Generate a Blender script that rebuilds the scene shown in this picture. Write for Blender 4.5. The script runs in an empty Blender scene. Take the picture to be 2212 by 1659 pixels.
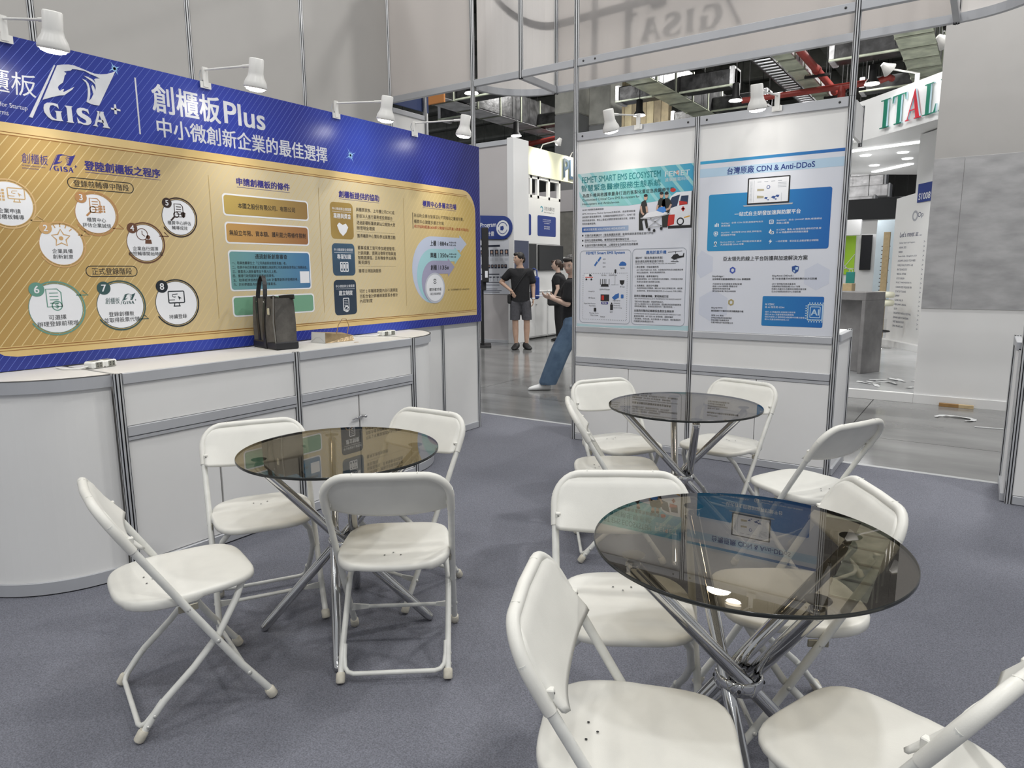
import bpy, bmesh, math, random
import numpy as np
from mathutils import Vector, Matrix
random.seed(7)
scene = bpy.context.scene
COL = scene.collection
pi = math.pi

# ------------------------------------------------------------------ camera
CAM_H = 1.41
F_PX = 1476.4
PITCH, ROLL, YAW = 0.163385, -0.0072658, 0.6019685
cam_d = bpy.data.cameras.new('camera')
cam_d.sensor_fit = 'HORIZONTAL'; cam_d.sensor_width = 36.0
cam_d.lens = F_PX / 2212 * 36.0
cam_d.clip_start = 0.05; cam_d.clip_end = 200
cam = bpy.data.objects.new('camera', cam_d); COL.objects.link(cam)
fw = Vector((-math.sin(YAW)*math.cos(PITCH), math.cos(YAW)*math.cos(PITCH), -math.sin(PITCH)))
rt = Vector((math.cos(YAW), math.sin(YAW), 0)); up = rt.cross(fw)
r2 = rt*math.cos(ROLL) + up*math.sin(ROLL); u2 = -rt*math.sin(ROLL) + up*math.cos(ROLL)
cam.matrix_world = Matrix(((r2.x, u2.x, -fw.x, 0), (r2.y, u2.y, -fw.y, 0), (r2.z, u2.z, -fw.z, CAM_H), (0, 0, 0, 1)))
scene.camera = cam

# ------------------------------------------------------------------ world, lights, exposure
world = bpy.data.worlds.new('hall_ambient'); scene.world = world
world.use_nodes = True
bg = world.node_tree.nodes['Background']
bg.inputs[0].default_value = (0.93, 0.96, 1.0, 1); bg.inputs[1].default_value = 0.42
HALL = []
def hall_light(x, y, z=7.6, power=62, size=0.55, col=(1.0, 0.985, 0.95)):
    d = bpy.data.lights.new('high_bay_light', 'AREA'); d.shape = 'DISK'; d.size = size
    d.energy = power; d.color = col
    o = bpy.data.objects.new('high_bay_light', d); COL.objects.link(o); o.location = (x, y, z)
    HALL.append(o)
for hx in (-6.2, -1.9, 2.4):
    for hy in (-5.0, -1.2, 2.6):
        hall_light(hx + 0.35*math.sin(hy*3), hy, power=62 if hx < 1 else 125)
for hx, hy in ((-10, 20), (-5.5, 21.5), (-1, 20)):  # extra far lamps added so floor bounce lifts the duct undersides
    hall_light(hx, hy, 7.6, 420)
for hx, hy in ((-9.0, 7.5), (-4.6, 7.8), (0.6, 6.9), (-7.0, 12.5), (-2.2, 11.5), (2.5, 10.5), (-10.5, 14.5), (-4.5, 15)):
    hall_light(hx, hy, 7.4, 220 if hx > 0 else 120)
vs = scene.view_settings
vs.view_transform = 'Standard'; vs.look = 'None'; vs.exposure = 0.0; vs.gamma = 1.0; vs.use_curve_mapping = False
scene.cycles.use_denoising = True
scene.cycles.max_bounces = 10; scene.cycles.transparent_max_bounces = 16
scene.cycles.sample_clamp_indirect = 6.0
scene.cycles.caustics_reflective = False; scene.cycles.caustics_refractive = False

# ------------------------------------------------------------------ materials
MATS = {}
def mat(name, col, rough=0.5, metal=0.0, var=0.0, scale=8.0, bump=0.0, bscale=None, emit=None, spec=0.5, col2=None, coords='Object', coat=0.0, stretch=None):
    if name in MATS: return MATS[name]
    m = bpy.data.materials.new(name); m.use_nodes = True; MATS[name] = m
    nt = m.node_tree; b = nt.nodes['Principled BSDF']
    c4 = (*col, 1)
    b.inputs['Base Color'].default_value = c4
    b.inputs['Roughness'].default_value = rough; b.inputs['Metallic'].default_value = metal
    b.inputs['Specular IOR Level'].default_value = spec
    b.inputs['Coat Weight'].default_value = coat
    if emit:
        b.inputs['Emission Color'].default_value = (*emit[0], 1); b.inputs['Emission Strength'].default_value = emit[1]
    if var or col2 or bump:
        tc = nt.nodes.new('ShaderNodeTexCoord'); src = tc.outputs[coords]
        if stretch:
            mp = nt.nodes.new('ShaderNodeMapping'); mp.inputs['Scale'].default_value = stretch
            nt.links.new(src, mp.inputs[0]); src = mp.outputs[0]
    if var or col2:
        nz = nt.nodes.new('ShaderNodeTexNoise'); nz.inputs['Scale'].default_value = scale; nz.inputs['Detail'].default_value = 6
        nt.links.new(src, nz.inputs['Vector'])
        rp = nt.nodes.new('ShaderNodeValToRGB')
        a = col2 if col2 else tuple(max(0, c*(1-var)) for c in col)
        d = col if col2 else tuple(min(1, c*(1+var)) for c in col)
        rp.color_ramp.elements[0].position = 0.3; rp.color_ramp.elements[1].position = 0.7
        rp.color_ramp.elements[0].color = (*a, 1); rp.color_ramp.elements[1].color = (*d, 1)
        nt.links.new(nz.outputs['Fac'], rp.inputs[0]); nt.links.new(rp.outputs[0], b.inputs['Base Color'])
    if bump:
        n2 = nt.nodes.new('ShaderNodeTexNoise'); n2.inputs['Scale'].default_value = bscale or scale*6; n2.inputs['Detail'].default_value = 3
        nt.links.new(src, n2.inputs['Vector'])
        bp = nt.nodes.new('ShaderNodeBump'); bp.inputs['Strength'].default_value = bump; bp.inputs['Distance'].default_value = 0.01
        nt.links.new(n2.outputs['Fac'], bp.inputs['Height']); nt.links.new(bp.outputs[0], b.inputs['Normal'])
    return m

def stripes(name, ca, cb, cline, angle, pitch, lw, rough=0.35, gx=(0, 5), extra=None):
    """flat print: colour runs ca->cb along local x with thin slanted lines of cline"""
    m = bpy.data.materials.new(name); m.use_nodes = True; MATS[name] = m
    nt = m.node_tree; N = nt.nodes; L = nt.links; b = N['Principled BSDF']
    b.inputs['Roughness'].default_value = rough
    tc = N.new('ShaderNodeTexCoord'); sx = N.new('ShaderNodeSeparateXYZ'); L.new(tc.outputs['Object'], sx.inputs[0])
    def mth(op, a, c):
        n = N.new('ShaderNodeMath'); n.operation = op
        for i, v in enumerate((a, c)):
            if isinstance(v, (int, float)): n.inputs[i].default_value = v
            else: L.new(v, n.inputs[i])
        return n.outputs[0]
    k = mth('ADD', mth('MULTIPLY', sx.outputs[0], math.cos(angle)), mth('MULTIPLY', sx.outputs[1], math.sin(angle)))
    fr = mth('FRACT', mth('DIVIDE', k, pitch), 0)
    ln = mth('LESS_THAN', fr, lw)
    mr = N.new('ShaderNodeMapRange'); mr.inputs[1].default_value = gx[0]; mr.inputs[2].default_value = gx[1]; L.new(sx.outputs[0], mr.inputs[0])
    rp = N.new('ShaderNodeValToRGB'); L.new(mr.outputs[0], rp.inputs[0])
    stops = extra or [(0.0, ca), (1.0, cb)]
    el = rp.color_ramp.elements
    el[0].position = stops[0][0]; el[0].color = (*stops[0][1], 1); el[1].position = stops[-1][0]; el[1].color = (*stops[-1][1], 1)
    for p_, c_ in stops[1:-1]:
        e = el.new(p_); e.color = (*c_, 1)
    mx = N.new('ShaderNodeMix'); mx.data_type = 'RGBA'
    L.new(ln, mx.inputs[0]); L.new(rp.outputs[0], mx.inputs[6]); mx.inputs[7].default_value = (*cline, 1)
    L.new(mx.outputs[2], b.inputs['Base Color'])
    return m

def glass_mat(name, tint, ior=1.5, rough=0.0):
    m = bpy.data.materials.new(name); m.use_nodes = True; MATS[name] = m
    nt = m.node_tree; N = nt.nodes; L = nt.links
    N.remove(N['Principled BSDF'])
    ge = N.new('ShaderNodeNewGeometry'); dt = N.new('ShaderNodeVectorMath'); dt.operation = 'DOT_PRODUCT'
    L.new(ge.outputs['Normal'], dt.inputs[0]); L.new(ge.outputs['Incoming'], dt.inputs[1])
    def mth(op, a, c):
        n = N.new('ShaderNodeMath'); n.operation = op
        for i, v in enumerate((a, c)):
            if isinstance(v, (int, float)): n.inputs[i].default_value = v
            else: L.new(v, n.inputs[i])
        return n.outputs[0]
    r0 = ((ior-1)/(ior+1))**2
    sch = mth('ADD', mth('MULTIPLY', mth('POWER', mth('SUBTRACT', 1.0, mth('ABSOLUTE', dt.outputs['Value'], 0)), 5.0), 1-r0), r0)
    tr = N.new('ShaderNodeBsdfTransparent'); tr.inputs[0].default_value = (*tint, 1)
    gl = N.new('ShaderNodeBsdfGlossy'); gl.inputs['Roughness'].default_value = rough
    mx = N.new('ShaderNodeMixShader'); L.new(sch, mx.inputs[0]); L.new(tr.outputs[0], mx.inputs[1]); L.new(gl.outputs[0], mx.inputs[2])
    L.new(mx.outputs[0], N['Material Output'].inputs[0])
    return m

def translucent_panel(name, col):
    m = bpy.data.materials.new(name); m.use_nodes = True; MATS[name] = m
    nt = m.node_tree; N = nt.nodes; L = nt.links; b = N['Principled BSDF']
    b.inputs['Base Color'].default_value = (*col, 1); b.inputs['Roughness'].default_value = 0.45
    t = N.new('ShaderNodeBsdfTranslucent'); t.inputs[0].default_value = (*col, 1)
    mx = N.new('ShaderNodeMixShader'); mx.inputs[0].default_value = 0.55
    L.new(b.outputs[0], mx.inputs[1]); L.new(t.outputs[0], mx.inputs[2]); L.new(mx.outputs[0], N['Material Output'].inputs[0])
    return m

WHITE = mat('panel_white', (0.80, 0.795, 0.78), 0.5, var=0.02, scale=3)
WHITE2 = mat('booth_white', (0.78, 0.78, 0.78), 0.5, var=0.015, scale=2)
TALLW = mat('tall_panel_shaded', (0.47, 0.455, 0.435), 0.55, var=0.02, scale=3)  # same panel as the white ones; dimmer light there is put into the grey
HEAD = translucent_panel('header_panel', (0.74, 0.71, 0.69))
ALU = mat('aluminium', (0.64, 0.65, 0.66), 0.4, 0.6, var=0.04, scale=4)
ALU_D = mat('groove_shade_screw', (0.035, 0.035, 0.04), 0.6, 0.2)  # near-black puts the shade inside the post slots into the colour; set screws too
ALU_R = mat('aluminium_rail', (0.50, 0.51, 0.535), 0.42, 0.25, var=0.04, scale=5)
CHROME = mat('chrome', (0.62, 0.62, 0.62), 0.06, 1.0)
PLASTIC = mat('chair_plastic', (0.72, 0.71, 0.66), 0.42, var=0.03, scale=14, bump=0.05, bscale=420)
TUBE = mat('chair_tube', (0.72, 0.72, 0.68), 0.3, var=0.06, scale=30)
RUBBER = mat('foot_rubber', (0.66, 0.62, 0.52), 0.6, var=0.18, scale=40)
RIVET = mat('rivet', (0.6, 0.6, 0.57), 0.3, 0.4)
BLACK = mat('black_matte', (0.012, 0.012, 0.013), 0.55)
DARK = mat('dark_gap', (0.03, 0.03, 0.032), 0.7)
GLASS = glass_mat('smoked_glass', (0.57, 0.54, 0.48), 1.82)
GEDGE = mat('glass_edge', (0.016, 0.018, 0.017), 0.15)
LAMPW = mat('lamp_white', (0.78, 0.77, 0.74), 0.3)
def emis(name, col, s):
    return mat(name, col, 0.5, emit=(col, s))
BULB = emis('lamp_bulb', (1, 0.97, 0.92), 25)
INK = mat('ink_black', (0.02, 0.02, 0.022), 0.5)
NAVY = mat('ink_navy', (0.035, 0.03, 0.22), 0.5)
PWHITE = mat('print_white', (0.80, 0.81, 0.84), 0.45)

# ------------------------------------------------------------------ geometry helpers
class MB:
    """collects shapes, builds ONE mesh object"""
    def __init__(s): s.v = []; s.f = []; s.mi = []; s.sm = []
    def add(s, vs, fs, mi=0, smooth=False):
        o = len(s.v); s.v += [tuple(map(float, v)) for v in vs]
        for f in fs:
            s.f.append(tuple(o+i for i in f)); s.mi.append(mi); s.sm.append(smooth)
        return s
    def box(s, x0, x1, y0, y1, z0, z1, mi=0):
        vs = [(x, y, z) for z in (z0, z1) for y in (y0, y1) for x in (x0, x1)]
        return s.add(vs, [(0, 2, 3, 1), (4, 5, 7, 6), (0, 1, 5, 4), (2, 6, 7, 3), (0, 4, 6, 2), (1, 3, 7, 5)], mi)
    def bbox(s, x0, x1, y0, y1, z0, z1, b=0.004, mi=0):
        """box with chamfered edges"""
        bm = bmesh.new(); bmesh.ops.create_cube(bm, size=1)
        for v in bm.verts:
            v.co = Vector(((x0+x1)/2+v.co.x*(x1-x0), (y0+y1)/2+v.co.y*(y1-y0), (z0+z1)/2+v.co.z*(z1-z0)))
        bmesh.ops.bevel(bm, geom=list(bm.edges), offset=b, segments=1, affect='EDGES')
        return s.bm(bm, mi)
    def bm(s, bm, mi=0, smooth=False):
        bm.verts.index_update()
        s.add([v.co[:] for v in bm.verts], [[v.index for v in f.verts] for f in bm.faces], mi, smooth); bm.free(); return s
    def obox(s, p, q, w, h, upv=(0, 0, 1), mi=0):
        """bar from p to q, w across, h along upv"""
        p = Vector(p); q = Vector(q); d = (q-p).normalized(); U = Vector(upv); sd = d.cross(U).normalized()*w/2; U = sd.cross(d).normalized()*h/2
        vs = [a+e*sd+g*U for a in (p, q) for g in (-1, 1) for e in (-1, 1)]
        return s.add(vs, [(0, 2, 3, 1), (4, 5, 7, 6), (0, 1, 5, 4), (2, 6, 7, 3), (0, 4, 6, 2), (1, 3, 7, 5)], mi)
    def tube(s, pts, r, n=10, closed=False, caps=True, mi=0, smooth=True, sx=1.0):
        pts = [Vector(p) for p in pts]; k = len(pts)
        rs = r if isinstance(r, (list, tuple)) else [r]*k
        T = []
        for i in range(k):
            a = pts[i-1] if (i > 0 or closed) else pts[i]; b = pts[(i+1) % k] if (i < k-1 or closed) else pts[i]
            T.append((b-a).normalized())
        ref = Vector((0, 0, 1)) if abs(T[0].z) < 0.9 else Vector((1, 0, 0))
        nrm = (ref - T[0]*ref.dot(T[0])).normalized(); vs = []
        for i in range(k):
            if i:
                nrm = (nrm - T[i]*nrm.dot(T[i]))
                nrm = nrm.normalized() if nrm.length > 1e-6 else T[i].orthogonal().normalized()
            bn = T[i].cross(nrm)
            for j in range(n):
                a = 2*pi*j/n; vs.append(pts[i] + (nrm*math.cos(a)*sx + bn*math.sin(a))*rs[i])
        fs = []
        for i in range(k if closed else k-1):
            for j in range(n):
                a = i*n+j; b = i*n+(j+1) % n; c = ((i+1) % k)*n+(j+1) % n; d = ((i+1) % k)*n+j
                fs.append((a, b, c, d))
        s.add(vs, fs, mi, smooth)
        if caps and not closed:
            s.add(vs[:n], [tuple(range(n))[::-1]], mi); s.add(vs[-n:], [tuple(range(n))], mi)
        return s
    def cyl(s, p, q, r, n=16, mi=0, r2=None, smooth=True):
        return s.tube([p, q], [r, r if r2 is None else r2], n, mi=mi, smooth=smooth)
    def lathe(s, prof, c=(0, 0, 0), n=24, axis=None, mi=0, smooth=True, caps=True):
        """profile (radius, height) about z (or axis) at c"""
        R = Vector((0, 0, 1)).rotation_difference(Vector(axis)).to_matrix() if axis is not None else Matrix.Identity(3)
        vs = []; c = Vector(c)
        for r, h in prof:
            for j in range(n):
                a = 2*pi*j/n; vs.append(c + R @ Vector((r*math.cos(a), r*math.sin(a), h)))
        fs = [(i*n+j, i*n+(j+1) % n, (i+1)*n+(j+1) % n, (i+1)*n+j) for i in range(len(prof)-1) for j in range(n)]
        s.add(vs, fs, mi, smooth)
        if not caps: return s
        if prof[0][0] > 1e-5: s.add(vs[:n], [tuple(range(n))[::-1]], mi)
        if prof[-1][0] > 1e-5: s.add(vs[-n:], [tuple(range(n))], mi)
        return s
    def prism(s, pts, z0, z1, mi=0, M=None):
        """polygon in xy extruded z0..z1, optionally mapped through M"""
        n = len(pts); vs = [Vector((x, y, z0)) for x, y in pts] + [Vector((x, y, z1)) for x, y in pts]
        if M: vs = [M @ v for v in vs]
        return s.add(vs, [tuple(range(n))[::-1], tuple(range(n, 2*n))] + [(i, (i+1) % n, n+(i+1) % n, n+i) for i in range(n)], mi)
    def sphere(s, c, r, sc=(1, 1, 1), n=16, m=10, mi=0):
        prof = [(math.sin(pi*i/m), -math.cos(pi*i/m)) for i in range(m+1)]
        vs = []; 
        for a, h in prof:
            for j in range(n):
                t = 2*pi*j/n; vs.append((c[0]+r*sc[0]*a*math.cos(t), c[1]+r*sc[1]*a*math.sin(t), c[2]+r*sc[2]*h))
        return s.add(vs, [(i*n+j, i*n+(j+1) % n, (i+1)*n+(j+1) % n, (i+1)*n+j) for i in range(m) for j in range(n)], mi, True)
    # flat print shapes (local xy, z = height of the print)
    def poly(s, pts, z=0, mi=0): return s.add([(x, y, z) for x, y in pts], [tuple(range(len(pts)))], mi)
    def disc(s, cx, cy, r, z=0, n=40, mi=0, ry=None):
        return s.poly([(cx+r*math.cos(2*pi*i/n), cy+(ry or r)*math.sin(2*pi*i/n)) for i in range(n)], z, mi)
    def ring(s, cx, cy, r0, r1, z=0, a0=0, a1=2*pi, n=40, mi=0):
        vs = []
        for i in range(n+1):
            a = a0+(a1-a0)*i/n
            vs += [(cx+r0*math.cos(a), cy+r0*math.sin(a), z), (cx+r1*math.cos(a), cy+r1*math.sin(a), z)]
        return s.add(vs, [(2*i, 2*i+1, 2*i+3, 2*i+2) for i in range(n)], mi)
    def rect(s, x0, y0, x1, y1, z=0, mi=0): return s.poly([(x0, y0), (x1, y0), (x1, y1), (x0, y1)], z, mi)
    def rrect(s, x0, y0, x1, y1, r, z=0, mi=0): return s.poly(rr(x0, y0, x1, y1, r), z, mi)
    def rline(s, x0, y0, x1, y1, r, w, z=0):
        return s.line(rr(x0, y0, x1, y1, r), w, z, True)
    def line(s, pts, w, z=0, closed=False, mi=0):
        P = [Vector((x, y)) for x, y in pts]; k = len(P); vs = []
        for i in range(k):
            a = P[i-1] if (i or closed) else P[i]; b = P[(i+1) % k] if (i < k-1 or closed) else P[i]
            d = (b-a); d = d.normalized() if d.length > 0 else Vector((1, 0)); nn = Vector((-d.y, d.x))*w/2
            vs += [(P[i].x+nn.x, P[i].y+nn.y, z), (P[i].x-nn.x, P[i].y-nn.y, z)]
        return s.add(vs, [(2*i, 2*i+1, 2*((i+1) % k)+1, 2*((i+1) % k)) for i in range(k if closed else k-1)], mi)
    def text(s, body, x0, yc, h, x1=None, z=0, align='l', bold=0.0, mi=0, shear=0.0):
        """lettering fitted in a box of height h centred on yc, starting at x0 (to x1)"""
        V, Fc, bb = glyphs(body)
        bw = bb[1]-bb[0]; bh = bb[3]-bb[2]; sy = h/bh; sx = (x1-x0)/bw if x1 is not None else sy
        off = 0 if align == 'l' else (-bw*sx/2 if align == 'c' else -bw*sx)
        d = bold*min(sx, sy)*1.15
        sh = [(0, 0)] if bold <= 0 else ([(-d, 0), (d, 0)] if bold < 0.007 else [(-d, -d*0.7), (d, -d*0.7), (-d, d*0.7), (d, d*0.7)])
        for k, (dx, dy) in enumerate(sh):
            s.add([(x0+off+dx+(p[0]-bb[0])*sx+shear*(p[1]-bb[2])*sy, yc+dy+(p[1]-(bb[2]+bb[3])/2)*sy, z+0.0001*k) for p in V], Fc, mi)
        return s
    def build(s, name, mats, parent=None, M=None, smooth=None):
        me = bpy.data.meshes.new(name)
        me.from_pydata(s.v, [], s.f)
        for m in (mats if isinstance(mats, (list, tuple)) else [mats]): me.materials.append(m)
        me.polygons.foreach_set('material_index', s.mi)
        me.polygons.foreach_set('use_smooth', s.sm if smooth is None else [smooth]*len(s.f))
        me.update()
        return place(name, me, parent, M)

def rr(x0, y0, x1, y1, r, n=6):
    out = []
    for cx, cy, a in ((x1-r, y1-r, 0), (x0+r, y1-r, pi/2), (x0+r, y0+r, pi), (x1-r, y0+r, 1.5*pi)):
        out += [(cx+r*math.cos(a+pi/2*i/n), cy+r*math.sin(a+pi/2*i/n)) for i in range(n+1)]
    return out
_G = {}
def glyphs(body):
    k = body
    if k not in _G:
        c = bpy.data.curves.new('lettering', 'FONT'); c.body = body; c.resolution_u = 3; c.fill_mode = 'FRONT'
        o = bpy.data.objects.new('lettering', c); COL.objects.link(o)
        me = bpy.data.meshes.new_from_object(o.evaluated_get(bpy.context.evaluated_depsgraph_get()))
        V = [v.co[:2] for v in me.vertices]; Fc = [tuple(p.vertices) for p in me.polygons]
        a = np.array(V); bb = (a[:, 0].min(), a[:, 0].max(), a[:, 1].min(), a[:, 1].max())
        bpy.data.meshes.remove(me); bpy.data.objects.remove(o); bpy.data.curves.remove(c)
        _G[k] = (V, Fc, bb)
    return _G[k]
def place(name, data, parent=None, M=None):
    o = bpy.data.objects.new(name, data); COL.objects.link(o)
    if parent is not None: o.parent = parent
    if M is not None: o.matrix_local = M
    return o
def tag(o, label, cat, group=None):
    o['label'] = label; o['category'] = cat
    if group: o['group'] = group
    return o
def thing(name, label, cat, loc=(0, 0, 0), rz=0, group=None, M=None):
    o = bpy.data.objects.new(name, None); COL.objects.link(o); o.empty_display_size = 0.1
    o.location = loc; o.rotation_euler = (0, 0, rz)
    if M is not None: o.matrix_world = M
    return tag(o, label, cat, group)
def struct(name, label=None, loc=(0, 0, 0), M=None):
    o = bpy.data.objects.new(name, None); COL.objects.link(o); o.location = loc; o['kind'] = 'structure'
    if M is not None: o.matrix_world = M
    if label: o['label'] = label
    return o
def copy_tree(o, parent=None):
    c = o.copy(); COL.objects.link(c); c.parent = parent
    for ch in list(o.children): copy_tree(ch, c)
    return c
def frame_x(X, Y=0.0, Z=0.0):     # local x -> +Y, y -> +Z, z -> +X
    return Matrix(((0, 0, 1, X), (1, 0, 0, Y), (0, 1, 0, Z), (0, 0, 0, 1)))
def frame_y(Y, X=0.0, Z=0.0):     # local x -> +X, y -> +Z, z -> -Y
    return Matrix(((1, 0, 0, X), (0, 0, -1, Y), (0, 1, 0, Z), (0, 0, 0, 1)))

# octagonal slotted aluminium post
def post(parent, x, y, z0, z1, r=0.021, name='post'):
    pts = []; mi = []
    for k in range(8):
        a = 2*pi*k/8 + pi/8; b = a + pi/4
        A = Vector((math.cos(a), math.sin(a)))*r; B = Vector((math.cos(b), math.sin(b)))*r
        c = (A+B)/2; t = (B-A).normalized(); inn = -c.normalized()
        w = 0.0030; d = 0.007
        pts += [A, c-t*w, c-t*w*0.8+inn*d, c+t*w*0.8+inn*d, c+t*w]; mi += [0, 1, 1, 1, 0]
    n = len(pts); m = MB()
    vs = [(x+p.x, y+p.y, z) for z in (z0, z1) for p in pts]
    for i in range(n): m.add([vs[i], vs[(i+1) % n], vs[n+(i+1) % n], vs[n+i]], [(0, 1, 2, 3)], mi[i])
    m.add([(x+p.x*0.8, y+p.y*0.8, z1) for p in pts], [tuple(range(n))], 0)
    return m.build(name, [ALU, ALU_D], parent)
def rail_x(parent, x0, x1, y, z0, z1, th=0.036, name='rail'):
    return MB().bbox(x0, x1, y-th/2, y+th/2, z0, z1, 0.003).build(name, ALU_R, parent)
def rail_y(parent, y0, y1, x, z0, z1, th=0.036, name='rail'):
    return MB().bbox(x-th/2, x+th/2, y0, y1, z0, z1, 0.003).build(name, ALU_R, parent)
def panel_x(parent, x0, x1, y, z0, z1, th=0.008, m=None, name='panel'):
    return MB().box(x0, x1, y-th/2, y+th/2, z0, z1).build(name, m or WHITE, parent)
def panel_y(parent, y0, y1, x, z0, z1, th=0.008, m=None, name='panel'):
    return MB().box(x-th/2, x+th/2, y0, y1, z0, z1).build(name, m or WHITE, parent)
# ------------------------------------------------------------------ floor, carpet, ceiling
CONC = mat('polished_concrete', (0.25, 0.252, 0.25), 0.14, var=0.0, scale=1.6, col2=(0.145, 0.145, 0.145), bump=0.03, bscale=2.5, stretch=(0.6, 1.6, 1))
JOINT = mat('floor_joint', (0.07, 0.07, 0.07), 0.8)
fl = struct('floor', 'polished grey concrete hall floor')
MB().box(-26, 14, -8, 42, -0.12, -0.012).build('sub_floor', JOINT, fl)
xs = [-26, -18, -13.4, -9.2, -5.0, -0.9, 3.4, 8, 14]; ys = [-8, -2, 2.2, 6.38, 9.1, 12.3, 16.5, 21, 28, 42]
for i in range(len(xs)-1):
    for j in range(len(ys)-1):
        MB().box(xs[i]+0.004, xs[i+1]-0.004, ys[j]+0.004, ys[j+1]-0.004, -0.05, 0).build('slab', CONC, fl)
CARPET = mat('carpet_pile', (0.208, 0.214, 0.25), 0.95, var=0.30, scale=210, bump=0.6, bscale=500, spec=0.1)
cp = tag(MB().bbox(-7.5, 3.6, -3.5, 5.40, -0.002, 0.006, 0.002).build('carpet', CARPET), 'grey-blue needle felt carpet covering the booth floor', 'carpet')
tape = tag(MB().box(-7.5, 3.6, 5.375, 5.42, 0.006, 0.0068).build('carpet_tape', mat('tape', (0.45, 0.46, 0.47), 0.3)), 'clear tape strip along the carpet edge', 'tape')

CEIL = mat('ceiling_slab', (0.10, 0.105, 0.095), 0.9, var=0.25, scale=1.5)
BEAM = mat('ceiling_beam', (0.20, 0.205, 0.185), 0.85, var=0.2, scale=3)
cl = struct('ceiling', 'dark hall ceiling with concrete beams')
MB().box(-40, 16, 8.5, 45, 9.0, 9.15).build('slab', CEIL, cl)
for y in (14.2, 17.4, 20.6, 23.8, 27, 30.2, 34, 38):
    MB().bbox(-40, 16, y, y+0.35, 8.35, 9.0, 0.03).build('beam', BEAM, cl)
for x in (-20, -13.5, -9.2, -5.2, -0.6):
    MB().bbox(x, x+0.3, 10, 45, 8.6, 9.0, 0.03).build('beam', BEAM, cl)
MB().box(-40, 16, 44, 44.2, 0, 9).build('wall_far', mat('hall_wall', (0.12, 0.12, 0.115), 0.9, var=0.15, scale=1), None)['kind'] = 'structure'
MB().box(-40.2, -40, 0, 45, 0, 9).build('wall_far_left', MATS['hall_wall'], None)['kind'] = 'structure'

# concrete columns
COLM = mat('column_concrete', (0.20, 0.205, 0.21), 0.9, var=0.12, scale=2)
COLT = mat('column_top', (0.38, 0.38, 0.35), 0.9, var=0.2, scale=3)
for (x0, x1, y0, y1, zc, lab) in ((-10.8, -10.07, 18, 18.9, 5.9, 'dark grey square hall column behind the partition end'),
                                  (-10.0, -9.3, 18.6, 19.4, 5.6, 'grey hall column with bare concrete top behind the clip lamps')):
    t = thing('hall_column', lab, 'column', ((x0+x1)/2, (y0+y1)/2, 0))
    hx, hy = (x1-x0)/2, (y1-y0)/2
    MB().bbox(-hx, hx, -hy, hy, 0, zc, 0.03).build('shaft', COLM, t)
    MB().bbox(-hx, hx, -hy, hy, zc, 9.0, 0.03).build('column_head', COLT, t)
# timber clad shaft and dark hoarding far behind
t = thing('timber_cladding', 'brown board-clad shaft below the foil duct', 'shaft', (-9.3, 23, 0))
for i in range(7):
    MB().bbox(-1.9+i*0.27, -1.64+i*0.27, 0, 0.3, 3, 9, 0.01).build('plank', mat('old_board%d' % (i % 3), [(0.23, 0.19, 0.12), (0.29, 0.25, 0.16), (0.18, 0.15, 0.10)][i % 3], 0.85, var=0.2, scale=4), t)
tag(MB().bbox(-12.8, -10.9, 24.2, 24.5, 3.0, 9.0, 0.02).build('dark_hoarding', mat('hoarding', (0.02, 0.02, 0.023), 0.8)), 'black screen hanging high behind the timber shaft', 'screen')
t = thing('suspended_banner', 'slate blue suspended banner beside the grey column', 'banner', (-11.0, 21.9, 4.9)); MB().bbox(-1.4, 1.3, -0.1, 0.1, 0, 0.6, 0.02).build('banner_box', mat('slate_blue', (0.10, 0.12, 0.18), 0.7), t)
for x in (-1.2, 1.1): MB().cyl((x, 0, 0.6), (x, 0, 4.1), 0.012, 6).build('hanger_cable', BLACK, t)

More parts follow.
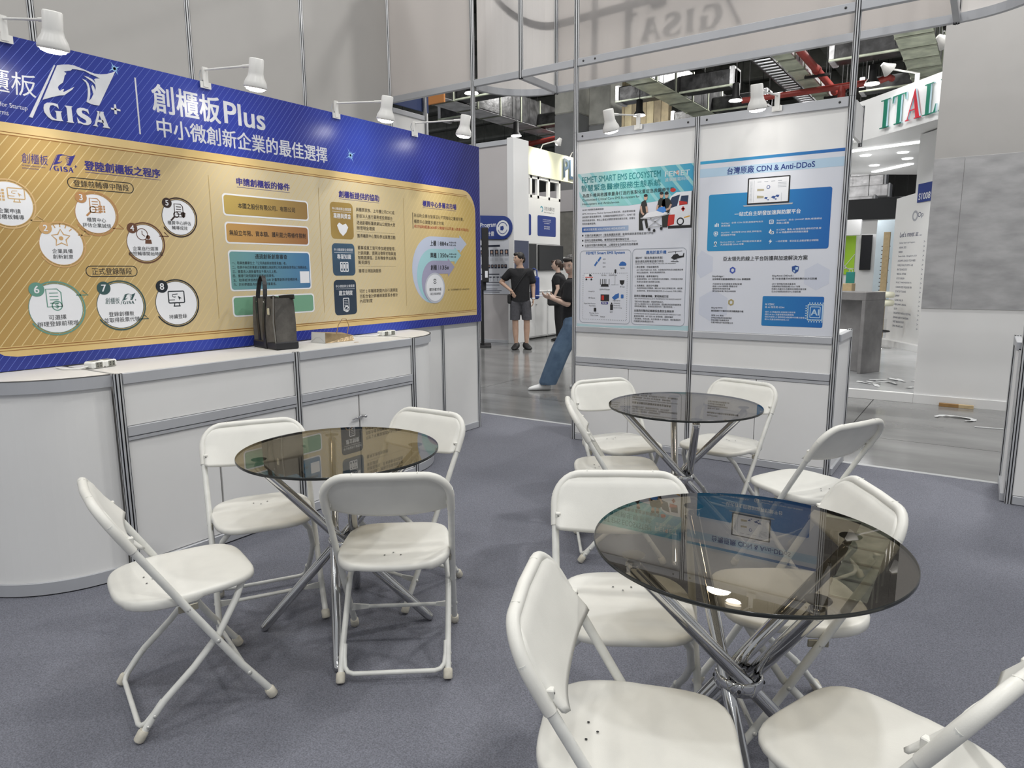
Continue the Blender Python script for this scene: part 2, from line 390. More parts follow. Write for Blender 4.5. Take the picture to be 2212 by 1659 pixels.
# foil ducts
FOIL = mat('duct_foil', (0.74, 0.74, 0.76), 0.32, 0.3, var=0.3, scale=3, bump=0.6, bscale=9)
FOILG = mat('duct_foil_reflection', (0.70, 0.78, 0.60), 0.35, 0.25, var=0.35, scale=2.6, bump=0.6, bscale=9)  # brightness and green of the undersides' reflection are put into the colour
FOILD = mat('duct_wrap_dark', (0.06, 0.06, 0.062), 0.35, 0.5, var=0.6, scale=5, bump=0.6, bscale=8)
LIPM = mat('duct_flange', (0.33, 0.35, 0.28), 0.5, 0.5)
def duct(lab, x0, x1, y0, y1, z0, h, seg, mside, mbot, branches=(), name='air_duct'):
    t = thing(name, lab, 'duct', ((x0+x1)/2, y0, z0)); hw = (x1-x0)/2; y = 0; k = 0
    while y < y1-y0-0.2:
        m = MB(); e = min(seg, y1-y0-y)
        m.bbox(-hw, hw, y+0.02, y+e-0.02, 0, h, 0.03)
        o = m.build('duct_section', mside, t)
        q = MB().bbox(-hw-0.015, hw+0.015, y+0.05, y+e-0.09, -0.012, -0.001, 0.004).build('bottom_sheet', mbot, o)
        MB().bbox(-hw-0.03, hw+0.03, y+e-0.06, y+e, -0.03, h+0.02, 0.01).build('flange', LIPM, o)
        y += e; k += 1
    for (bx0, bx1, by, bw, bh) in branches:
        b = MB().bbox(bx0, bx1, by-bw/2, by+bw/2, 0.02, bh, 0.03).build('branch_duct', FOILD, t)
        s = 1 if bx1 > hw else -1; ex = bx1 if s > 0 else bx0
        MB().bbox(min(ex, ex-s*0.12), max(ex, ex-s*0.12), by-bw/2-0.03, by+bw/2+0.03, -0.01, bh+0.03, 0.01).build('branch_end', FOIL, b)
        MB().bbox(min(bx0, bx1), max(bx0, bx1), by-bw/2-0.04, by-bw/2+0.02, 0.0, 0.05, 0.01).build('branch_rail', FOILG, b)
    for y in np.arange(1, y1-y0, 3.0):
        for s in (-1, 1): MB().cyl((s*(hw+0.05), y, -0.02), (s*(hw+0.05), y, 8.95-z0), 0.008, 5).build('hanger_rod', BLACK, t)
duct('broad foil-wrapped duct with greenish underside above the middle of the poster wall', -7.73, -7.1, 13.0, 27, 6.0, 0.75, 1.25, FOILD, FOILG,
     ((0.3, 1.75, 5.5, 0.5, 0.45), (-1.5, -0.3, 5.4, 0.5, 0.42), (0.3, 1.9, 8.1, 0.5, 0.42), (-1.4, -0.3, 9.2, 0.45, 0.42)))
duct('foil duct with bright underside over the gap beside the blue board', -13.1, -12.35, 12.0, 23.5, 6.0, 0.8, 1.1, FOILD, FOIL, ((0.35, 2.1, 3.6, 0.5, 0.4), (-1.6, -0.35, 5.2, 0.5, 0.4), (0.35, 2.0, 7.8, 0.5, 0.4)))
duct('narrow pale duct run beside the red pipe', -4.25, -3.9, 13.0, 23.5, 6.0, 0.3, 0.95, FOIL, FOILG)
duct('wide ribbed foil duct ending above the curved red and green sign', -1.92, -1.27, 13.0, 26, 6.0, 0.7, 0.9, FOILD, FOILG, ((-1.75, -0.3, 4.8, 0.5, 0.4), (-1.6, -0.3, 8.2, 0.5, 0.35)))
# cable ladder
t = thing('cable_ladder', 'dark cable ladder hanging beside the pale duct', 'cable tray', (-4.53, 13.0, 6.0))
for s in (-0.2, 0.2): MB().bbox(s-0.015, s+0.015, 0, 10.5, 0, 0.12, 0.004).build('side_rail', FOILD, t)
for i in range(42): MB().bbox(-0.19, 0.19, 0.1+i*0.25, 0.14+i*0.25, 0.02, 0.05, 0.004).build('rung', ALU_R, t)
# red sprinkler pipes
RED = mat('red_pipe', (0.36, 0.055, 0.045), 0.4, var=0.15, scale=6)
def pipe(lab, pts, r):
    t = thing('sprinkler_pipe', lab, 'pipe', pts[0])
    q = [Vector(p)-Vector(pts[0]) for p in pts]
    MB().tube(q, r, 12).build('pipe_run', RED, t)
    for a, b in zip(q[:-1], q[1:]):
        d = b-a; L = d.length
        if L < 0.6: continue
        for i in range(int(L/2.4)+1):
            p = a+d*min(0.97, (i*2.4+0.4)/L)
            MB().cyl(p-d.normalized()*0.06, p+d.normalized()*0.06, r*1.25, 12).build('coupling', RED, t)
            if abs(d.z) < 0.5*L:
                MB().obox(p+Vector((-0.28, 0.1, -r-0.03)), p+Vector((0.28, 0.1, -r-0.03)), 0.08, 0.05).build('hanger_bar', BLACK, t)
                for s in (-0.26, 0.26): MB().cyl(p+Vector((s, 0.1, -r)), (p.x+s, p.y+0.1, 9.0-pts[0][2]), 0.008, 5).build('hanger_rod', BLACK, t)
    return t
pipe('thick red sprinkler pipe running away beside the pale duct', [(-3.72, 13, 6.05), (-3.72, 24, 6.05)], 0.085)
pipe('red cross pipe turning down near the pendant lamp', [(-5.7, 19.1, 5.80), (-3.46, 19.1, 5.80), (-2.5, 19.1, 5.80), (-2.3, 19.1, 5.86), (-2.25, 19.3, 5.86)], 0.075)
pipe('red pipe dropping behind the poster wall corner', [(-3.30, 19.1, 5.80), (-3.30, 19.1, 4.7)], 0.09)
pipe('long red pipe crossing low behind the blue board end', [(-22, 19.8, 5.35), (-13.6, 21.2, 5.75)], 0.08)
pipe('red pipe high over the white display tower', [(-16, 20.6, 5.55), (-11.2, 20.2, 5.78)], 0.08)
pipe('red pipe beyond the white canopy', [(-2.6, 27, 6.2), (-0.8, 34, 5.2)], 0.09)
# pendant lamps
BULB2 = emis('pendant_glow', (1, 0.97, 0.9), 9)
def pendant(x, y, z, lab):
    t = thing('pendant_lamp', lab, 'pendant lamp', (x, y, z), group='high pendant lamps of the hall')
    MB().lathe([(0.05, 0.42), (0.085, 0.40), (0.09, 0.12), (0.14, 0.06), (0.15, 0.02)], n=20).build('housing', BLACK, t)
    MB().lathe([(0.15, 0.02), (0.16, 0.0), (0.10, -0.015), (0.0, -0.02)], n=20).build('lens', BULB2, t)
    MB().cyl((0, 0, 0.42), (0, 0, 9.0-z), 0.012, 6).build('drop_rod', BLACK, t)
pendant(-8.04, 17.82, 5.5, 'black pendant lamp hanging below the middle foil duct')
pendant(-5.45, 17.72, 5.5, 'black pendant lamp between the middle duct and the cable ladder')
pendant(-2.49, 18.0, 5.5, 'black pendant lamp above the start of the red and green sign')
pendant(-10.25, 13.34, 5.5, 'black pendant lamp right behind the slim tall post')
pendant(-12.26, 18.17, 5.5, 'black pendant lamp above the white display tower')

# ------------------------------------------------------------------ tall storage wall (left, behind the board)
TX = -4.77
wl = struct('wall_left', 'tall white partition wall behind the blue board')
ty = [-1.02, -0.02, 0.98, 1.97, 2.96, 3.95, 4.95]
for y in ty: post(wl, TX, y, 0, 4.4)
for a, b in zip(ty[:-1], ty[1:]):
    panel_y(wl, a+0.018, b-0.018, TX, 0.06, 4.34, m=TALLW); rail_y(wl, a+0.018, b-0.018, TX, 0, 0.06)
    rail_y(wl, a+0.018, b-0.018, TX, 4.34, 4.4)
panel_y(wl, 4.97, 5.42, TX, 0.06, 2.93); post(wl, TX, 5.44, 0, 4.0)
rail_y(wl, 4.97, 5.42, TX, 2.90, 2.945)
tag(MB().bbox(TX-0.03, TX-0.018, 4.98, 5.52, 2.99, 3.19, 0.002).build('hanging_banner', mat('banner_navy', (0.03, 0.05, 0.15), 0.6)), 'dark navy banner strip above the white side panel', 'banner')
t = thing('orange_sign', 'orange sign corner high beyond the navy banner', 'sign', (-6.15, 7.1, 0)); MB().bbox(-0.25, 0.25, 0, 0.03, 3.55, 4.3, 0.002).build('sign_plate', mat('sign_orange', (0.55, 0.22, 0.06), 0.6), t); MB().cyl((-0.1, 0.05, 0), (-0.1, 0.05, 4.2), 0.025, 10).build('sign_pole', ALU, t)

# ------------------------------------------------------------------ overhead beam
hb = struct('beam_overhead', 'white fascia beam spanning high across the booth')
HZ0, HZ1 = 2.975, 4.35
def hseg_x(x0, x1, y, panel=True):
    if panel: panel_x(hb, x0, x1, y, HZ0+0.05, HZ1, 0.006, HEAD)
    rail_x(hb, x0, x1, y, HZ0, HZ0+0.055)
# solid fascia between the storage wall and the slim post, open frame from there on
hseg_x(TX+0.016, -3.796, 4.95)
for a, b in ((-3.764, -3.306), (-3.274, -2.786), (-2.754, -0.806), (-0.774, -0.306), (-0.274, 0.184), (0.216, 3.2)): hseg_x(a, b, 4.95, a > 0)
for x in (-3.29, -0.29): post(hb, x, 4.95, HZ0-0.005, HZ1)
bx = [-3.31, -0.30]
hseg_x(bx[0]+0.016, bx[1]-0.016, 5.55)
for x in (bx[0], bx[-1]):
    post(hb, x, 5.55, HZ0-0.005, HZ1); rail_y(hb, 4.97, 5.53, x, HZ0, HZ0+0.055)
rail_x(hb, -3.79, 0.20, 4.95, HZ1-0.05, HZ1)
for x in (-2.93, -2.62, -0.9): MB().bbox(x-0.03, x+0.03, 5.556, 5.566, HZ0, HZ1, 0.002).build('post_shadow_strip', ALU_R, hb)  # unseen strips added to silhouette through the panel as the outer posts' shadow bands
# rounded rear corners
for cx, sg in ((-3.31, -1), (-0.30, 1)):
    pm = MB(); rm = MB(); n = 14
    for i in range(n):
        q = []
        for k in (i, i+1):
            a = pi/2*k/n; q.append((cx+sg*0.5*math.sin(a), 5.05+0.5*math.cos(a)))
        pm.add([(q[0][0], q[0][1], HZ0+0.05), (q[1][0], q[1][1], HZ0+0.05), (q[1][0], q[1][1], HZ1), (q[0][0], q[0][1], HZ1)], [(0, 1, 2, 3)])
        rm.obox((q[0][0], q[0][1], HZ0+0.0275), (q[1][0], q[1][1], HZ0+0.0275), 0.034, 0.055)
    pm.build('curved_panel', HEAD, hb); rm.build('curved_rail', ALU_R, hb)
SCREW = mat('rail_lock', (0.06, 0.06, 0.06), 0.5, 0.5)
for x in (-2.70, -2.60, -0.86, -0.55): MB().lathe([(0.008, 0), (0.007, 0.002), (0, 0.003)], (x, 4.931, HZ0+0.03), 10, (0, -1, 0)).build('rail_lock', SCREW, hb)
# letters and ribbon mounted on the outer side of the front fascia, read through it in reverse
LOGO={
 'FLAG':[(136,258),(158,266),(186,273),(213,274),(240,269),(272,262),(300,257),(329,260),(359,268),(383,279),(403,291),(308,110),(285,109),(265,112),(251,117),(258,140),(262,163),(263,188),(258,206),(241,221),(257,218),(268,206),(273,182),(272,157),(267,135),(262,123),(276,139),(287,160),(284,176),(281,194),(286,203),(293,194),(297,176),(301,192),(299,206),(289,216),(272,225),(250,237),(269,235),(289,228),(303,213),(297,230),(302,234),(324,240),(303,246),(279,251),(259,259),(239,259),(223,259),(201,256),(193,247),(177,242),(162,236),(172,232),(171,226),(164,218),(159,201),(154,186),(134,168),(129,159),(132,148),(138,145),(146,153),(154,157),(155,154),(149,144),(155,144),(165,151),(202,176),(191,161),(153,128),(132,123),(100,110),(58,90)],
 'POLE':[(123,257),(128,255),(8,2),(-6,4)],
 'G':[(123,61),(115,70),(100,74),(88,70),(82,55),(83,37),(89,22),(99,14),(109,13),(110,42),(104,50),(137,52),(130,45),(132,15),(138,9),(120,7),(89,6),(72,17),(60,35),(58,54),(63,71),(76,81),(94,84),(110,83),(120,82),(121,80)],
 'I':[(150,82),(185,84),(179,77),(180,15),(185,8),(151,7),(158,13),(158,72)],
 'S':[(254,83),(257,60),(246,72),(230,74),(224,70),(226,60),(248,51),(262,41),(265,27),(259,16),(246,8),(228,7),(214,11),(202,10),(200,38),(209,22),(223,16),(235,16),(241,21),(238,31),(217,40),(204,50),(200,64),(205,77),(217,84),(234,86),(245,83)],
 'A':[(293,83),(311,83),(289,19),(293,9),(269,10),(278,17),(298,75)],
 'A2':[(307,83),(327,84),(325,75),(343,17),(351,9),(314,9),(322,18),(305,65)],
 'A3':[(297,42),(320,44),(322,31),(293,31)],
 'PL':[(380,130),(390,130),(390,83),(379,84)],
 'PL2':[(364,111),(409,110),(409,101),(364,103)],
}
def logo(m, ox, oy, s, z0, z1, keys=None, flip=False):
    for k, v in LOGO.items():
        if keys and k not in keys: continue
        pts = [(ox+(-1 if flip else 1)*x*s/1000, oy+y*s/1000) for x, y in v]
        if flip: pts = pts[::-1]
        if z1 is None: m.poly(pts, z0)
        else: m.prism(pts, z0, z1)
SIGND = mat('sign_letter_back', (0.10, 0.10, 0.11), 0.6)
m = MB(); logo(m, -1.70, 3.24, 2.32, 0, 0.008, flip=True)
fl_o = m.build('fascia_letters', SIGND, None, frame_y(5.564)); tag(fl_o, 'mirrored logo letters showing faintly through the overhead fascia', 'sign')
m = MB(); q = [(-1.9, 5.553, 3.60), (-2.4, 5.553, 3.57), (-3.31, 5.553, 3.55)] + [(-3.31-0.503*math.sin(a), 5.05+0.503*math.cos(a), 3.55+0.20*(a/1.05)**2) for a in np.linspace(0.1, 1.4, 14)]
for i in range(len(q)-1):
    p0, p1 = Vector(q[i]), Vector(q[i+1]); nn = (p1-p0).cross(Vector((0, 0, 1))).normalized()*(-0.004); h = Vector((0, 0, 0.033))
    if nn.y < 0: nn = -nn
    m.add([p0-h+nn*0.6, p1-h+nn*0.6, p1+h+nn*0.6, p0+h+nn*0.6, p0-h+nn, p1-h+nn, p1+h+nn, p0+h+nn], [(0, 1, 2, 3), (7, 6, 5, 4), (0, 4, 5, 1), (2, 6, 7, 3)])
tag(m.build('fascia_ribbon', SIGND), 'curved ribbon band showing through the overhead fascia', 'sign')

# ------------------------------------------------------------------ poster partition (wall B) and its twin on the right
WY = 4.95
def partition(name, label, xs, tall, ztop, xside, right=True):
    w = struct(name, label)
    for x in xs: post(w, x, WY, 0.0062, tall)
    for a, b in zip(xs[:-1], xs[1:]):
        l, r = a+0.018, b-0.018
        panel_x(w, l, r, WY, 0.96, ztop-0.05); rail_x(w, l, r, WY, ztop-0.062, ztop)
        rail_x(w, l, r, WY, 0.915, 0.962); panel_x(w, l, r, WY, 0.71, 0.918)
        rail_x(w, l, r, WY, 0.665, 0.715); rail_x(w, l, r, WY, 0.640, 0.662, 0.03)
        rail_x(w, l, r, WY, 0.008, 0.06)
        mid = (l+r)/2
        for d0, d1 in ((l, mid-0.002), (mid+0.002, r)):
            MB().bbox(d0, d1, WY-0.012, WY+0.004, 0.062, 0.638, 0.002).build('door', WHITE, w)
        for x in (l+0.05, r-0.05): MB().lathe([(0.008, 0), (0.007, 0.002), (0, 0.003)], (x, WY-0.019, ztop-0.03), 10, (0, -1, 0)).build('rail_lock', SCREW, w)
    # low counter on the far side, its end panel facing the gangway
    xe = xside; x0, x1 = min(xs), max(xs)
    post(w, xe, 5.42, 0.0062, 0.985); panel_y(w, 4.97, 5.40, xe, 0.06, 0.94, m=WHITE2); rail_y(w, 4.97, 5.40, xe, 0.93, 0.98); rail_y(w, 4.97, 5.40, xe, 0.008, 0.06)
    MB().bbox(x0, x1, 4.97, 5.44, 0.955, 0.98, 0.003).build('counter_top', WHITE2, w)
    panel_x(w, x0, x1, 5.43, 0.008, 0.955)
    return w
pw = partition('wall_back', 'white poster partition with aluminium posts', [-2.77, -1.78, -0.79], 2.48, 2.48, -0.775)
for x in (-2.77, -0.79): post(pw, x, WY, 2.482, 4.4, name='tall_post')
panel_y(pw, 4.97, 5.26, -0.775, 2.24, 2.46, 0.02, WHITE2); post(pw, -0.775, 5.28, 2.22, 2.48, 0.014)
rp = partition('wall_right', 'white partition at the right edge of the picture', [0.225, 1.215, 2.205], 2.48, 2.48, 0.20)
# slim tall post next to the board end
sp = thing('tall_post', 'slim tall aluminium post rising behind the end of the blue board', 'post', (-3.79, 4.95, 0))
post(sp, 0, 0, 0.0062, 4.4)

# ------------------------------------------------------------------ board wall with cabinets
BX = -3.70
bw = struct('wall_display', 'white partition carrying the blue and gold board')
for y in (1.14, 3.40, 4.385, 4.875): post(bw, BX-0.02, y, 0.0062, 2.46 if y > 4.5 or y < 2 else 0.98)
for a, b in ((1.16, 2.2), (2.2, 3.38), (3.42, 4.365), (4.405, 4.855)):
    panel_y(bw, a, b, BX-0.02, 0.06, 2.46); rail_y(bw, a, b, BX-0.02, 0.008, 0.065)

CX = -3.19; CZ = 0.968
CTOP = mat('counter_top', (0.70, 0.69, 0.665), 0.4, var=0.03, scale=4)
def cabinet(y0, y1, label, lock):
    t = thing('cabinet', label, 'cabinet', (CX, y0, 0), group='lockable cabinets under the board')
    W = y1-y0; D = -0.475
    def P(a, b, z0, z1, x=0.0, th=0.008, nm='panel', mm=WHITE):
        return MB().bbox(x-th, x, a, b, z0, z1, 0.002).build(nm, mm, t)
    MB().box(D, -0.012, 0.02, W-0.02, 0.012, CZ-0.02).build('body', WHITE, t)
    MB().bbox(D, -0.002, 0.003, W-0.003, CZ-0.018, CZ, 0.002).build('worktop', CTOP, t)
    P(0.018, W-0.018, 0.918, 0.9678, 0.018, 0.02, 'top_rail', ALU_R)
    P(0.018, W-0.018, 0.722, 0.917, 0.006, 0.012)
    P(0.018, W-0.018, 0.675, 0.721, 0.018, 0.022, 'middle_rail', ALU_R)
    P(0.018, W-0.018, 0.655, 0.672, 0.014, 0.02, 'lower_rail', ALU_R)
    mid = W/2-0.02
    for a, b in ((0.02, mid-0.005), (mid+0.006, W-0.02)):
        P(a, b, 0.066, 0.652, 0.004, 0.014, 'door')
    MB().box(-0.02, -0.011, mid-0.002, mid+0.004, 0.062, 0.632).build('door_gap', DARK, t)
    P(0.018, W-0.018, 0.012, 0.064, 0.018, 0.022, 'base_rail', ALU_R)
    if lock:
        h = MB(); h.cyl((0.004, mid+0.02, 0.515), (0.03, mid+0.02, 0.515), 0.009, 12); h.sphere((0.034, mid+0.022, 0.515), 0.011, n=12, m=8)
        h.tube([(0.012, mid+0.018, 0.515), (0.022, mid-0.02, 0.515), (0.022, mid-0.05, 0.512), (0.018, mid-0.075, 0.506)], [0.007, 0.007, 0.006, 0.004], 8)
        h.build('lock_handle', CHROME, t)
    return t
cabinet(1.50, 2.475, 'white cabinet below the left half of the gold panel, its doors behind the chairs', False)
cabinet(2.475, 3.44, 'white cabinet with a chrome lock handle, under the dark tote bag', True)
for y in (1.50, 2.475, 3.44):
    lab = {1.50: 'slotted post between the rounded end and the left cabinet', 2.475: 'slotted post between the two white cabinets', 3.44: 'slotted post between the right cabinet and its small rounded end'}[y]
    t = thing('cabinet_post', lab, 'post', (CX+0.006, y, 0), group='posts on the cabinet fronts'); post(t, 0, 0, 0.0065, CZ+0.001)
def round_end(cy, sg, label):
    t = thing('rounded_counter', label, 'counter', (BX+0.002, cy, 0)); R = 0.488; n = 20
    def arc(r): return [(r*math.cos(pi/2*i/n), sg*r*math.sin(pi/2*i/n)) for i in range(n+1)]
    def band(r0, r1, z0, z1):
        m = MB(); A = arc(r0); B = arc(r1); k = n+1
        vs = [(x, y, z) for z in (z0, z1) for q in (A, B) for x, y in q]
        fs = []
        for i in range(n):
            fs += [(k+i, k+i+1, 3*k+i+1, 3*k+i), (i, i+1, 2*k+i+1, 2*k+i), (2*k+i, 2*k+i+1, 3*k+i+1, 3*k+i), (i, i+1, k+i+1, k+i)]
        m.add(vs, fs, 0, False); return m
    band(R-0.012, R-0.004, 0.06, 0.93).build('curved_panel', WHITE, t, smooth=False)
    band(R-0.02, R+0.012, 0.912, CZ-0.004).build('curved_top_rail', ALU_R, t)
    band(R-0.02, R+0.012, 0.012, 0.066).build('curved_base_rail', ALU_R, t)
    band(R-0.02, R+0.004, 0.0062, 0.012).build('shadow_plinth', BLACK, t)
    MB().prism([(0, 0)]+[(x, y) for x, y in arc(R+0.006)], CZ-0.02, CZ).build('worktop', CTOP, t)
    m = MB(); A = arc(R+0.013); B = arc(R+0.004)
    m.poly(A+B[::-1], CZ+0.0006).build('edge_strip', BLACK, t)
round_end(1.482, -1, 'large white rounded counter end at the left edge of the picture')
round_end(3.458, 1, 'white rounded counter end beside the far chair')
# ------------------------------------------------------------------ the blue and gold board
BLUE = stripes('board_blue', (0.02, 0.035, 0.27), (0.02, 0.025, 0.20), (0.13, 0.18, 0.55), math.radians(-38), 0.026, 0.07, 0.3, (1.1, 4.9),
               [(0, (0.022, 0.035, 0.25)), (0.12, (0.02, 0.035, 0.24)), (0.3, (0.03, 0.055, 0.38)), (0.5, (0.018, 0.03, 0.26)), (0.64, (0.035, 0.07, 0.46)), (0.8, (0.02, 0.03, 0.26)), (1, (0.02, 0.02, 0.17))])
GOLD = stripes('board_gold', (0.42, 0.26, 0.07), (0.6, 0.46, 0.2), (0.66, 0.52, 0.26), math.radians(-38), 0.034, 0.11, 0.35, (1.15, 4.85),
               [(0, (0.42, 0.26, 0.08)), (0.16, (0.52, 0.36, 0.14)), (0.34, (0.62, 0.51, 0.31)), (0.55, (0.64, 0.55, 0.37)), (0.75, (0.61, 0.49, 0.27)), (0.92, (0.60, 0.44, 0.16)), (1, (0.62, 0.43, 0.12))])
GRIM = mat('gold_rim', (0.66, 0.47, 0.18), 0.3, var=0.12, scale=1.5, col2=(0.74, 0.56, 0.28))
GDARK = mat('gold_dark_line', (0.30, 0.13, 0.03), 0.4)
SILVER = mat('print_silver', (0.70, 0.71, 0.74), 0.35, 0.15, var=0.10, scale=9)
GLOW = mat('print_glow', (0.08, 0.20, 0.60), 0.4)
board = thing('display_board', 'long blue and gold printed board about startup board registration', 'board', M=frame_x(-3.686))
B = board
def art(m, name, mt, parent=None): return m.build(name, mt, parent or B)
m = MB(); m.prism([(1.13, 0.972), (4.884, 0.972), (4.884, 2.462), (1.13, 2.462)], -0.012, 0.006)
art(m, 'backing_board', mat('board_edge_white', (0.75, 0.75, 0.77), 0.5))
art(MB().rect(1.13, 0.972, 4.882, 2.462, 0.0062), 'blue_print', BLUE)
gp = [(1.20, 1.10), (1.215, 1.07), (1.25, 1.045), (1.30, 1.035), (4.815, 1.035)] + [(4.815-0.17*(1-math.cos(a)), 1.90+0.185*math.sin(a)) for a in np.linspace(0, pi/2, 9)] + [(1.26, 2.085), (1.215, 2.06), (1.20, 2.02)]
art(MB().poly(gp, 0.0066), 'gold_border', GRIM)
gi = [(1.222, 1.10), (1.235, 1.085), (4.808, 1.078)] + [(4.808-0.155*(1-math.cos(a)), 1.89+0.14*math.sin(a)) for a in np.linspace(0, pi/2, 9)] + [(1.25, 2.03), (1.222, 2.0)]
art(MB().poly(gi, 0.0070), 'gold_print', GOLD)
l = MB()
for y, w in ((1.078, 0.004), (1.066, 0.003), (2.031, 0.004), (2.043, 0.003)): l.line([(1.23, y), (4.808 if y < 1.5 else 4.70, y)], w, 0.0074)
art(l, 'gold_trim_lines', GDARK)
Z = 0.0076; Z1 = 0.0080; Z2 = 0.0084; Z3 = 0.0088
# headline
m = MB(); logo(m, 1.47, 2.12, 1.0, 0.0064, 0.0095); art(m, 'logo_emblem', SILVER)
m = MB(); m.text('創櫃板', 1.19, 2.262, 0.10, 1.505, 0.0066, shear=0.08)
m.text('Go Incubation Board for Startup', 1.14, 2.158, 0.026, 1.462, 0.0066); m.text('and Acceleration Firms', 1.165, 2.127, 0.022, 1.384, 0.0066)
art(m, 'logo_lettering', SILVER)
m = MB(); m.rect(1.966, 2.125, 1.974, 2.402, 0.0066); m.text('創櫃板', 2.05, 2.323, 0.142, 2.44, 0.0066, bold=0.016); m.text('Plus', 2.466, 2.322, 0.118, 2.735, 0.0066, bold=0.014)
m.text('中小微創新企業的最佳選擇', 2.063, 2.178, 0.098, 3.206, 0.0066, bold=0.014); art(m, 'headline_lettering', SILVER)
for sx, sy, sc in ((1.871, 2.423, 0.6), (3.414, 2.205, 1.0)):
    m = MB()
    for k in range(6):
        a = k*pi/6+0.5; L = (0.055 if k % 3 == 0 else 0.03)*sc
        for s_ in (1, -1):
            m.poly([(sx+0.004*math.cos(a+pi/2), sy+0.004*math.sin(a+pi/2)), (sx-0.004*math.cos(a+pi/2), sy-0.004*math.sin(a+pi/2)), (sx+s_*L*math.cos(a), sy+s_*L*math.sin(a))][::s_], 0.0066)
    art(m, 'printed_sparkle', mat('sparkle', (0.35, 0.62, 0.9), 0.4))
# section headings
m = MB(); logo(m, 1.525, 1.893, 0.30, Z, None); m.text('創櫃板', 1.412, 1.938, 0.045, 1.52, Z, shear=0.1)
m.text('Go Incubation Board for Startup', 1.412, 1.905, 0.008, 1.508, Z); m.text('and Acceleration Firms', 1.412, 1.894, 0.007, 1.48, Z)
art(m, 'section_logo', NAVY)
for tx, x0, x1, y, h in (('登陸創櫃板之程序', 1.682, 2.057, 1.936, 0.045), ('申請創櫃板的條件', 2.513, 2.889, 1.943, 0.043), ('創櫃板提供的協助', 3.291, 3.669, 1.938, 0.045), ('櫃買中心多層次市場', 4.14, 4.556, 1.939, 0.045)):
    m = MB(); m.text(tx, x0, y, h, x1, Z, bold=0.026); m.line([(x0, y-0.032), (x1, y-0.032)], 0.002, Z); art(m, 'section_heading', NAVY)
for x, y0, y1 in ((2.335, 1.15, 1.96), (3.117, 1.143, 1.963), (3.924, 1.153, 1.963)): art(MB().line([(x, y0), (x, y1)], 0.003, Z), 'column_rule', mat('rule_brown', (0.40, 0.28, 0.10), 0.5))
m = MB(); m.rline(1.597, 1.822, 1.908, 1.872, 0.024, 0.004, Z); m.text('登錄前輔導中階段', 1.622, 1.847, 0.032, 1.885, Z, bold=0.004)
m.rline(1.637, 1.399, 1.887, 1.451, 0.025, 0.004, Z); m.text('正式登錄階段', 1.664, 1.425, 0.034, 1.860, Z, bold=0.004); art(m, 'stage_heading', INK)
# numbered circles
def monitor(m, x, y, s, z):
    m.rline(x-0.045*s, y-0.028*s, x+0.045*s, y+0.035*s, 0.006*s, 0.006*s, z); m.line([(x-0.02*s, y-0.046*s), (x+0.02*s, y-0.046*s)], 0.006*s, z)
    m.line([(x-0.012*s, y-0.03*s), (x-0.015*s, y-0.045*s)], 0.005*s, z); m.line([(x+0.012*s, y-0.03*s), (x+0.015*s, y-0.045*s)], 0.005*s, z)
    m.line([(x-0.045*s, y-0.012*s), (x-0.01*s, y-0.012*s)], 0.004*s, z)
    m.poly([(x+0.008*s, y+0.010*s), (x+0.030*s, y-0.004*s), (x+0.019*s, y-0.005*s), (x+0.016*s, y-0.016*s)], z)
    m.line([(x-0.02*s, y+0.018*s), (x-0.024*s, y+0.008*s), (x-0.014*s, y+0.003*s), (x-0.004*s, y+0.004*s)], 0.004*s, z); m.line([(x-0.02*s, y+0.018*s), (x+0.008*s, y+0.02*s)], 0.004*s, z)
def ic_monitor(m, x, y, z): monitor(m, x, y+0.03, 1.0, z)
def ic_apply(m, x, y, z):
    monitor(m, x+0.035, y+0.045, 0.75, z)
    for i in range(4):
        for j in range(3): m.rect(x-0.05+0.014*j, y+0.012+0.014*i, x-0.04+0.014*j, y+0.022+0.014*i, z)
def ic_star(m, x, y, z):
    y += 0.03; pts = [((0.042 if k % 2 == 0 else 0.022)*math.cos(pi/2+k*pi/5)+x, (0.042 if k % 2 == 0 else 0.022)*math.sin(pi/2+k*pi/5)+y) for k in range(10)]
    m.line(pts, 0.006, z, True); m.disc(x, y, 0.01, z, 12)
    for k in range(5):
        a = pi/2+(k-2)*0.42; m.line([(x+0.052*math.cos(a), y+0.052*math.sin(a)), (x+0.068*math.cos(a), y+0.068*math.sin(a))], 0.005, z)
def doc(m, x, y, w, h, z):
    m.line([(x-w, y-h), (x-w, y+h), (x+w*0.5, y+h), (x+w, y+h*0.6), (x+w, y-h)], 0.005, z, True)
    for k in range(4): m.line([(x-w*0.6, y+h*(0.55-0.38*k)), (x+w*0.6, y+h*(0.55-0.38*k))], 0.004, z)
def lens(m, x, y, r, z):
    m.ring(x, y, r*0.72, r, z, n=20); m.line([(x-r*0.7, y-r*0.7), (x-r*1.9, y-r*1.9)], 0.009, z)
def ic_check(m, x, y, z):
    doc(m, x, y+0.04, 0.024, 0.034, z); lens(m, x-0.012, y+0.02, 0.017, z)
    for i in range(3):
        for j in range(3): m.rect(x+0.014+0.012*j, y+0.008+0.012*i, x+0.022+0.012*j, y+0.017+0.012*i, z)
def ic_shield(m, x, y, z):
    doc(m, x+0.002, y+0.038, 0.024, 0.034, z); lens(m, x-0.014, y+0.014, 0.017, z)
    m.poly([(x+0.012, y+0.026), (x+0.026, y+0.032), (x+0.04, y+0.026), (x+0.036, y+0.006), (x+0.026, y-0.002), (x+0.016, y+0.006)], z)
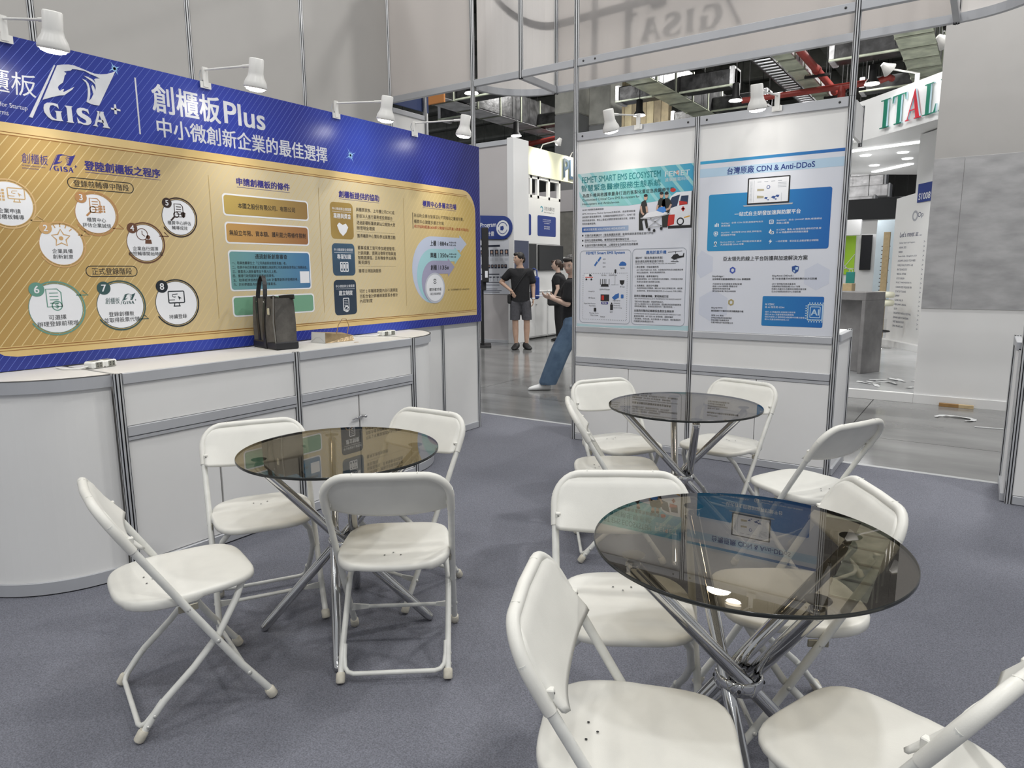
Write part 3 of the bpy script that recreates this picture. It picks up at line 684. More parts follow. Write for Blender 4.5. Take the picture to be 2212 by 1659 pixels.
def ic_clock(m, x, y, z):
    m.ring(x-0.012, y+0.044, 0.027, 0.031, z, n=28); m.line([(x-0.012, y+0.062), (x-0.012, y+0.044), (x+0.002, y+0.034)], 0.004, z)
    m.disc(x+0.018, y+0.03, 0.011, z, 14); m.poly([(x+0.0, y-0.004), (x+0.036, y-0.004), (x+0.033, y+0.018), (x+0.003, y+0.018)], z)
def ic_money(m, x, y, z):
    doc(m, x-0.006, y+0.05, 0.032, 0.042, z); m.ring(x+0.004, y+0.012, 0.019, 0.024, z, n=24); m.text('$', x+0.004, y+0.012, 0.028, None, z, 'c')
def ic_logo(m, x, y, z): logo(m, x+0.0, y+0.005, 0.20, z, None); m.text('創櫃板', x-0.075, y+0.026, 0.032, x-0.005, z, shear=0.1)
CIRC = [(1.340, 1.728, 0.100, None, (0.62, 0.42, 0.20), ic_apply, ('企業申請', '創櫃板輔導'), (1.455, 1.66)),
        (1.541, 1.552, 0.098, '2', (0.58, 0.36, 0.16), ic_star, ('企業具備', '創新創意'), (1.652, 1.60)),
        (1.711, 1.707, 0.097, '3', (0.46, 0.24, 0.10), ic_check, ('櫃買中心', '評估企業誠信'), (1.82, 1.64)),
        (1.943, 1.572, 0.096, '4', (0.13, 0.055, 0.03), ic_clock, ('企業自行選擇', '內控輔導開始時間'), (2.055, 1.61)),
        (2.141, 1.714, 0.096, '5', (0.035, 0.018, 0.014), ic_shield, ('櫃買中心評估', '輔導成效'), None),
        (1.487, 1.250, 0.119, '6', (0.13, 0.30, 0.24), ic_money, ('可選擇', '辦理登錄前現增'), (1.615, 1.31)),
        (1.787, 1.250, 0.118, '7', (0.04, 0.09, 0.09), ic_logo, ('登錄創櫃板', '並取得股票代號'), (1.905, 1.175)),
        (2.088, 1.250, 0.120, '8', (0.012, 0.018, 0.025), ic_monitor, ('持續登錄',), None)]
for i, (x, y, r, num, col, icon, tx, ar) in enumerate(CIRC):
    cm = mat('circle_ink_%d' % i, col, 0.45)
    d = art(MB().disc(x, y, r, Z), 'white_disc', PWHITE)
    m = MB(); m.ring(x, y, r-0.003, r, Z1); m.ring(x, y, r+0.004, r+0.011, Z1, -2.6, 2.2)
    icon(m, x, y, Z1)
    if ar: m.line([(ar[0]-0.035, ar[1]), (ar[0]+0.02, ar[1]), (ar[0]-0.004, ar[1]+0.022)], 0.005, Z1)
    if num:
        nx, ny, nr = x-r*0.64, y+r*0.77, r*0.28
        m.disc(nx, ny, nr, Z2, 24)
    m.build('circle_icon', cm, d)
    m = MB(); hh = 0.021 if i < 5 else 0.024
    w = max(len(s) for s in tx)
    for k, s in enumerate(tx):
        ww = len(s)*hh*1.06; yy = y-0.36*r-k*hh*1.25-(0.03 if i == 7 else 0)+(0.005 if i < 5 else 0)
        m.text(s, x-ww/2, yy, hh, x+ww/2, Z2)
    m.build('circle_text', INK, d)
    if num:
        m = MB(); m.text(num, nx, ny, nr*1.05, None, Z3, 'c', bold=0.012); m.build('circle_number', PWHITE, d)
# requirement boxes
def box(x0, y0, x1, y1, col, col2, r=0.022, name='requirement_box'):
    o = art(MB().rrect(x0, y0, x1, y1, r, Z), name, PWHITE)
    g = stripes('%s_%d' % (name, len(MATS)), col, col2, col, 0, 1.0, 0.0, 0.4, (x0, x1))
    MB().rrect(x0+0.009, y0+0.009, x1-0.009, y1-0.009, r*0.8, Z1).build('box_fill', g, o)
    return o
o = box(2.411, 1.742, 3.026, 1.869, (0.50, 0.36, 0.10), (0.30, 0.18, 0.06)); MB().text('本國之股份有限公司．有限公司', 2.511, 1.805, 0.032, 2.919, Z2, bold=0.008).build('box_text', INK, o)
o = box(2.414, 1.583, 3.020, 1.708, (0.55, 0.32, 0.10), (0.30, 0.13, 0.05)); MB().text('無設立年限、資本額、獲利能力等條件限制', 2.442, 1.646, 0.032, 2.994, Z2, bold=0.008).build('box_text', INK, o)
o = box(2.422, 1.304, 3.020, 1.546, (0.16, 0.34, 0.33), (0.06, 0.18, 0.36))
m = MB(); m.text('通過創新創意審查', 2.603, 1.511, 0.030, 2.838, Z2, bold=0.008)
for k, (s, x1) in enumerate((('一、取具推薦單位之「公司具創新創意意見書」者。', 2.83), ('二、取具中央目的事業主管機關出具說明公司具創新創意理由之推薦函者。', 2.991), ('三、營業收入達新臺幣五千萬元以上者。', 2.755), ('四、獲得行政院國家發展基金投資者。', 2.735), ('五、取得經濟部推動SBIR、SIIR 計畫等創新研發補助者。', 2.915), ('六、於科學園區內成立之科研事業者。', 2.745))):
    m.text(s, 2.444, 1.471-0.0254*k, 0.0185, x1, Z2, bold=0.004)
m.build('box_text', INK, o); MB().rect(2.93, 1.345, 3.005, 1.42, Z2).build('white_square', PWHITE, o)
box(2.428, 1.152, 3.035, 1.276, (0.17, 0.36, 0.24), (0.17, 0.36, 0.24))
# support tiles
TILE = [(1.638, 1.882, (0.46, 0.32, 0.09), (0.30, 0.19, 0.05), '業務與資金'), (1.389, 1.608, (0.03, 0.06, 0.10), (0.07, 0.14, 0.22), '專業知識'), (1.118, 1.360, (0.02, 0.035, 0.06), (0.03, 0.05, 0.08), '建立制度')]
for k, (y0, y1, c1, c2, s) in enumerate(TILE):
    o = art(MB().rrect(3.208, y0, 3.411, y1, 0.03, Z), 'support_tile', mat('tile_%d' % k, c1, 0.4, col2=c2, scale=2))
    m = MB(); m.text('中小微創新企業需要', 3.226, y1-0.043, 0.020, 3.396, Z1); m.line([(3.226, y1-0.062), (3.396, y1-0.062)], 0.002, Z1)
    m.text(s, 3.235 if k == 0 else 3.25, y1-0.09, 0.034, 3.39 if k == 0 else 3.375, Z1, bold=0.014)
    cx, cy = 3.312, y0+0.06
    if k == 0:
        m.poly([(cx-0.05, cy+0.03), (cx-0.03, cy+0.05), (cx, cy+0.035), (cx+0.03, cy+0.045), (cx+0.05, cy+0.02), (cx+0.03, cy-0.015), (cx+0.0, cy-0.04), (cx-0.03, cy-0.015)], Z1)
    elif k == 1:
        for j in range(3): m.rline(cx-0.035+0.024*j, cy-0.03, cx-0.015+0.024*j, cy+0.03, 0.003, 0.007, Z1); m.rect(cx-0.029+0.024*j, cy-0.012, cx-0.021+0.024*j, cy+0.018, Z1)
    else:
        m.rline(cx-0.025, cy-0.03, cx+0.025, cy+0.055, 0.006, 0.006, Z1)
        for j in range(4): m.line([(cx-0.016, cy+0.04-0.012*j), (cx+0.016, cy+0.04-0.012*j)], 0.003, Z1)
        m.ring(cx+0.003, cy-0.02, 0.016, 0.022, Z1, n=20); m.line([(cx-0.006, cy-0.02), (cx+0.001, cy-0.029), (cx+0.013, cy-0.01)], 0.005, Z1)
    m.build('tile_print', PWHITE, o)
m = MB()
for s, x1, y in (('與櫃買家族、上市櫃公司CVC或', 3.822, 1.846), ('創投法人進行業務或投資媒合', 3.80, 1.803), ('透過創櫃板籌資網站公開對大眾', 3.826, 1.757), ('辦理現金增資', 3.615, 1.720), ('獲得櫃買中心贊助參加展覽活動', 3.824, 1.666),
                 ('董事或員工皆可參加經營管理、', 3.82, 1.583), ('行銷規劃、資務法律等初階與進', 3.824, 1.547), ('階精選課程，且有機會參加高階', 3.824, 1.513), ('菁英課程', 3.555, 1.481), ('獲得法律諮詢服務', 3.664, 1.421),
                 ('可於 2 年輔導期間內自行選擇是', 3.829, 1.277), ('否配合會計師輔導建置基本會計', 3.829, 1.241), ('內控制度', 3.565, 1.207)):
    m.text(s, 3.442, y, 0.027, x1, Z, bold=0.004)
for y in (1.781, 1.693, 1.452):
    for k in range(38): m.rect(3.442+k*0.01, y, 3.447+k*0.01, y+0.002, Z)
art(m, 'body_text', mat('ink_brown', (0.05, 0.035, 0.025), 0.5))
m = MB(); m.line([(4.022, 1.74), (4.022, 1.862)], 0.006, Z); m.text('為協助企業在發展茁壯不同階段之籌資所需，', 4.034, 1.843, 0.029, 4.651, Z); m.text('櫃買中心建置多層次市場', 4.034, 1.797, 0.029, 4.39, Z); art(m, 'body_text', MATS['ink_brown'])
art(MB().text('成功協助超過2600家公開發行公司進入資本市場(註)', 4.034, 1.758, 0.028, 4.717, Z, bold=0.004), 'red_text', mat('ink_red', (0.42, 0.03, 0.02), 0.5))
# arrows
for k, (yt, yb, xl, tip, xh, col, s1, s2) in enumerate(((1.690, 1.594, 3.995, 4.686, 4.59, (0.50, 0.55, 0.68), '上櫃', '884'), (1.594, 1.500, 4.045, 4.608, 4.52, (0.34, 0.58, 0.62), '興櫃', '350'), (1.500, 1.400, 4.095, 4.517, 4.43, (0.34, 0.33, 0.46), '創櫃', '135'))):
    ecx, ecz, erx, ery = ((4.235, 1.425, 0.237, 0.265), (4.243, 1.378, 0.192, 0.216), (4.252, 1.331, 0.148, 0.169))[k]
    pts = [(ecx+erx*math.cos(a), ecz+ery*math.sin(a)) for a in np.linspace(1.5*pi, 0.5*pi, 24)] + [(xh, yt), (xh, yt+0.022), (tip, (yt+yb)/2), (xh, yb-0.03), (xh, yb-0.005), (4.30, yb-0.005)]
    o = art(MB().poly(pts, Z+0.0003*k), 'growth_arrow', mat('arrow_%d' % k, col, 0.4))
    ym = (yt+yb)/2-0.005
    m = MB(); m.text(s1, 4.215, ym, 0.042, 4.288, Z+0.0012, bold=0.012); m.rect(4.312, ym-0.02, 4.315, ym+0.02, Z+0.0012); m.text(s2, 4.335, ym, 0.032, 4.412, Z+0.0012, bold=0.012); m.text('家', 4.418, ym-0.004, 0.024, None, Z+0.0012, bold=0.01)
    if k < 2:
        m.text('本國854家' if k == 0 else '本國345家', 4.448, ym+0.012, 0.014, 4.545, Z+0.0012); m.text('外國 30家' if k == 0 else '外國 5家', 4.448, ym-0.010, 0.014, 4.54, Z+0.0012)
    m.build('arrow_text', INK, o)
m = MB(); m.disc(4.262, 1.281, 0.123, Z1+0.001); o = art(m, 'market_disc', mat('disc_grey', (0.52, 0.54, 0.60), 0.4))
MB().disc(4.262, 1.283, 0.107, Z2+0.001).build('market_disc_face', PWHITE, o)
m = MB(); m.ring(4.26, 1.335, 0.014, 0.020, Z2+0.0015, 0.4, 2.8, 14); m.ring(4.26, 1.335, 0.014, 0.020, Z2+0.0015, 3.5, 5.9, 14); m.disc(4.26, 1.335, 0.006, Z2+0.0015, 10); m.text('櫃買多層次市場', 4.19, 1.27, 0.026, 4.335, Z2+0.0015, bold=0.006); m.text('滿足企業發展階段', 4.20, 1.235, 0.020, 4.33, Z2+0.0015)
m.build('market_disc_text', INK, o)
art(MB().text('註：公司家數統計至114年6月30日', 4.426, 1.262, 0.016, 4.71, Z), 'footnote_text', MATS['ink_brown'])

# ------------------------------------------------------------------ poster 1 (ambulance) on the partition
p1 = thing('poster', 'white and teal emergency services poster with an ambulance picture', 'poster', M=frame_y(4.944), group='posters on the white partition')
def A1(m, name, mt, z=None): return m.build(name, mt, p1)
m = MB(); m.rect(-2.746, 0.963, -1.80, 2.168, 0); A1(m, 'paper', mat('poster_paper', (0.68, 0.70, 0.76), 0.45, var=0.02, scale=1.5))
TEAL = stripes('poster_teal', (0.5, 0.68, 0.72), (0.06, 0.35, 0.52), (0.3, 0.6, 0.62), math.radians(40), 0.09, 0.25, 0.4, (-2.75, -1.8), [(0, (0.62, 0.72, 0.74)), (0.3, (0.30, 0.60, 0.58)), (0.6, (0.18, 0.52, 0.52)), (1, (0.05, 0.34, 0.55))])
A1(MB().poly([(-2.746, 2.168), (-2.746, 2.15), (-2.72, 1.91), (-2.30, 1.90), (-1.80, 1.94), (-1.80, 2.168)], 0.0004), 'teal_sky', TEAL)
A1(MB().poly([(-2.746, 0.963), (-1.80, 0.963), (-1.80, 1.0), (-2.2, 0.985), (-2.5, 0.975), (-2.746, 0.985)], 0.0004), 'pale_wave', mat('pale_teal', (0.45, 0.62, 0.66), 0.45))
m = MB(); m.text('FEMET SMART EMS ECOSYSTEM', -2.708, 2.117, 0.046, -2.049, 0.0012, bold=0.008); m.text('智慧緊急醫療服務生態系統', -2.714, 2.054, 0.048, -2.047, 0.0012, bold=0.008)
A1(m, 'heading_text', mat('ink_teal', (0.012, 0.20, 0.22), 0.5))
m = MB(); m.text('為直升機與救護車量身打造的客製化重症急救醫療生態', -2.703, 1.997, 0.030, -1.943, 0.0012, bold=0.006); m.text('Customized Critical Care EMS Ecosystem for', -2.703, 1.961, 0.024, -2.213, 0.0012); m.text('Helicopters and Ambulances.', -2.703, 1.930, 0.022, -2.378, 0.0012); A1(m, 'subheading_text', INK)
m = MB(); m.text('FEMET', -2.016, 2.107, 0.036, -1.826, 0.0012, bold=0.01); m.text('遠東醫電科技', -2.015, 2.066, 0.026, -1.83, 0.0012, bold=0.006); A1(m, 'logo_text', mat('logo_pale', (0.62, 0.72, 0.74), 0.4))
m = MB(); m.disc(-1.918, 2.112, 0.014, 0.0014, 14); A1(m, 'logo_mark', mat('logo_coral', (0.75, 0.32, 0.22), 0.4))
# ambulance
WH = PWHITE; amb = A1(MB().poly([(-2.02, 1.80), (-2.00, 1.89), (-1.965, 1.945), (-1.925, 1.972), (-1.80, 1.975), (-1.80, 1.735), (-1.98, 1.735), (-2.02, 1.76)], 0.0016), 'ambulance_body', WH)
MB().poly([(-1.985, 1.89), (-1.955, 1.94), (-1.895, 1.955), (-1.915, 1.875), (-1.97, 1.86)], 0.002).build('windscreen', mat('glass_navy', (0.03, 0.05, 0.10), 0.3), amb)
MB().poly([(-1.885, 1.945), (-1.83, 1.945), (-1.835, 1.882), (-1.90, 1.877)], 0.002).build('side_window', MATS['glass_navy'], amb)
m = MB(); m.poly([(-2.02, 1.75), (-2.015, 1.815), (-1.93, 1.815), (-1.935, 1.745), (-1.98, 1.733)], 0.002); m.disc(-1.95, 1.99, 0.022, 0.0014, 16, ry=0.014); m.rect(-1.875, 1.835, -1.862, 1.868, 0.002); m.rect(-1.883, 1.846, -1.854, 1.858, 0.002); m.poly([(-1.90, 1.91), (-1.84, 1.90), (-1.838, 1.884), (-1.898, 1.879)], 0.0024); m.build('red_marking', mat('amb_red', (0.55, 0.04, 0.03), 0.4), amb)
m = MB(); m.rect(-1.98, 1.715, -1.80, 1.745, 0.0012); m.disc(-1.886, 1.763, 0.028, 0.0022, 24); m.poly([(-1.80, 1.72), (-1.80, 1.98), (-1.808, 1.97), (-1.81, 1.72)], 0.0022); m.build('shadow_print', INK, amb)
MB().disc(-1.886, 1.763, 0.019, 0.0026, 20).build('wheel_print', WH, amb); MB().poly([(-1.86, 1.785), (-1.815, 1.795), (-1.815, 1.803), (-1.86, 1.793)], 0.0024).build('orange_stripe', mat('amb_orange', (0.75, 0.4, 0.05), 0.4), amb)
SKIN_P = mat('print_skin', (0.55, 0.36, 0.27), 0.5); UNI = mat('print_uniform', (0.025, 0.027, 0.024), 0.5)
def medic(hx, hy, pts, arms, name='printed_medic'):
    o = A1(MB().poly(pts, 0.003), name, UNI)
    m = MB(); m.disc(hx, hy-0.006, 0.015, 0.0032, 16, ry=0.021)
    for a in arms: m.line(a, 0.015, 0.0036)
    m.build('medic_skin', SKIN_P, o); MB().disc(hx, hy+0.008, 0.016, 0.0034, 16, ry=0.011).build('medic_hair', INK, o)
medic(-2.163, 1.957, [(-2.212, 1.712), (-2.175, 1.712), (-2.188, 1.78), (-2.17, 1.79), (-2.155, 1.725), (-2.135, 1.725), (-2.15, 1.80), (-2.155, 1.85), (-2.15, 1.90), (-2.165, 1.935), (-2.195, 1.92), (-2.205, 1.88), (-2.215, 1.83)], [[(-2.20, 1.89), (-2.193, 1.845), (-2.175, 1.825)], [(-2.155, 1.885), (-2.148, 1.84)]])
medic(-2.037, 1.965, [(-2.075, 1.86), (-2.06, 1.925), (-2.045, 1.94), (-2.01, 1.93), (-2.0, 1.86)], [[(-2.065, 1.89), (-2.07, 1.85)]])
medic(-1.998, 1.962, [(-2.025, 1.725), (-1.985, 1.725), (-1.98, 1.80), (-1.965, 1.86), (-1.955, 1.895), (-1.975, 1.93), (-2.0, 1.94), (-2.03, 1.92), (-2.035, 1.86), (-2.03, 1.79)], [[(-1.96, 1.89), (-1.975, 1.86), (-2.0, 1.85)], [(-2.03, 1.88), (-2.045, 1.855)]])
st = A1(MB().poly([(-2.19, 1.80), (-2.15, 1.835), (-2.06, 1.85), (-1.985, 1.83), (-2.0, 1.815), (-2.1, 1.805)], 0.004), 'printed_stretcher', WH)
m = MB(); m.poly([(-2.075, 1.85), (-2.05, 1.873), (-2.01, 1.875), (-1.995, 1.845), (-2.02, 1.83)], 0.0044); m.build('printed_blanket', mat('print_blue', (0.07, 0.25, 0.65), 0.5), st)
m = MB(); m.line([(-2.2, 1.80), (-2.1, 1.795), (-1.965, 1.825)], 0.008, 0.0046); m.line([(-2.12, 1.795), (-2.03, 1.735)], 0.007, 0.0046); m.line([(-2.04, 1.80), (-2.13, 1.735)], 0.007, 0.0046); m.line([(-2.14, 1.73), (-2.03, 1.738)], 0.006, 0.0046)
m.build('printed_frame', mat('print_steel', (0.45, 0.46, 0.48), 0.4), st)
m = MB()
for x, y in ((-2.128, 1.715), (-2.088, 1.705), (-2.032, 1.718)): m.disc(x, y, 0.011, 0.0048, 14)
m.build('printed_wheel', INK, st)
# body copy
m = MB(); m.text('FEMET 智慧緊急醫療服務', -2.703, 1.887, 0.014, -2.514, 0.0012)
for k, s in enumerate(('(EMS, Emergency Medical Services)生態系統，透過雲端能量', '技術提升緊急醫療效率。在專業研發團隊的支持下，FEMET 提', '供針對偏遠地區，無法上雲或急慢需的客製化解決方案，從優化', '到院前醫療服務。')): m.text(s, -2.703, 1.857-0.026*k, 0.0165, -2.246 if k < 3 else -2.58, 0.0012)
for k, (s, e, x1, x2) in enumerate((('可攜式設備讓EMT（緊急救護技術員）能夠快速抵達現場並進行評估', 'Portable Devices Enable EMTs to Quickly Reach the Scene for Assessment', -2.095, -2.33), ('即時生理數據傳輸，實現院前的醫院無縫交班', 'Real-Time Physiological Data Transmission for Seamless Handoff to the Destination Hospital', -2.293, -2.23), ('全面而完整的救護記錄，以確保安全及高效的急救醫療', 'Comprehensive Record Ensures Safe and Efficient Emergency Care', -2.217, -2.36))):
    y = 1.688-0.039*k; m.text(s, -2.678, y, 0.019, x1, 0.0012, bold=0.004); m.text(e, -2.678, y-0.016, 0.009, x2, 0.0012); m.rect(-2.703, y-0.006, -2.691, y+0.006, 0.0012)
A1(m, 'body_text', INK)
b_ = A1(MB().rect(-2.704, 1.714, -2.30, 1.752, 0.0008), 'highlight_bar', stripes('bar_blue', (0.02, 0.10, 0.35), (0.4, 0.5, 0.65), (0, 0, 0), 0, 1, 0, 0.4, (-2.7, -2.25)))
MB().text('解決方案亮點 SOLUTIONS HIGHLIGHTS!', -2.69, 1.734, 0.019, -2.33, 0.0012, bold=0.006).build('bar_text', PWHITE, b_)
m = MB(); m.rline(-2.719, 0.995, -2.274, 1.568, 0.03, 0.0035, 0.0012); m.rline(-2.260, 0.996, -1.832, 1.572, 0.03, 0.0035, 0.0012); A1(m, 'box_outline', mat('outline_grey', (0.30, 0.33, 0.38), 0.5))
m = MB(); m.text('FEMET Smart EMS System', -2.664, 1.546, 0.026, -2.326, 0.0012, bold=0.02); m.text('應用於直升機', -2.149, 1.545, 0.026, -1.988, 0.0012, bold=0.02)
m.poly([(-2.375, 1.455), (-2.36, 1.475), (-2.345, 1.48), (-2.325, 1.475), (-2.31, 1.46), (-2.315, 1.447), (-2.37, 1.447)], 0.0012)
for x, y in ((-2.575, 1.465), (-2.545, 1.50)): m.poly([(x-0.018, y-0.012), (x-0.006, y-0.02), (x+0.018, y+0.012), (x+0.006, y+0.02)], 0.0012)
m.rrect(-2.353, 1.195, -2.330, 1.225, 0.005, 0.0012); m.poly([(-2.43, 1.20), (-2.40, 1.225), (-2.37, 1.235), (-2.37, 1.20), (-2.41, 1.18)], 0.0012); A1(m, 'diagram_blue', mat('ink_blue', (0.035, 0.14, 0.42), 0.5))
m = MB()
for k in range(24): m.disc(-2.68+k*0.0163, 1.39, 0.0025, 0.0012, 6); m.disc(-2.685+k*0.0163, 1.022, 0.0025, 0.0012, 6)
for k in range(22): m.disc(-2.69, 1.03+k*0.0163, 0.0025, 0.0012, 6); m.disc(-2.302, 1.03+k*0.0163, 0.0025, 0.0012, 6)
for s, x0, x1, y, h in (('5G/Wi-Fi Router', -2.54, -2.45, 1.263, 0.011), ('5G Ant.', -2.525, -2.48, 1.385-0.01, 0.011), ('5G/GNSS Ant', -2.46, -2.39, 1.375, 0.011), ('TEMSIS', -2.366, -2.325, 1.428, 0.011), ('IP Cam', -2.36, -2.322, 1.285, 0.011), ('GroupMCU', -2.64, -2.585, 1.245, 0.011), ('AR Glasses', -2.64, -2.58, 1.195, 0.011), ('Digital Multi-Function', -2.68, -2.575, 1.148, 0.011), ('Vision device', -2.635, -2.575, 1.132, 0.011), ('Edge Server', -2.42, -2.355, 1.175, 0.012), ('· Computing', -2.42, -2.36, 1.155, 0.011), ('· Forwarding', -2.42, -2.358, 1.137, 0.011), ('· Synchronising', -2.42, -2.345, 1.119, 0.011), ('Physiologic Monitor', -2.63, -2.545, 1.072, 0.011), ('ZOLL-X Series', -2.62, -2.55, 1.055, 0.011), ('POCUS', -2.53, -2.49, 1.045, 0.011), ('EMT', -2.445, -2.42, 1.085, 0.011), ('GEO', -2.515, -2.49, 1.50, 0.009), ('MEO', -2.515, -2.49, 1.47, 0.009), ('LEO', -2.515, -2.49, 1.44, 0.009)):
    m.text(s, x0, y, h, x1, 0.0012)
m.poly([(-2.53, 1.285), (-2.46, 1.285), (-2.465, 1.305), (-2.525, 1.305)], 0.0012)
for x in (-2.533, -2.515, -2.50, -2.485, -2.457): m.line([(x, 1.30), (x, 1.345)], 0.005, 0.0012)
m.rrect(-2.412, 1.39, -2.396, 1.42, 0.006, 0.0012); m.line([(-2.405, 1.37), (-2.405, 1.30), (-2.375, 1.30)], 0.002, 0.0012); m.line([(-2.44, 1.30), (-2.405, 1.30)], 0.002, 0.0012)
m.disc(-2.432, 1.153, 0.007, 0.0012, 10); m.poly([(-2.444, 1.10), (-2.42, 1.10), (-2.419, 1.145), (-2.445, 1.145)], 0.0012); m.rrect(-2.59, 1.085, -2.567, 1.115, 0.004, 0.0012); m.rect(-2.53, 1.17, -2.455, 1.223, 0.0012)
m.poly([(-2.365, 1.335), (-2.325, 1.335), (-2.328, 1.31), (-2.345, 1.297), (-2.362, 1.31)], 0.0012); A1(m, 'diagram_ink', INK)
m = MB(); m.rect(-2.522, 1.178, -2.50, 1.215, 0.0016); m.rect(-2.67, 1.355, -2.60, 1.362, 0.0016); A1(m, 'diagram_red', MATS['amb_red'])
m = MB(); m.rrect(-2.525, 1.145, -2.462, 1.165, 0.01, 0.0016); A1(m, 'badge', NAVY); A1(MB().text('SDK', -2.515, 1.155, 0.013, -2.472, 0.002, bold=0.01), 'badge_text', PWHITE)
m = MB(); m.poly([(-2.675, 1.345), (-2.595, 1.345), (-2.60, 1.37), (-2.62, 1.388), (-2.67, 1.385)], 0.0014); a_ = A1(m, 'small_ambulance', WH)
m = MB()
for x in (-2.66, -2.615): m.disc(x, 1.342, 0.008, 0.0018, 12)
m.poly([(-2.635, 1.365), (-2.608, 1.365), (-2.62, 1.383), (-2.635, 1.383)], 0.0018); m.build('ambulance_wheel', INK, a_)
m = MB(); m.poly([(-1.95, 1.50), (-1.93, 1.525), (-1.90, 1.53), (-1.885, 1.515), (-1.86, 1.515), (-1.855, 1.535), (-1.848, 1.535), (-1.85, 1.505), (-1.90, 1.495), (-1.92, 1.485)], 0.0012); m.line([(-1.975, 1.542), (-1.865, 1.55)], 0.003, 0.0012); m.line([(-1.95, 1.475), (-1.89, 1.472)], 0.004, 0.0012); m.line([(-1.915, 1.53), (-1.915, 1.547)], 0.004, 0.0012); m.line([(-1.93, 1.49), (-1.935, 1.475)], 0.003, 0.0012); m.line([(-1.905, 1.49), (-1.9, 1.474)], 0.003, 0.0012); A1(m, 'helicopter_print', INK)
m = MB()
for s, x0, x1, y, h, bo in (('讓EMT（緊急救護技術員）', -2.236, -2.014, 1.504, 0.019, 0.006), ('能快速抵達現場並進行評估', -2.236, -2.008, 1.478, 0.019, 0.006), ('ENABLE EMTS TO QUICKLY REACH THE SCENE FOR ASSESSMENT', -2.236, -1.91, 1.459, 0.009, 0), ('1. 數位整備：秒級設備檢核', -2.238, -2.045, 1.436, 0.016, 0.004), ('EMT 透過平板與 SDK 系統，在登機前即時完成全機醫療設備', -2.223, -1.854, 1.413, 0.014, 0), ('檢核並通過自檢，確保任務裝備零死角。', -2.222, -1.99, 1.394, 0.014, 0), ('2. 智慧檢傷：精準現場評估', -2.239, -2.045, 1.365, 0.016, 0.004), ('抵達患者現場，EMT 利用智慧評估系統輔助，於對乘進位患者', -2.221, -1.854, 1.344, 0.014, 0), ('快速完成雲端分級與數位記錄。', -2.221, -2.03, 1.324, 0.014, 0), ('3. 決策轉送：高效空中運輸', -2.237, -2.045, 1.295, 0.016, 0.004), ('系統即時串接生理數據，輔助 EMT 做出立即轉送決策，縮短黃', -2.219, -1.854, 1.275, 0.014, 0), ('金搶救時間，實現到院前擬真到院 (Pre-hospital) 的數位轉型。', -2.219, -1.854, 1.254, 0.014, 0), ('即時生理數據傳輸，實現無縫交班', -2.239, -1.961, 1.215, 0.019, 0.01), ('REAL-TIME PHYSIOLOGICAL DATA TRANSMISSION FOR SEAMLESS HANDOFF', -2.236, -1.86, 1.195, 0.009, 0), ('「飛行中的行動加護室：數據即時無縫流」', -2.235, -2.0, 1.172, 0.015, 0), ('結合 Zoll 監測與 POCUS 超音波影像，透過續航飛短路將機載數據', -2.235, -1.86, 1.154, 0.015, 0), ('即時特傳至醫院，實現院前與院內的「資訊零時差」。', -2.235, -1.91, 1.136, 0.015, 0), ('全面而完整的記錄確保急救安全與效率', -2.239, -1.914, 1.103, 0.019, 0.01), ('COMPREHENSIVE RECORD ENSURES SAFE AND EFFICIENT EMERGENCY CARE', -2.238, -1.86, 1.079, 0.009, 0), ('審慎推進情報，EMT 結合 AR 智慧眼鏡、運轉到醫師', -2.238, -1.92, 1.06, 0.015, 0), ('「測風視角」共同決策，結合環境角 IP 全程監控，確保醫療程序', -2.238, -1.86, 1.04, 0.015, 0), ('的嚴謹性與後續品質分析。', -2.238, -2.07, 1.021, 0.015, 0)):
    m.text(s, x0, y, h, x1, 0.0012, bold=bo)
A1(m, 'column_text', INK)

# ------------------------------------------------------------------ poster 2 (network services)
p2 = thing('poster', 'white and blue network services poster with a laptop picture', 'poster', M=frame_y(4.944), group='posters on the white partition')
def A2_(m, name, mt, parent=None): return m.build(name, mt, parent or p2)
A2_(MB().rect(-1.752, 0.965, -0.806, 2.172, 0), 'paper', MATS['poster_paper'])
A2_(MB().rect(-1.752, 2.152, -0.806, 2.172, 0.0004), 'blue_band', stripes('band_blue', (0.05, 0.36, 0.60), (0.02, 0.12, 0.42), (0, 0, 0), 0, 1, 0, 0.4, (-1.75, -0.8)))
A2_(MB().rect(-1.752, 2.060, -0.806, 2.119, 0.0004), 'pale_band', mat('band_pale', (0.46, 0.62, 0.76), 0.45))
for cx, cy, r in ((-1.62, 1.15, 0.12), (-0.93, 1.36, 0.09), (-1.72, 1.45, 0.10)): A2_(MB().poly([(min(-0.806, max(-1.752, cx+r*math.cos(k*pi/3+pi/6))), cy+r*math.sin(k*pi/3+pi/6)) for k in range(6)], 0.0004), 'pale_hexagon', mat('hex_pale', (0.60, 0.63, 0.72), 0.45))
A2_(MB().text('台灣原廠 CDN & Anti-DDoS', -1.556, 2.090, 0.048, -0.985, 0.0012, bold=0.012), 'heading_text', mat('ink_deepblue', (0.01, 0.035, 0.22), 0.5))
bx = A2_(MB().rrect(-1.680, 1.543, -0.870, 1.937, 0.015, 0.0008), 'feature_box', stripes('box_blue', (0.03, 0.27, 0.52), (0.015, 0.13, 0.42), (0, 0, 0), 0, 1, 0, 0.4, (-1.68, -0.87)))
lp = A2_(MB().rrect(-1.411, 1.852, -1.132, 2.030, 0.006, 0.0016), 'laptop_print', INK)
MB().rect(-1.402, 1.862, -1.141, 2.022, 0.002).build('laptop_screen', PWHITE, lp)
MB().poly([(-1.437, 1.850), (-1.106, 1.850), (-1.112, 1.841), (-1.43, 1.841)], 0.0018).build('laptop_base', MATS['print_steel'], lp)
m = MB()
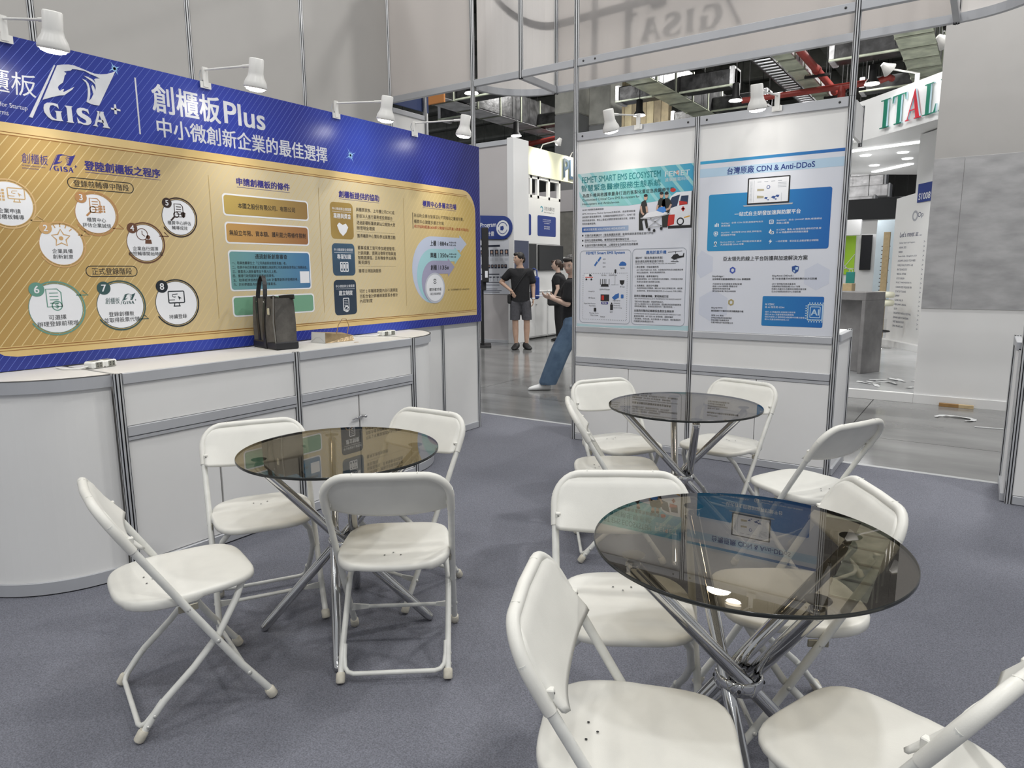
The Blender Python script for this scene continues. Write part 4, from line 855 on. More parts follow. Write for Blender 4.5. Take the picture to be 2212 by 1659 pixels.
for k in range(16): m.rect(-1.395, 1.870+k*0.0088, -1.378, 1.872+k*0.0088, 0.0024)
for k in range(4): m.rect(-1.345+0.045*k, 1.998, -1.32+0.045*k, 2.001, 0.0024); m.rect(-1.21, 1.985-0.009*k, -1.155, 1.987-0.009*k, 0.0024)
m.rect(-1.368, 1.866, -1.3665, 2.012, 0.0024); m.rect(-1.185, 1.866, -1.1835, 1.92, 0.0024); m.build('laptop_lines', MATS['outline_grey'], lp)
m = MB(); m.poly([(-1.345, 1.955), (-1.30, 1.952), (-1.30, 1.94), (-1.345, 1.94)], 0.0024); m.poly([(-1.345, 1.91), (-1.30, 1.905), (-1.30, 1.892), (-1.345, 1.892)], 0.0024); m.build('laptop_chart', mat('chart_sand', (0.45, 0.40, 0.26), 0.5), lp)
m = MB(); m.ring(-1.272, 1.962, 0.008, 0.012, 0.0024, n=20)
for x, y, w in ((-1.285, 1.89, 0.012), (-1.27, 1.878, 0.006), (-1.235, 1.893, 0.016), (-1.21, 1.90, 0.014), (-1.22, 1.88, 0.008)): m.poly([(x-w, y), (x-w*0.3, y+w*0.6), (x+w, y+w*0.4), (x+w*0.4, y-w*0.7)], 0.0024)
m.build('laptop_map', mat('ink_midblue', (0.03, 0.08, 0.28), 0.5), lp)
m = MB(); m.text('一站式自主研發加速與防禦平台', -1.492, 1.793, 0.030, -1.056, 0.0012, bold=0.016)
for s, x0, x1, y in (('SkyEdge：全球 CDN 加速,邊緣即時清洗', -1.583, -1.295, 1.735), ('與清流量', -1.583, -1.52, 1.718), ('SkyGTM：全球智慧 DNS 調度,即時監控,', -1.582, -1.30, 1.670), ('確保服務不中斷', -1.582, -1.48, 1.653), ('SkyAnti-DDoS：24×7 即時監控與流量清', -1.585, -1.30, 1.604), ('洗,抵擋各種 DDoS 攻擊', -1.584, -1.42, 1.587), ('SkyWAF：符合 OWASP 規則,保護網站', -1.206, -0.921, 1.738), ('與核心業務', -1.206, -1.125, 1.720), ('AI CDN：專為 AI 搜尋與生成時代打造,提', -1.205, -0.921, 1.676), ('升 AI 爬蟲抓取效率與曝光機會', -1.205, -1.0, 1.658), ('一站式管理：單次設定,自動部署全球節點', -1.205, -0.933, 1.599)):
    m.text(s, x0, y, 0.0135, x1, 0.0012, bold=0.004)
for k in range(3): m.rect(-1.63+0.011*k, 1.712, -1.623+0.011*k, 1.722+[0.008, 0.016, 0.012][k], 0.0012)
m.rline(-1.633, 1.655, -1.607, 1.677, 0.005, 0.004, 0.0012); m.rect(-1.628, 1.645, -1.612, 1.648, 0.0012); m.disc(-1.62, 1.666, 0.006, 0.0012, 10)
m.ring(-1.62, 1.60, 0.005, 0.011, 0.0012, n=16); m.poly([(-1.629, 1.595), (-1.611, 1.595), (-1.62, 1.58)], 0.0012); m.rect(-1.632, 1.575, -1.608, 1.578, 0.0012)
m.rline(-1.253, 1.718, -1.227, 1.742, 0.004, 0.004, 0.0012); m.text('AI', -1.24, 1.73, 0.011, None, 0.0012, 'c', bold=0.02); m.poly([(-1.243, 1.685), (-1.255, 1.66), (-1.243, 1.65), (-1.231, 1.66)], 0.0012); m.rline(-1.24, 1.65, -1.222, 1.665, 0.003, 0.004, 0.0012)
m.poly([(-1.237, 1.615), (-1.252, 1.598), (-1.242, 1.598), (-1.247, 1.583), (-1.228, 1.603), (-1.24, 1.603)], 0.0012)
A2_(m, 'feature_text', PWHITE, bx)
m = MB(); m.text('亞太領先的線上平台防護與加速解決方案', -1.56, 1.487, 0.031, -0.994, 0.0012, bold=0.010)
for s, x0, x1, y, h, bo in (('SkyEdge：', -1.633, -1.548, 1.363, 0.014, 0.012), ('全球骨幹流量邊緣節點的 CDN 基礎服務', -1.632, -1.361, 1.344, 0.0135, 0.010), ('SkyAnti-DDoS：', -1.216, -1.078, 1.366, 0.014, 0.012), ('從 TB 級流量洪水到低頻攻擊的全方位防護', -1.215, -0.928, 1.348, 0.0135, 0.010), ('SkyGTM：', -1.631, -1.548, 1.137, 0.014, 0.012), ('確保服務不中斷的全球流量調度中樞', -1.632, -1.40, 1.117, 0.0135, 0.010)): m.text(s, x0, y, h, x1, 0.0012, bold=bo)
for x0, y0, L in ((-1.631, 1.310, (('·內容即安全的雲端多節點架構', -1.42), ('·超過 3,000 個節點 覆蓋全球', -1.45), ('·邊緣即時清洗異常流量', -1.50), ('·彈性節點架構, 降低尖峰風險', -1.46))), (-1.217, 1.312, (('·24×7 即時監控與流量清洗', -1.06), ('·自動辨識並阻擋各種 DDoS 攻擊', -1.03), ('·防禦大流量洪水攻擊與低頻應用層攻擊', -0.99), ('·亞太在地節點與清洗中心快速防護', -1.025))), (-1.631, 1.084, (('·智慧 DNS 導流', -1.54), ('·即時監控節點與伺服器健康度', -1.48), ('·秒級自動切換備援資源', -1.50), ('·支援多種負載平衡與權重分流', -1.47)))):
    for k, (s, x1) in enumerate(L): m.text(s, x0, y0-0.0172*k, 0.0125, x1, 0.0012, bold=0.003)
A2_(m, 'body_text', INK)
for (x, y, c) in ((-1.489, 1.407, (0.06, 0.10, 0.42)), (-1.49, 1.18, (0.40, 0.33, 0.14))):
    m = MB(); m.line([(x+0.017*math.cos(k*pi/3+0.5), y+0.019*math.sin(k*pi/3+0.5)) for k in range(6)], 0.011, 0.0012, True); A2_(m, 'round_icon', mat('icon_%d' % len(MATS), c, 0.4))
m = MB(); m.poly([(-1.091, 1.428), (-1.068, 1.436), (-1.045, 1.428), (-1.048, 1.398), (-1.068, 1.382), (-1.088, 1.398)], 0.0012); s_ = A2_(m, 'shield_icon', MATS['ink_midblue'])
m = MB(); m.rect(-1.067, 1.408, -1.051, 1.424, 0.0016); m.poly([(-1.083, 1.404), (-1.069, 1.404), (-1.069, 1.388), (-1.08, 1.396)], 0.0016); m.build('shield_light', MATS['band_pale'], s_)
bx = A2_(MB().rrect(-1.272, 1.022, -0.875, 1.228, 0.010, 0.0008), 'highlight_box', MATS['box_blue'])
m = MB()
for s, x1, y, h, bo in (('AI CDN：', -1.19, 1.172, 0.014, 0.008), ('為 AI 而生的 CDN', -1.125, 1.152, 0.014, 0.008), ('·提升 AI 爬蟲抓取,收錄與引用效率', -1.05, 1.119, 0.012, 0), ('·優化 AI Bot 流量管理與回應策略', -1.06, 1.102, 0.012, 0), ('·強化內容在 AI 搜尋與生成結果中的曝光機會', -0.99, 1.085, 0.012, 0), ('·讓 AI 流量成為新的成長入口', -1.09, 1.068, 0.012, 0)): m.text(s, -1.253, y, h, x1, 0.0012, bold=bo)
A2_(m, 'highlight_text', PWHITE, bx)
m = MB(); m.rline(-0.972, 1.072, -0.88, 1.175, 0.006, 0.008, 0.0012); m.rline(-0.957, 1.088, -0.895, 1.160, 0.004, 0.005, 0.0012)
for k in range(6):
    x = -0.965+k*0.0165; m.rect(x, 1.175, x+0.006, 1.190, 0.0012); m.rect(x, 1.056, x+0.006, 1.072, 0.0012); m.rect(-0.988, 1.08+k*0.0165, -0.972, 1.086+k*0.0165, 0.0012)
m.text('AI', -0.926, 1.124, 0.040, None, 0.0012, 'c', bold=0.02); A2_(m, 'chip_icon', MATS['band_pale'], bx)
# ------------------------------------------------------------------ folding chairs
def back_y(z):      # tube line of the back, seen from the side
    if z < 0.64: return -0.60*z
    return -0.384 - 0.58*(z-0.64)
def make_chair():
    t = bpy.data.objects.new('folding_chair', None); COL.objects.link(t); t.empty_display_size = 0.1
    # front frame tubes
    for s in (-1, 1):
        pts = [(s*0.2, 0, 0.02), (s*0.2, -0.0953, 0.158), (s*0.203, -0.236, 0.391), (s*0.207, back_y(0.58), 0.58), (s*0.208, back_y(0.66), 0.66), (s*0.206, back_y(0.70), 0.70)]
        f = MB().tube(pts, 0.0115, 12).build('front_leg', TUBE, t)
        MB().lathe([(0.012, 0.0), (0.0165, 0.004), (0.0165, 0.030), (0.0135, 0.036)], (s*0.2, 0.002, 0.006), 14, (0, -0.5, 1)).build('foot_cap', RUBBER, f)
        for (yy, zz) in ((-0.158, 0.262), (-0.236, 0.391), (-0.072, 0.12)):
            MB().lathe([(0.0075, 0), (0.006, 0.003), (0, 0.004)], (s*(0.2+0.0105), yy, zz), 10, (s, 0, 0)).build('rivet', RIVET, f)
        # rear leg, cranked at the pivot and above the foot
        rp_ = [(s*0.138, -0.055, 0.412), (s*0.165, -0.085, 0.368), (s*0.184, -0.150, 0.272), (s*0.185, -0.230, 0.188), (s*0.185, -0.318, 0.112), (s*0.185, -0.345, 0.082), (s*0.185, -0.394, 0.018)]
        g = MB().tube(rp_, 0.0108, 12).build('rear_leg', TUBE, t)
        MB().lathe([(0.012, 0.0), (0.016, 0.004), (0.016, 0.030), (0.013, 0.036)], (s*0.185, -0.402, 0.006), 14, (0, 0.62, 1)).build('foot_cap', RUBBER, g)
        for (yy, zz) in ((-0.352, 0.073), (-0.372, 0.046)):
            MB().lathe([(0.006, 0), (0.005, 0.002), (0, 0.003)], (s*(0.185+0.010), yy, zz), 10, (s, 0, 0)).build('rivet', RIVET, g)
        # seat hinge bracket
        MB().bbox(s*0.196-0.003, s*0.196+0.003, -0.262, -0.205, 0.380, 0.402, 0.002).build('hinge_bracket', mat('hinge', (0.32, 0.30, 0.24), 0.4, 0.5), t)
    # U-shaped rear brace riveted inside the rear legs
    h = [(0.1775, -0.325, 0.108), (0.1765, -0.352, 0.075), (0.172, -0.374, 0.050), (0.160, -0.386, 0.038), (0.140, -0.392, 0.034)]
    MB().tube([(-x, y, z) for x, y, z in h] + [(x, y, z) for x, y, z in h[::-1]], 0.0082, 10).build('rear_brace', TUBE, t)
    # front stretcher, flattened at the ends
    m = MB(); m.tube([(-0.13, -0.074, 0.12), (0.13, -0.074, 0.12)], 0.0075, 10)
    for s in (-1, 1): m.add([(s*0.13, -0.078, 0.113), (s*0.13, -0.078, 0.127), (s*0.196, -0.076, 0.134), (s*0.196, -0.076, 0.106), (s*0.13, -0.069, 0.113), (s*0.13, -0.069, 0.127), (s*0.196, -0.071, 0.134), (s*0.196, -0.071, 0.106)], [(0, 1, 2, 3), (7, 6, 5, 4), (1, 5, 6, 2), (0, 3, 7, 4)])
    m.build('front_stretcher', TUBE, t)
    # backrest: rim sleeve over the tube + dished panel
    m = MB(); rim = []
    zc, R, zt = 0.670, 0.085, 0.755
    for z in (0.612, 0.63, 0.655): rim.append((0.208, back_y(z), z))
    for k in range(9):
        a = pi/2*k/8; z = zc+R*math.sin(a); rim.append((0.208-R+R*math.cos(a), back_y(z), z))
    rim = rim + [(0, back_y(zt)-0.004, zt)] + [(-x, y, z) for x, y, z in rim[::-1]]
    bk = m.tube(rim, 0.0138, 14, sx=1.0).build('backrest_rim', PLASTIC, t)
    m = MB(); nu, nv = 28, 14; V = []
    def outline(u, v):
        zb = 0.612 - 0.020*(1-abs(u)**2.2)
        z = zb + (zt-0.002-zb)*v
        w = 0.2065 if z < zc else 0.2065-R+math.sqrt(max(0, R*R-(z-zc)**2))
        w = max(w, 0.2065-R)
        return u*w, z
    for side in (0, 1):
        for j in range(nv+1):
            for i in range(nu+1):
                u = -1+2*i/nu; v = j/nv; x, z = outline(u, v)
                e = min(1, (1-abs(x)/0.2065)*11, (1-v)*8); e = max(0, e)
                dish = -0.020*(1-(x/0.2)**2)
                tab = 0.020*max(0, 1-v*2.0)*abs(u)**3
                y = back_y(z) + dish*0.8*(1-0.7*v) + tab
                y += (0.006+0.013*math.sin(e*pi/2)) if side == 0 else -0.001+0.004*math.sin(e*pi/2)
                V.append((x, y, z))
    n1 = (nu+1)*(nv+1); Fs = []
    for j in range(nv):
        for i in range(nu):
            a = j*(nu+1)+i; b = a+1; c = a+nu+2; d = a+nu+1
            Fs += [(a, d, c, b), (n1+a, n1+b, n1+c, n1+d)]
    for i in range(nu): Fs += [(i, i+1, n1+i+1, n1+i), (nv*(nu+1)+i+1, nv*(nu+1)+i, n1+nv*(nu+1)+i, n1+nv*(nu+1)+i+1)]
    for j in range(nv): Fs += [((j+1)*(nu+1), j*(nu+1), n1+j*(nu+1), n1+(j+1)*(nu+1)), (j*(nu+1)+nu, (j+1)*(nu+1)+nu, n1+(j+1)*(nu+1)+nu, n1+j*(nu+1)+nu)]
    m.add(V, Fs, 0, True); pn = m.build('backrest', PLASTIC, t)
    for s in (-1, 1):
        MB().bbox(s*0.199-0.008, s*0.199+0.008, back_y(0.642)+0.006, back_y(0.642)+0.0235, 0.630, 0.654, 0.002).build('clip_boss', PLASTIC, bk)
        MB().lathe([(0.002, 0), (0.002, 0.001)], (s*0.199, back_y(0.642)+0.0235, 0.645), 8, (0, 1, 0)).build('screw_hole', BLACK, bk)
        MB().bbox(s*0.105-0.001, s*0.105+0.001, back_y(zt)-0.010, back_y(zt)+0.008, zt+0.0128, zt+0.0142, 0.0005).build('mould_mark', PLASTIC, bk)
    # seat
    m = MB(); n = 56; V = []; rings = [(0.0, 0), (0.30, 0), (0.55, 0), (0.75, 0), (0.88, 0), (0.955, 0), (0.988, -0.0035), (1.0, -0.010), (0.998, -0.020), (0.97, -0.024), (0.90, -0.020), (0.5, -0.018), (0.0, -0.018)]
    for (tt, dz) in rings:
        for k in range(n):
            a = 2*pi*k/n; c, s_ = math.cos(a), math.sin(a)
            ex = 4.2 if s_ > 0 else 3.1
            r = (abs(c)**ex + abs(s_)**ex)**(-1/ex)
            x = r*c*tt; y = r*s_*tt
            wx = 0.198 - 0.012*(y+0.2)*(1 if y > 0 else 0)
            X = x*wx; Y = -0.208 + y*(0.205 if y > 0 else 0.212)
            z = 0.438 - 0.010*math.exp(-((X/0.16)**2+((Y+0.24)/0.15)**2)) + 0.006*max(0, -y-0.55)
            if y > 0.75: z -= 0.010*(y-0.75)
            if dz < -0.009: dz2 = dz*(1.35 if abs(c) > 0.55 and y < 0.1 else 1.0)
            else: dz2 = dz
            V.append((X, Y, z+dz2))
    Fs = [(i*n+j, i*n+(j+1) % n, (i+1)*n+(j+1) % n, (i+1)*n+j) for i in range(len(rings)-1) for j in range(n)]
    m.add(V, [f[::-1] for f in Fs], 0, True); st_ = m.build('seat', PLASTIC, t)
    for hx, hy in ((-0.028, -0.318), (0.028, -0.318), (0.0, -0.296)):
        MB().disc(hx, hy, 0.0032, 0.4330, 10).build('drain_hole', BLACK, st_)
    return t
chair0 = make_chair()
CH = [('c1', -2.043, 1.334, 341.2, 'white folding chair nearest the left edge, seen from its side', 'white folding chairs at the left table'),
      ('c2', -2.217, 1.547, 239.4, 'white folding chair between the left table and the cabinet doors, facing us', 'white folding chairs at the left table'),
      ('c3', -2.076, 1.924, 181.7, 'white folding chair behind the left table near the rounded counter end', 'white folding chairs at the left table'),
      ('c4', -1.817, 1.870, 37.9, 'white folding chair in front of the left table, its back towards us', 'white folding chairs at the left table'),
      ('c5', -1.465, 3.386, 238.5, 'white folding chair at the far table standing against the poster wall end', 'white folding chairs at the far table'),
      ('c6', -1.276, 3.149, 302.7, 'white folding chair at the far table, mostly hidden behind a nearer backrest', 'white folding chairs at the far table'),
      ('c7', -1.211, 3.578, 166.3, 'white folding chair at the far table under the network services poster', 'white folding chairs at the far table'),
      ('c8', -0.796, 3.343, 64.1, 'white folding chair at the far table turned away from us towards the gangway', 'white folding chairs at the far table'),
      ('c9', -0.328, 1.303, 293.0, 'white folding chair closest to us left of the front table, cut by the lower edge', 'white folding chairs at the front table'),
      ('c10', -0.686, 1.564, 211.3, 'white folding chair behind the front table on its left, facing us', 'white folding chairs at the front table'),
      ('c12', -0.595, 1.948, 121.2, 'white folding chair on the far right side of the front table, seat under the glass', 'white folding chairs at the front table'),
      ('c11', -0.287, 1.521, 68.8, 'white folding chair in the lower right corner, cut by the picture edge', 'white folding chairs at the front table')]
for i, (k, x, y, a, lab, grp) in enumerate(CH):
    o = chair0 if i == 0 else copy_tree(chair0)
    o.location = (x, y, 0.0062); o.rotation_euler = (0, 0, math.radians(a)); tag(o, lab, 'chair', grp)

# ------------------------------------------------------------------ glass tables
def make_table():
    t = bpy.data.objects.new('glass_table', None); COL.objects.link(t); t.empty_display_size = 0.1
    TZ = 0.733; R = 0.378; n = 96
    top = MB()
    for z, flip in ((TZ, False), (TZ-0.010, True)):
        ring = [((R-0.0015)*math.cos(2*pi*j/n), (R-0.0015)*math.sin(2*pi*j/n), z) for j in range(n)]
        top.add(ring, [tuple(range(n))[::-1] if flip else tuple(range(n))])
    g = top.build('glass_top', GLASS, t)
    MB().lathe([(R-0.0015, TZ), (R, TZ-0.0015), (R, TZ-0.0085), (R-0.0015, TZ-0.010)], n=n, caps=False).build('glass_rim', GEDGE, g)
    for k in range(4):
        ph = pi/4 + k*pi/2
        ang_t = ph; ang_b = ph + pi - 0.24
        pt = Vector((0.295*math.cos(ang_t), 0.295*math.sin(ang_t), TZ-0.040)); pb = Vector((0.325*math.cos(ang_b), 0.325*math.sin(ang_b), 0.016))
        leg = MB().tube([pb, pb+(pt-pb)*0.02, pt], [0.0165, 0.0185, 0.0185], 18).build('tube_leg', CHROME, t)
        MB().sphere((pt.x, pt.y, pt.z+0.002), 0.0195, n=16, m=10).build('leg_ball', CHROME, leg)
        MB().lathe([(0.008, -0.024), (0.009, -0.012), (0.026, -0.004), (0.028, -0.0004)], (pt.x, pt.y, TZ-0.010), 24).build('suction_pad', CHROME, leg)
        MB().sphere((pb.x, pb.y, 0.0165), 0.0165, n=14, m=8).build('foot_end', CHROME, leg)
    q = MB(); q.lathe([(0.058, 0.338), (0.061, 0.342), (0.061, 0.372), (0.058, 0.376), (0.052, 0.376), (0.052, 0.338), (0.058, 0.338)], n=40, caps=False)
    c = q.build('collar_ring', CHROME, t)
    for k in range(4): MB().lathe([(0.005, 0), (0.004, 0.003), (0, 0.004)], (0.061*math.cos(k*pi/2+0.3), 0.061*math.sin(k*pi/2+0.3), 0.357), 8, (math.cos(k*pi/2+0.3), math.sin(k*pi/2+0.3), 0)).build('set_screw', ALU_D, c)
    return t
tb0 = make_table()
for i, (x, y, a, lab) in enumerate(((-2.0, 1.735, 10, 'round smoked glass table on crossed chrome tubes beside the cabinets'), (-0.44, 1.67, 0, 'round smoked glass table on crossed chrome tubes, nearest to us'), (-1.2, 3.28, -14, 'round smoked glass table on crossed chrome tubes by the poster wall'))):
    o = tb0 if i == 0 else copy_tree(tb0)
    o.location = (x, y, 0.0062); o.rotation_euler = (0, 0, math.radians(a)); tag(o, lab, 'table', 'round glass tables')

# ------------------------------------------------------------------ clip-on spot lamps
def clip_lamp(clip, head, aim, lab, board_n, power=9, grp='clip lamps of the booth', lit=True, tilt=None):
    t = thing('clip_lamp', lab, 'lamp', clip, group=grp); c = Vector((0, 0, 0)); h = Vector(head)-Vector(clip); n = Vector(board_n)
    tv = n.cross(Vector((0, 0, 1))).normalized()
    # clamp: hooked plate over the edge, with upright tab
    m = MB(); m.obox(-tv*0.032+n*0.010+Vector((0, 0, -0.02)), tv*0.032+n*0.010+Vector((0, 0, -0.02)), 0.006, 0.034); m.obox(n*0.012+Vector((0, 0, -0.03)), n*0.012+Vector((0, 0, 0.075)), 0.030, 0.010, upv=n)
    m.obox(-n*0.03+Vector((0, 0, 0.003)), n*0.014+Vector((0, 0, 0.003)), 0.03, 0.006); m.build('clamp', LAMPW, t)
    MB().tube([n*0.0+Vector((0, 0, 0.06))+tv*0.018, n*-0.01+Vector((0, 0, 0.03))+tv*0.022, n*0.0+Vector((0, 0, 0.0))+tv*0.018], 0.003, 6).build('clamp_spring', ALU_R, t)
    a0 = n*0.02+Vector((0, 0, 0.06)); hp = h+Vector((0, 0, 0.05))
    d = (hp-a0).normalized(); MB().tube([a0, hp-d*0.075], 0.0058, 8).build('arm', LAMPW, t)
    MB().tube([hp-d*0.08, hp-d*0.03], 0.009, 8).build('swivel', LAMPW, t)
    ax = (Vector(aim)-Vector(head)).normalized()
    prof = [(0.0, -0.083), (0.034, -0.083), (0.038, -0.078), (0.0385, -0.01), (0.043, 0.010), (0.056, 0.034), (0.061, 0.056), (0.060, 0.066), (0.056, 0.068), (0.054, 0.055), (0.035, 0.03)]
    sh = MB().lathe(prof, h, 28, ax).build('shade', LAMPW, t)
    MB().lathe([(0.036, 0.030), (0.053, 0.062), (0.046, 0.076), (0.025, 0.083), (0.0, 0.085)], h, 24, ax).build('bulb', BULB if lit else mat('bulb_off', (0.7, 0.7, 0.68), 0.2), t)
    if lit:
        L = bpy.data.lights.new('lamp_glow', 'SPOT'); L.energy = power; L.spot_size = math.radians(95); L.spot_blend = 0.9; L.shadow_soft_size = 0.045; L.color = (1, 0.95, 0.86)
        lo = bpy.data.objects.new('lamp_glow', L); COL.objects.link(lo); lo.parent = t; lo.location = h+ax*0.095
        lo.rotation_euler = Vector((0, 0, -1)).rotation_difference(ax).to_euler()
    return t
for (cy, hx, hy, hz, lab) in ((1.40, -3.36, 1.465, 2.425, 'lit clip lamp over the logo at the top left of the blue board'), (2.356, -3.36, 2.46, 2.470, 'lit clip lamp second from the left on the blue board'), (3.295, -3.36, 3.45, 2.470, 'lit clip lamp third from the left on the blue board'), (4.063, -3.36, 4.28, 2.495, 'lit clip lamp at the right end of the blue board')):
    clip_lamp((-3.68, cy, 2.462), (hx, hy, hz), (hx-0.10, hy+0.01, 2.0), lab, (1, 0, 0), 9)
clip_lamp((-2.226, 4.93, 2.48), (-2.325, 4.65, 2.468), (-2.31, 4.78, 2.1), 'clip lamp with a yellowed neck over the ambulance poster', (0, -1, 0), 3.5, lit=True)
clip_lamp((-1.237, 4.93, 2.48), (-1.295, 4.65, 2.482), (-1.29, 4.74, 2.1), 'lit clip lamp over the network services poster', (0, -1, 0), 6)

# ------------------------------------------------------------------ things on the counter
BAGM = mat('canvas_grey', (0.105, 0.098, 0.088), 0.85, var=0.18, scale=30, bump=0.3, bscale=300)
BAGB = mat('leather_black', (0.018, 0.018, 0.02), 0.45)
bag = thing('tote_bag', 'dark grey canvas tote bag with black leather straps on the counter', 'bag', (-3.48, 2.565, CZ+0.001), 0, None)
bag.rotation_euler = (0, 0, math.radians(-101))
# local: front face toward +x, width along y
W, D, Hh = 0.30, 0.12, 0.30
m = MB(); ny, nz = 10, 10
def bagpt(u, v, side):
    w = W*(1.0-0.05*v)*0.5; d = D*(0.5+0.04*math.sin(v*pi)-0.02*v)
    y = u*w; x = d+0.010*math.sin(u*4+v*3)*(1-abs(u)) if side > 0 else -d
    return (x, y, v*Hh+0.006*math.sin(u*6)*(v > 0.95))
V = []; Fs = []
for side in (1, -1):
    for j in range(nz+1):
        for i in range(ny+1): V.append(bagpt(-1+2*i/ny, j/nz, side))
n1 = (ny+1)*(nz+1)
for j in range(nz):
    for i in range(ny):
        a = j*(ny+1)+i; Fs += [(a, a+1, a+ny+2, a+ny+1), (n1+a, n1+a+ny+1, n1+a+ny+2, n1+a+1)]
    for e in (0, ny):
        a = j*(ny+1)+e; b = a+ny+1
        Fs.append((a, b, n1+b, n1+a) if e else (n1+a, n1+b, b, a))
Fs += [(i+1, i, n1+i, n1+i+1) for i in range(ny)]
m.add(V, Fs, 0, True); body = m.build('bag_body', BAGM, bag)
m = MB(); m.bbox(-D/2-0.012, D/2+0.008, -W/2-0.006, W/2+0.006, 0.0, 0.045, 0.006).build('leather_base', BAGB, bag)
for side in (1, -1):
    for yy in (-0.075, 0.020):
        m = MB()
        for j in range(10):
            v0, v1 = j/10, (j+1)/10
            p0 = bagpt(yy*2/W, v0, side); p1 = bagpt(yy*2/W, v1, side)
            m.obox((p0[0]+side*0.004, yy, p0[2]), (p1[0]+side*0.004, yy, p1[2]), 0.026, 0.004, upv=(side, 0, 0))
        o = m.build('strap', BAGB, bag)
        if side > 0: MB().lathe([(0.005, 0), (0.004, 0.002), (0, 0.003)], (D/2+0.006, yy, 0.275), 10, (1, 0, 0)).build('stud', CHROME, o)
    c0 = Vector((side*D*0.45, -0.062, 0.30)); m = MB(); pts = []
    for k in range(15):
        a = pi*k/14; lean = 0.0 if side > 0 else 0.10
        if side > 0: pts.append((D*0.48-0.02*math.sin(a), -0.0275-0.0475*math.cos(a)-0.012*math.sin(a), 0.29+0.135*math.sin(a)))
        else: pts.append((-D*0.45+0.02*math.sin(a), 0.02-0.05*math.cos(a)+0.17*math.sin(a), 0.295+0.012*math.sin(a)))
    for k in range(14): m.obox(pts[k], pts[k+1], 0.024, 0.005, upv=(1, 0, 0.01) if side < 0 else (0, pts[k+1][2]-pts[k][2]+1e-3, -(pts[k+1][1]-pts[k][1])))
    m.build('handle', BAGB, bag)
MB().bbox(D/2+0.002, D/2+0.010, 0.060, 0.086, 0.200, 0.240, 0.004).build('metal_badge', mat('badge_gold', (0.75, 0.70, 0.55), 0.3, 0.6), bag)
m = MB()
for yy in (W/2*0.98,): m.tube([(D/2+0.004, yy-0.004, 0.03), (D/2+0.014, yy-0.004, 0.16), (D/2+0.002, yy-0.008, 0.31)], 0.004, 6)
m.build('side_seam', mat('canvas_light', (0.2, 0.195, 0.18), 0.85), bag)

pb = thing('paper_bag', 'small white and brown paper carrier bag lying on its side', 'paper bag', (-3.48, 2.885, CZ+0.001), math.radians(-3))
PAPW = mat('paper_white', (0.74, 0.74, 0.73), 0.6); KRAFT = mat('kraft_foil', (0.33, 0.24, 0.13), 0.3, 0.3, var=0.3, scale=18, bump=0.4, bscale=40)
m = MB(); m.add([(-0.072, 0, 0), (0.072, 0, 0), (0.075, 0.23, 0), (-0.075, 0.23, 0), (-0.070, 0.004, 0.066), (0.070, 0.004, 0.066), (0.055, 0.235, 0.034), (-0.07, 0.245, 0.045)], [(0, 3, 2, 1), (4, 5, 6, 7), (2, 3, 7, 6), (1, 2, 6, 5), (0, 4, 7, 3)]); m.build('bag_sides', KRAFT, pb)
MB().add([(-0.072, -0.0005, 0), (0.072, -0.0005, 0), (0.070, 0.0035, 0.066), (-0.070, 0.0035, 0.066)], [(0, 1, 2, 3)]).build('bag_bottom', PAPW, pb)
MB().tube([(-0.068, -0.0005, 0.004), (-0.02, 0.0008, 0.033), (0.02, 0.0008, 0.033), (0.068, -0.0005, 0.004)], 0.0008, 5).build('fold_crease', mat('crease', (0.4, 0.4, 0.4), 0.7), pb)
MB().tube([(0.02, 0.13, 0.048), (0.02, 0.150, 0.105), (0.025, 0.178, 0.142), (0.03, 0.205, 0.142), (0.035, 0.222, 0.10), (0.04, 0.200, 0.038)], 0.0028, 8).build('twine_handle', mat('twine', (0.35, 0.22, 0.10), 0.7), pb)

SOCK = mat('socket_white', (0.78, 0.78, 0.75), 0.4); SFACE = mat('socket_face', (0.22, 0.22, 0.19), 0.5)
def power_strip(x, y, rz, lab, cord, z=CZ+0.001):
    t = thing('power_strip', lab, 'power strip', (x, y, z), rz, group='extension sockets')
    m = MB(); m.bbox(-0.03, 0.03, -0.07, 0.0, 0, 0.034, 0.007); m.bbox(-0.03, 0.03, 0.0, 0.066, 0, 0.034, 0.007); m.build('socket_body', SOCK, t)
    for yy in (-0.035, 0.033):
        f = MB().bbox(0.0295, 0.0315, yy-0.018, yy+0.018, 0.004, 0.030, 0.001).build('socket_plate', SFACE, t)
        s = MB()
        for k in (-1, 1):
            for zz in (0.012, 0.023): s.box(0.0312, 0.032, yy+k*0.008-0.0018, yy+k*0.008+0.0018, zz-0.004, zz+0.003)
        s.build('socket_slot', BLACK, f)
        MB().bbox(-0.02, 0.02, yy-0.018, yy+0.018, 0.0335, 0.0355, 0.001).build('socket_plate', SFACE, t)
    MB().tube(cord, 0.004, 8).build('power_cord', SOCK, t)
power_strip(-3.476, 1.57, math.radians(15), 'white twin power socket on the counter left of the tote bag', [(-0.0, -0.068, 0.012), (-0.015, -0.10, 0.006), (-0.08, -0.13, 0.005), (-0.17, -0.10, 0.005)])
power_strip(-3.472, 3.49, math.radians(2), 'white twin power socket on the rounded counter end', [(0, -0.068, 0.012), (0.0, -0.11, 0.006), (-0.06, -0.17, 0.005), (-0.17, -0.22, 0.005)])
power_strip(-0.86, 5.22, math.radians(10), 'white power socket on the low counter behind the poster wall', [(0, -0.068, 0.012), (0.01, -0.1, 0.006), (-0.05, -0.13, 0.005)], 0.981)
tag(MB().bbox(-3.30, -3.285, 3.02, 3.05, CZ+0.0005, CZ+0.002, 0.0005).build('paper_scrap', mat('scrap', (0.5, 0.36, 0.22), 0.7)), 'tiny brown paper scrap on the counter edge', 'paper')
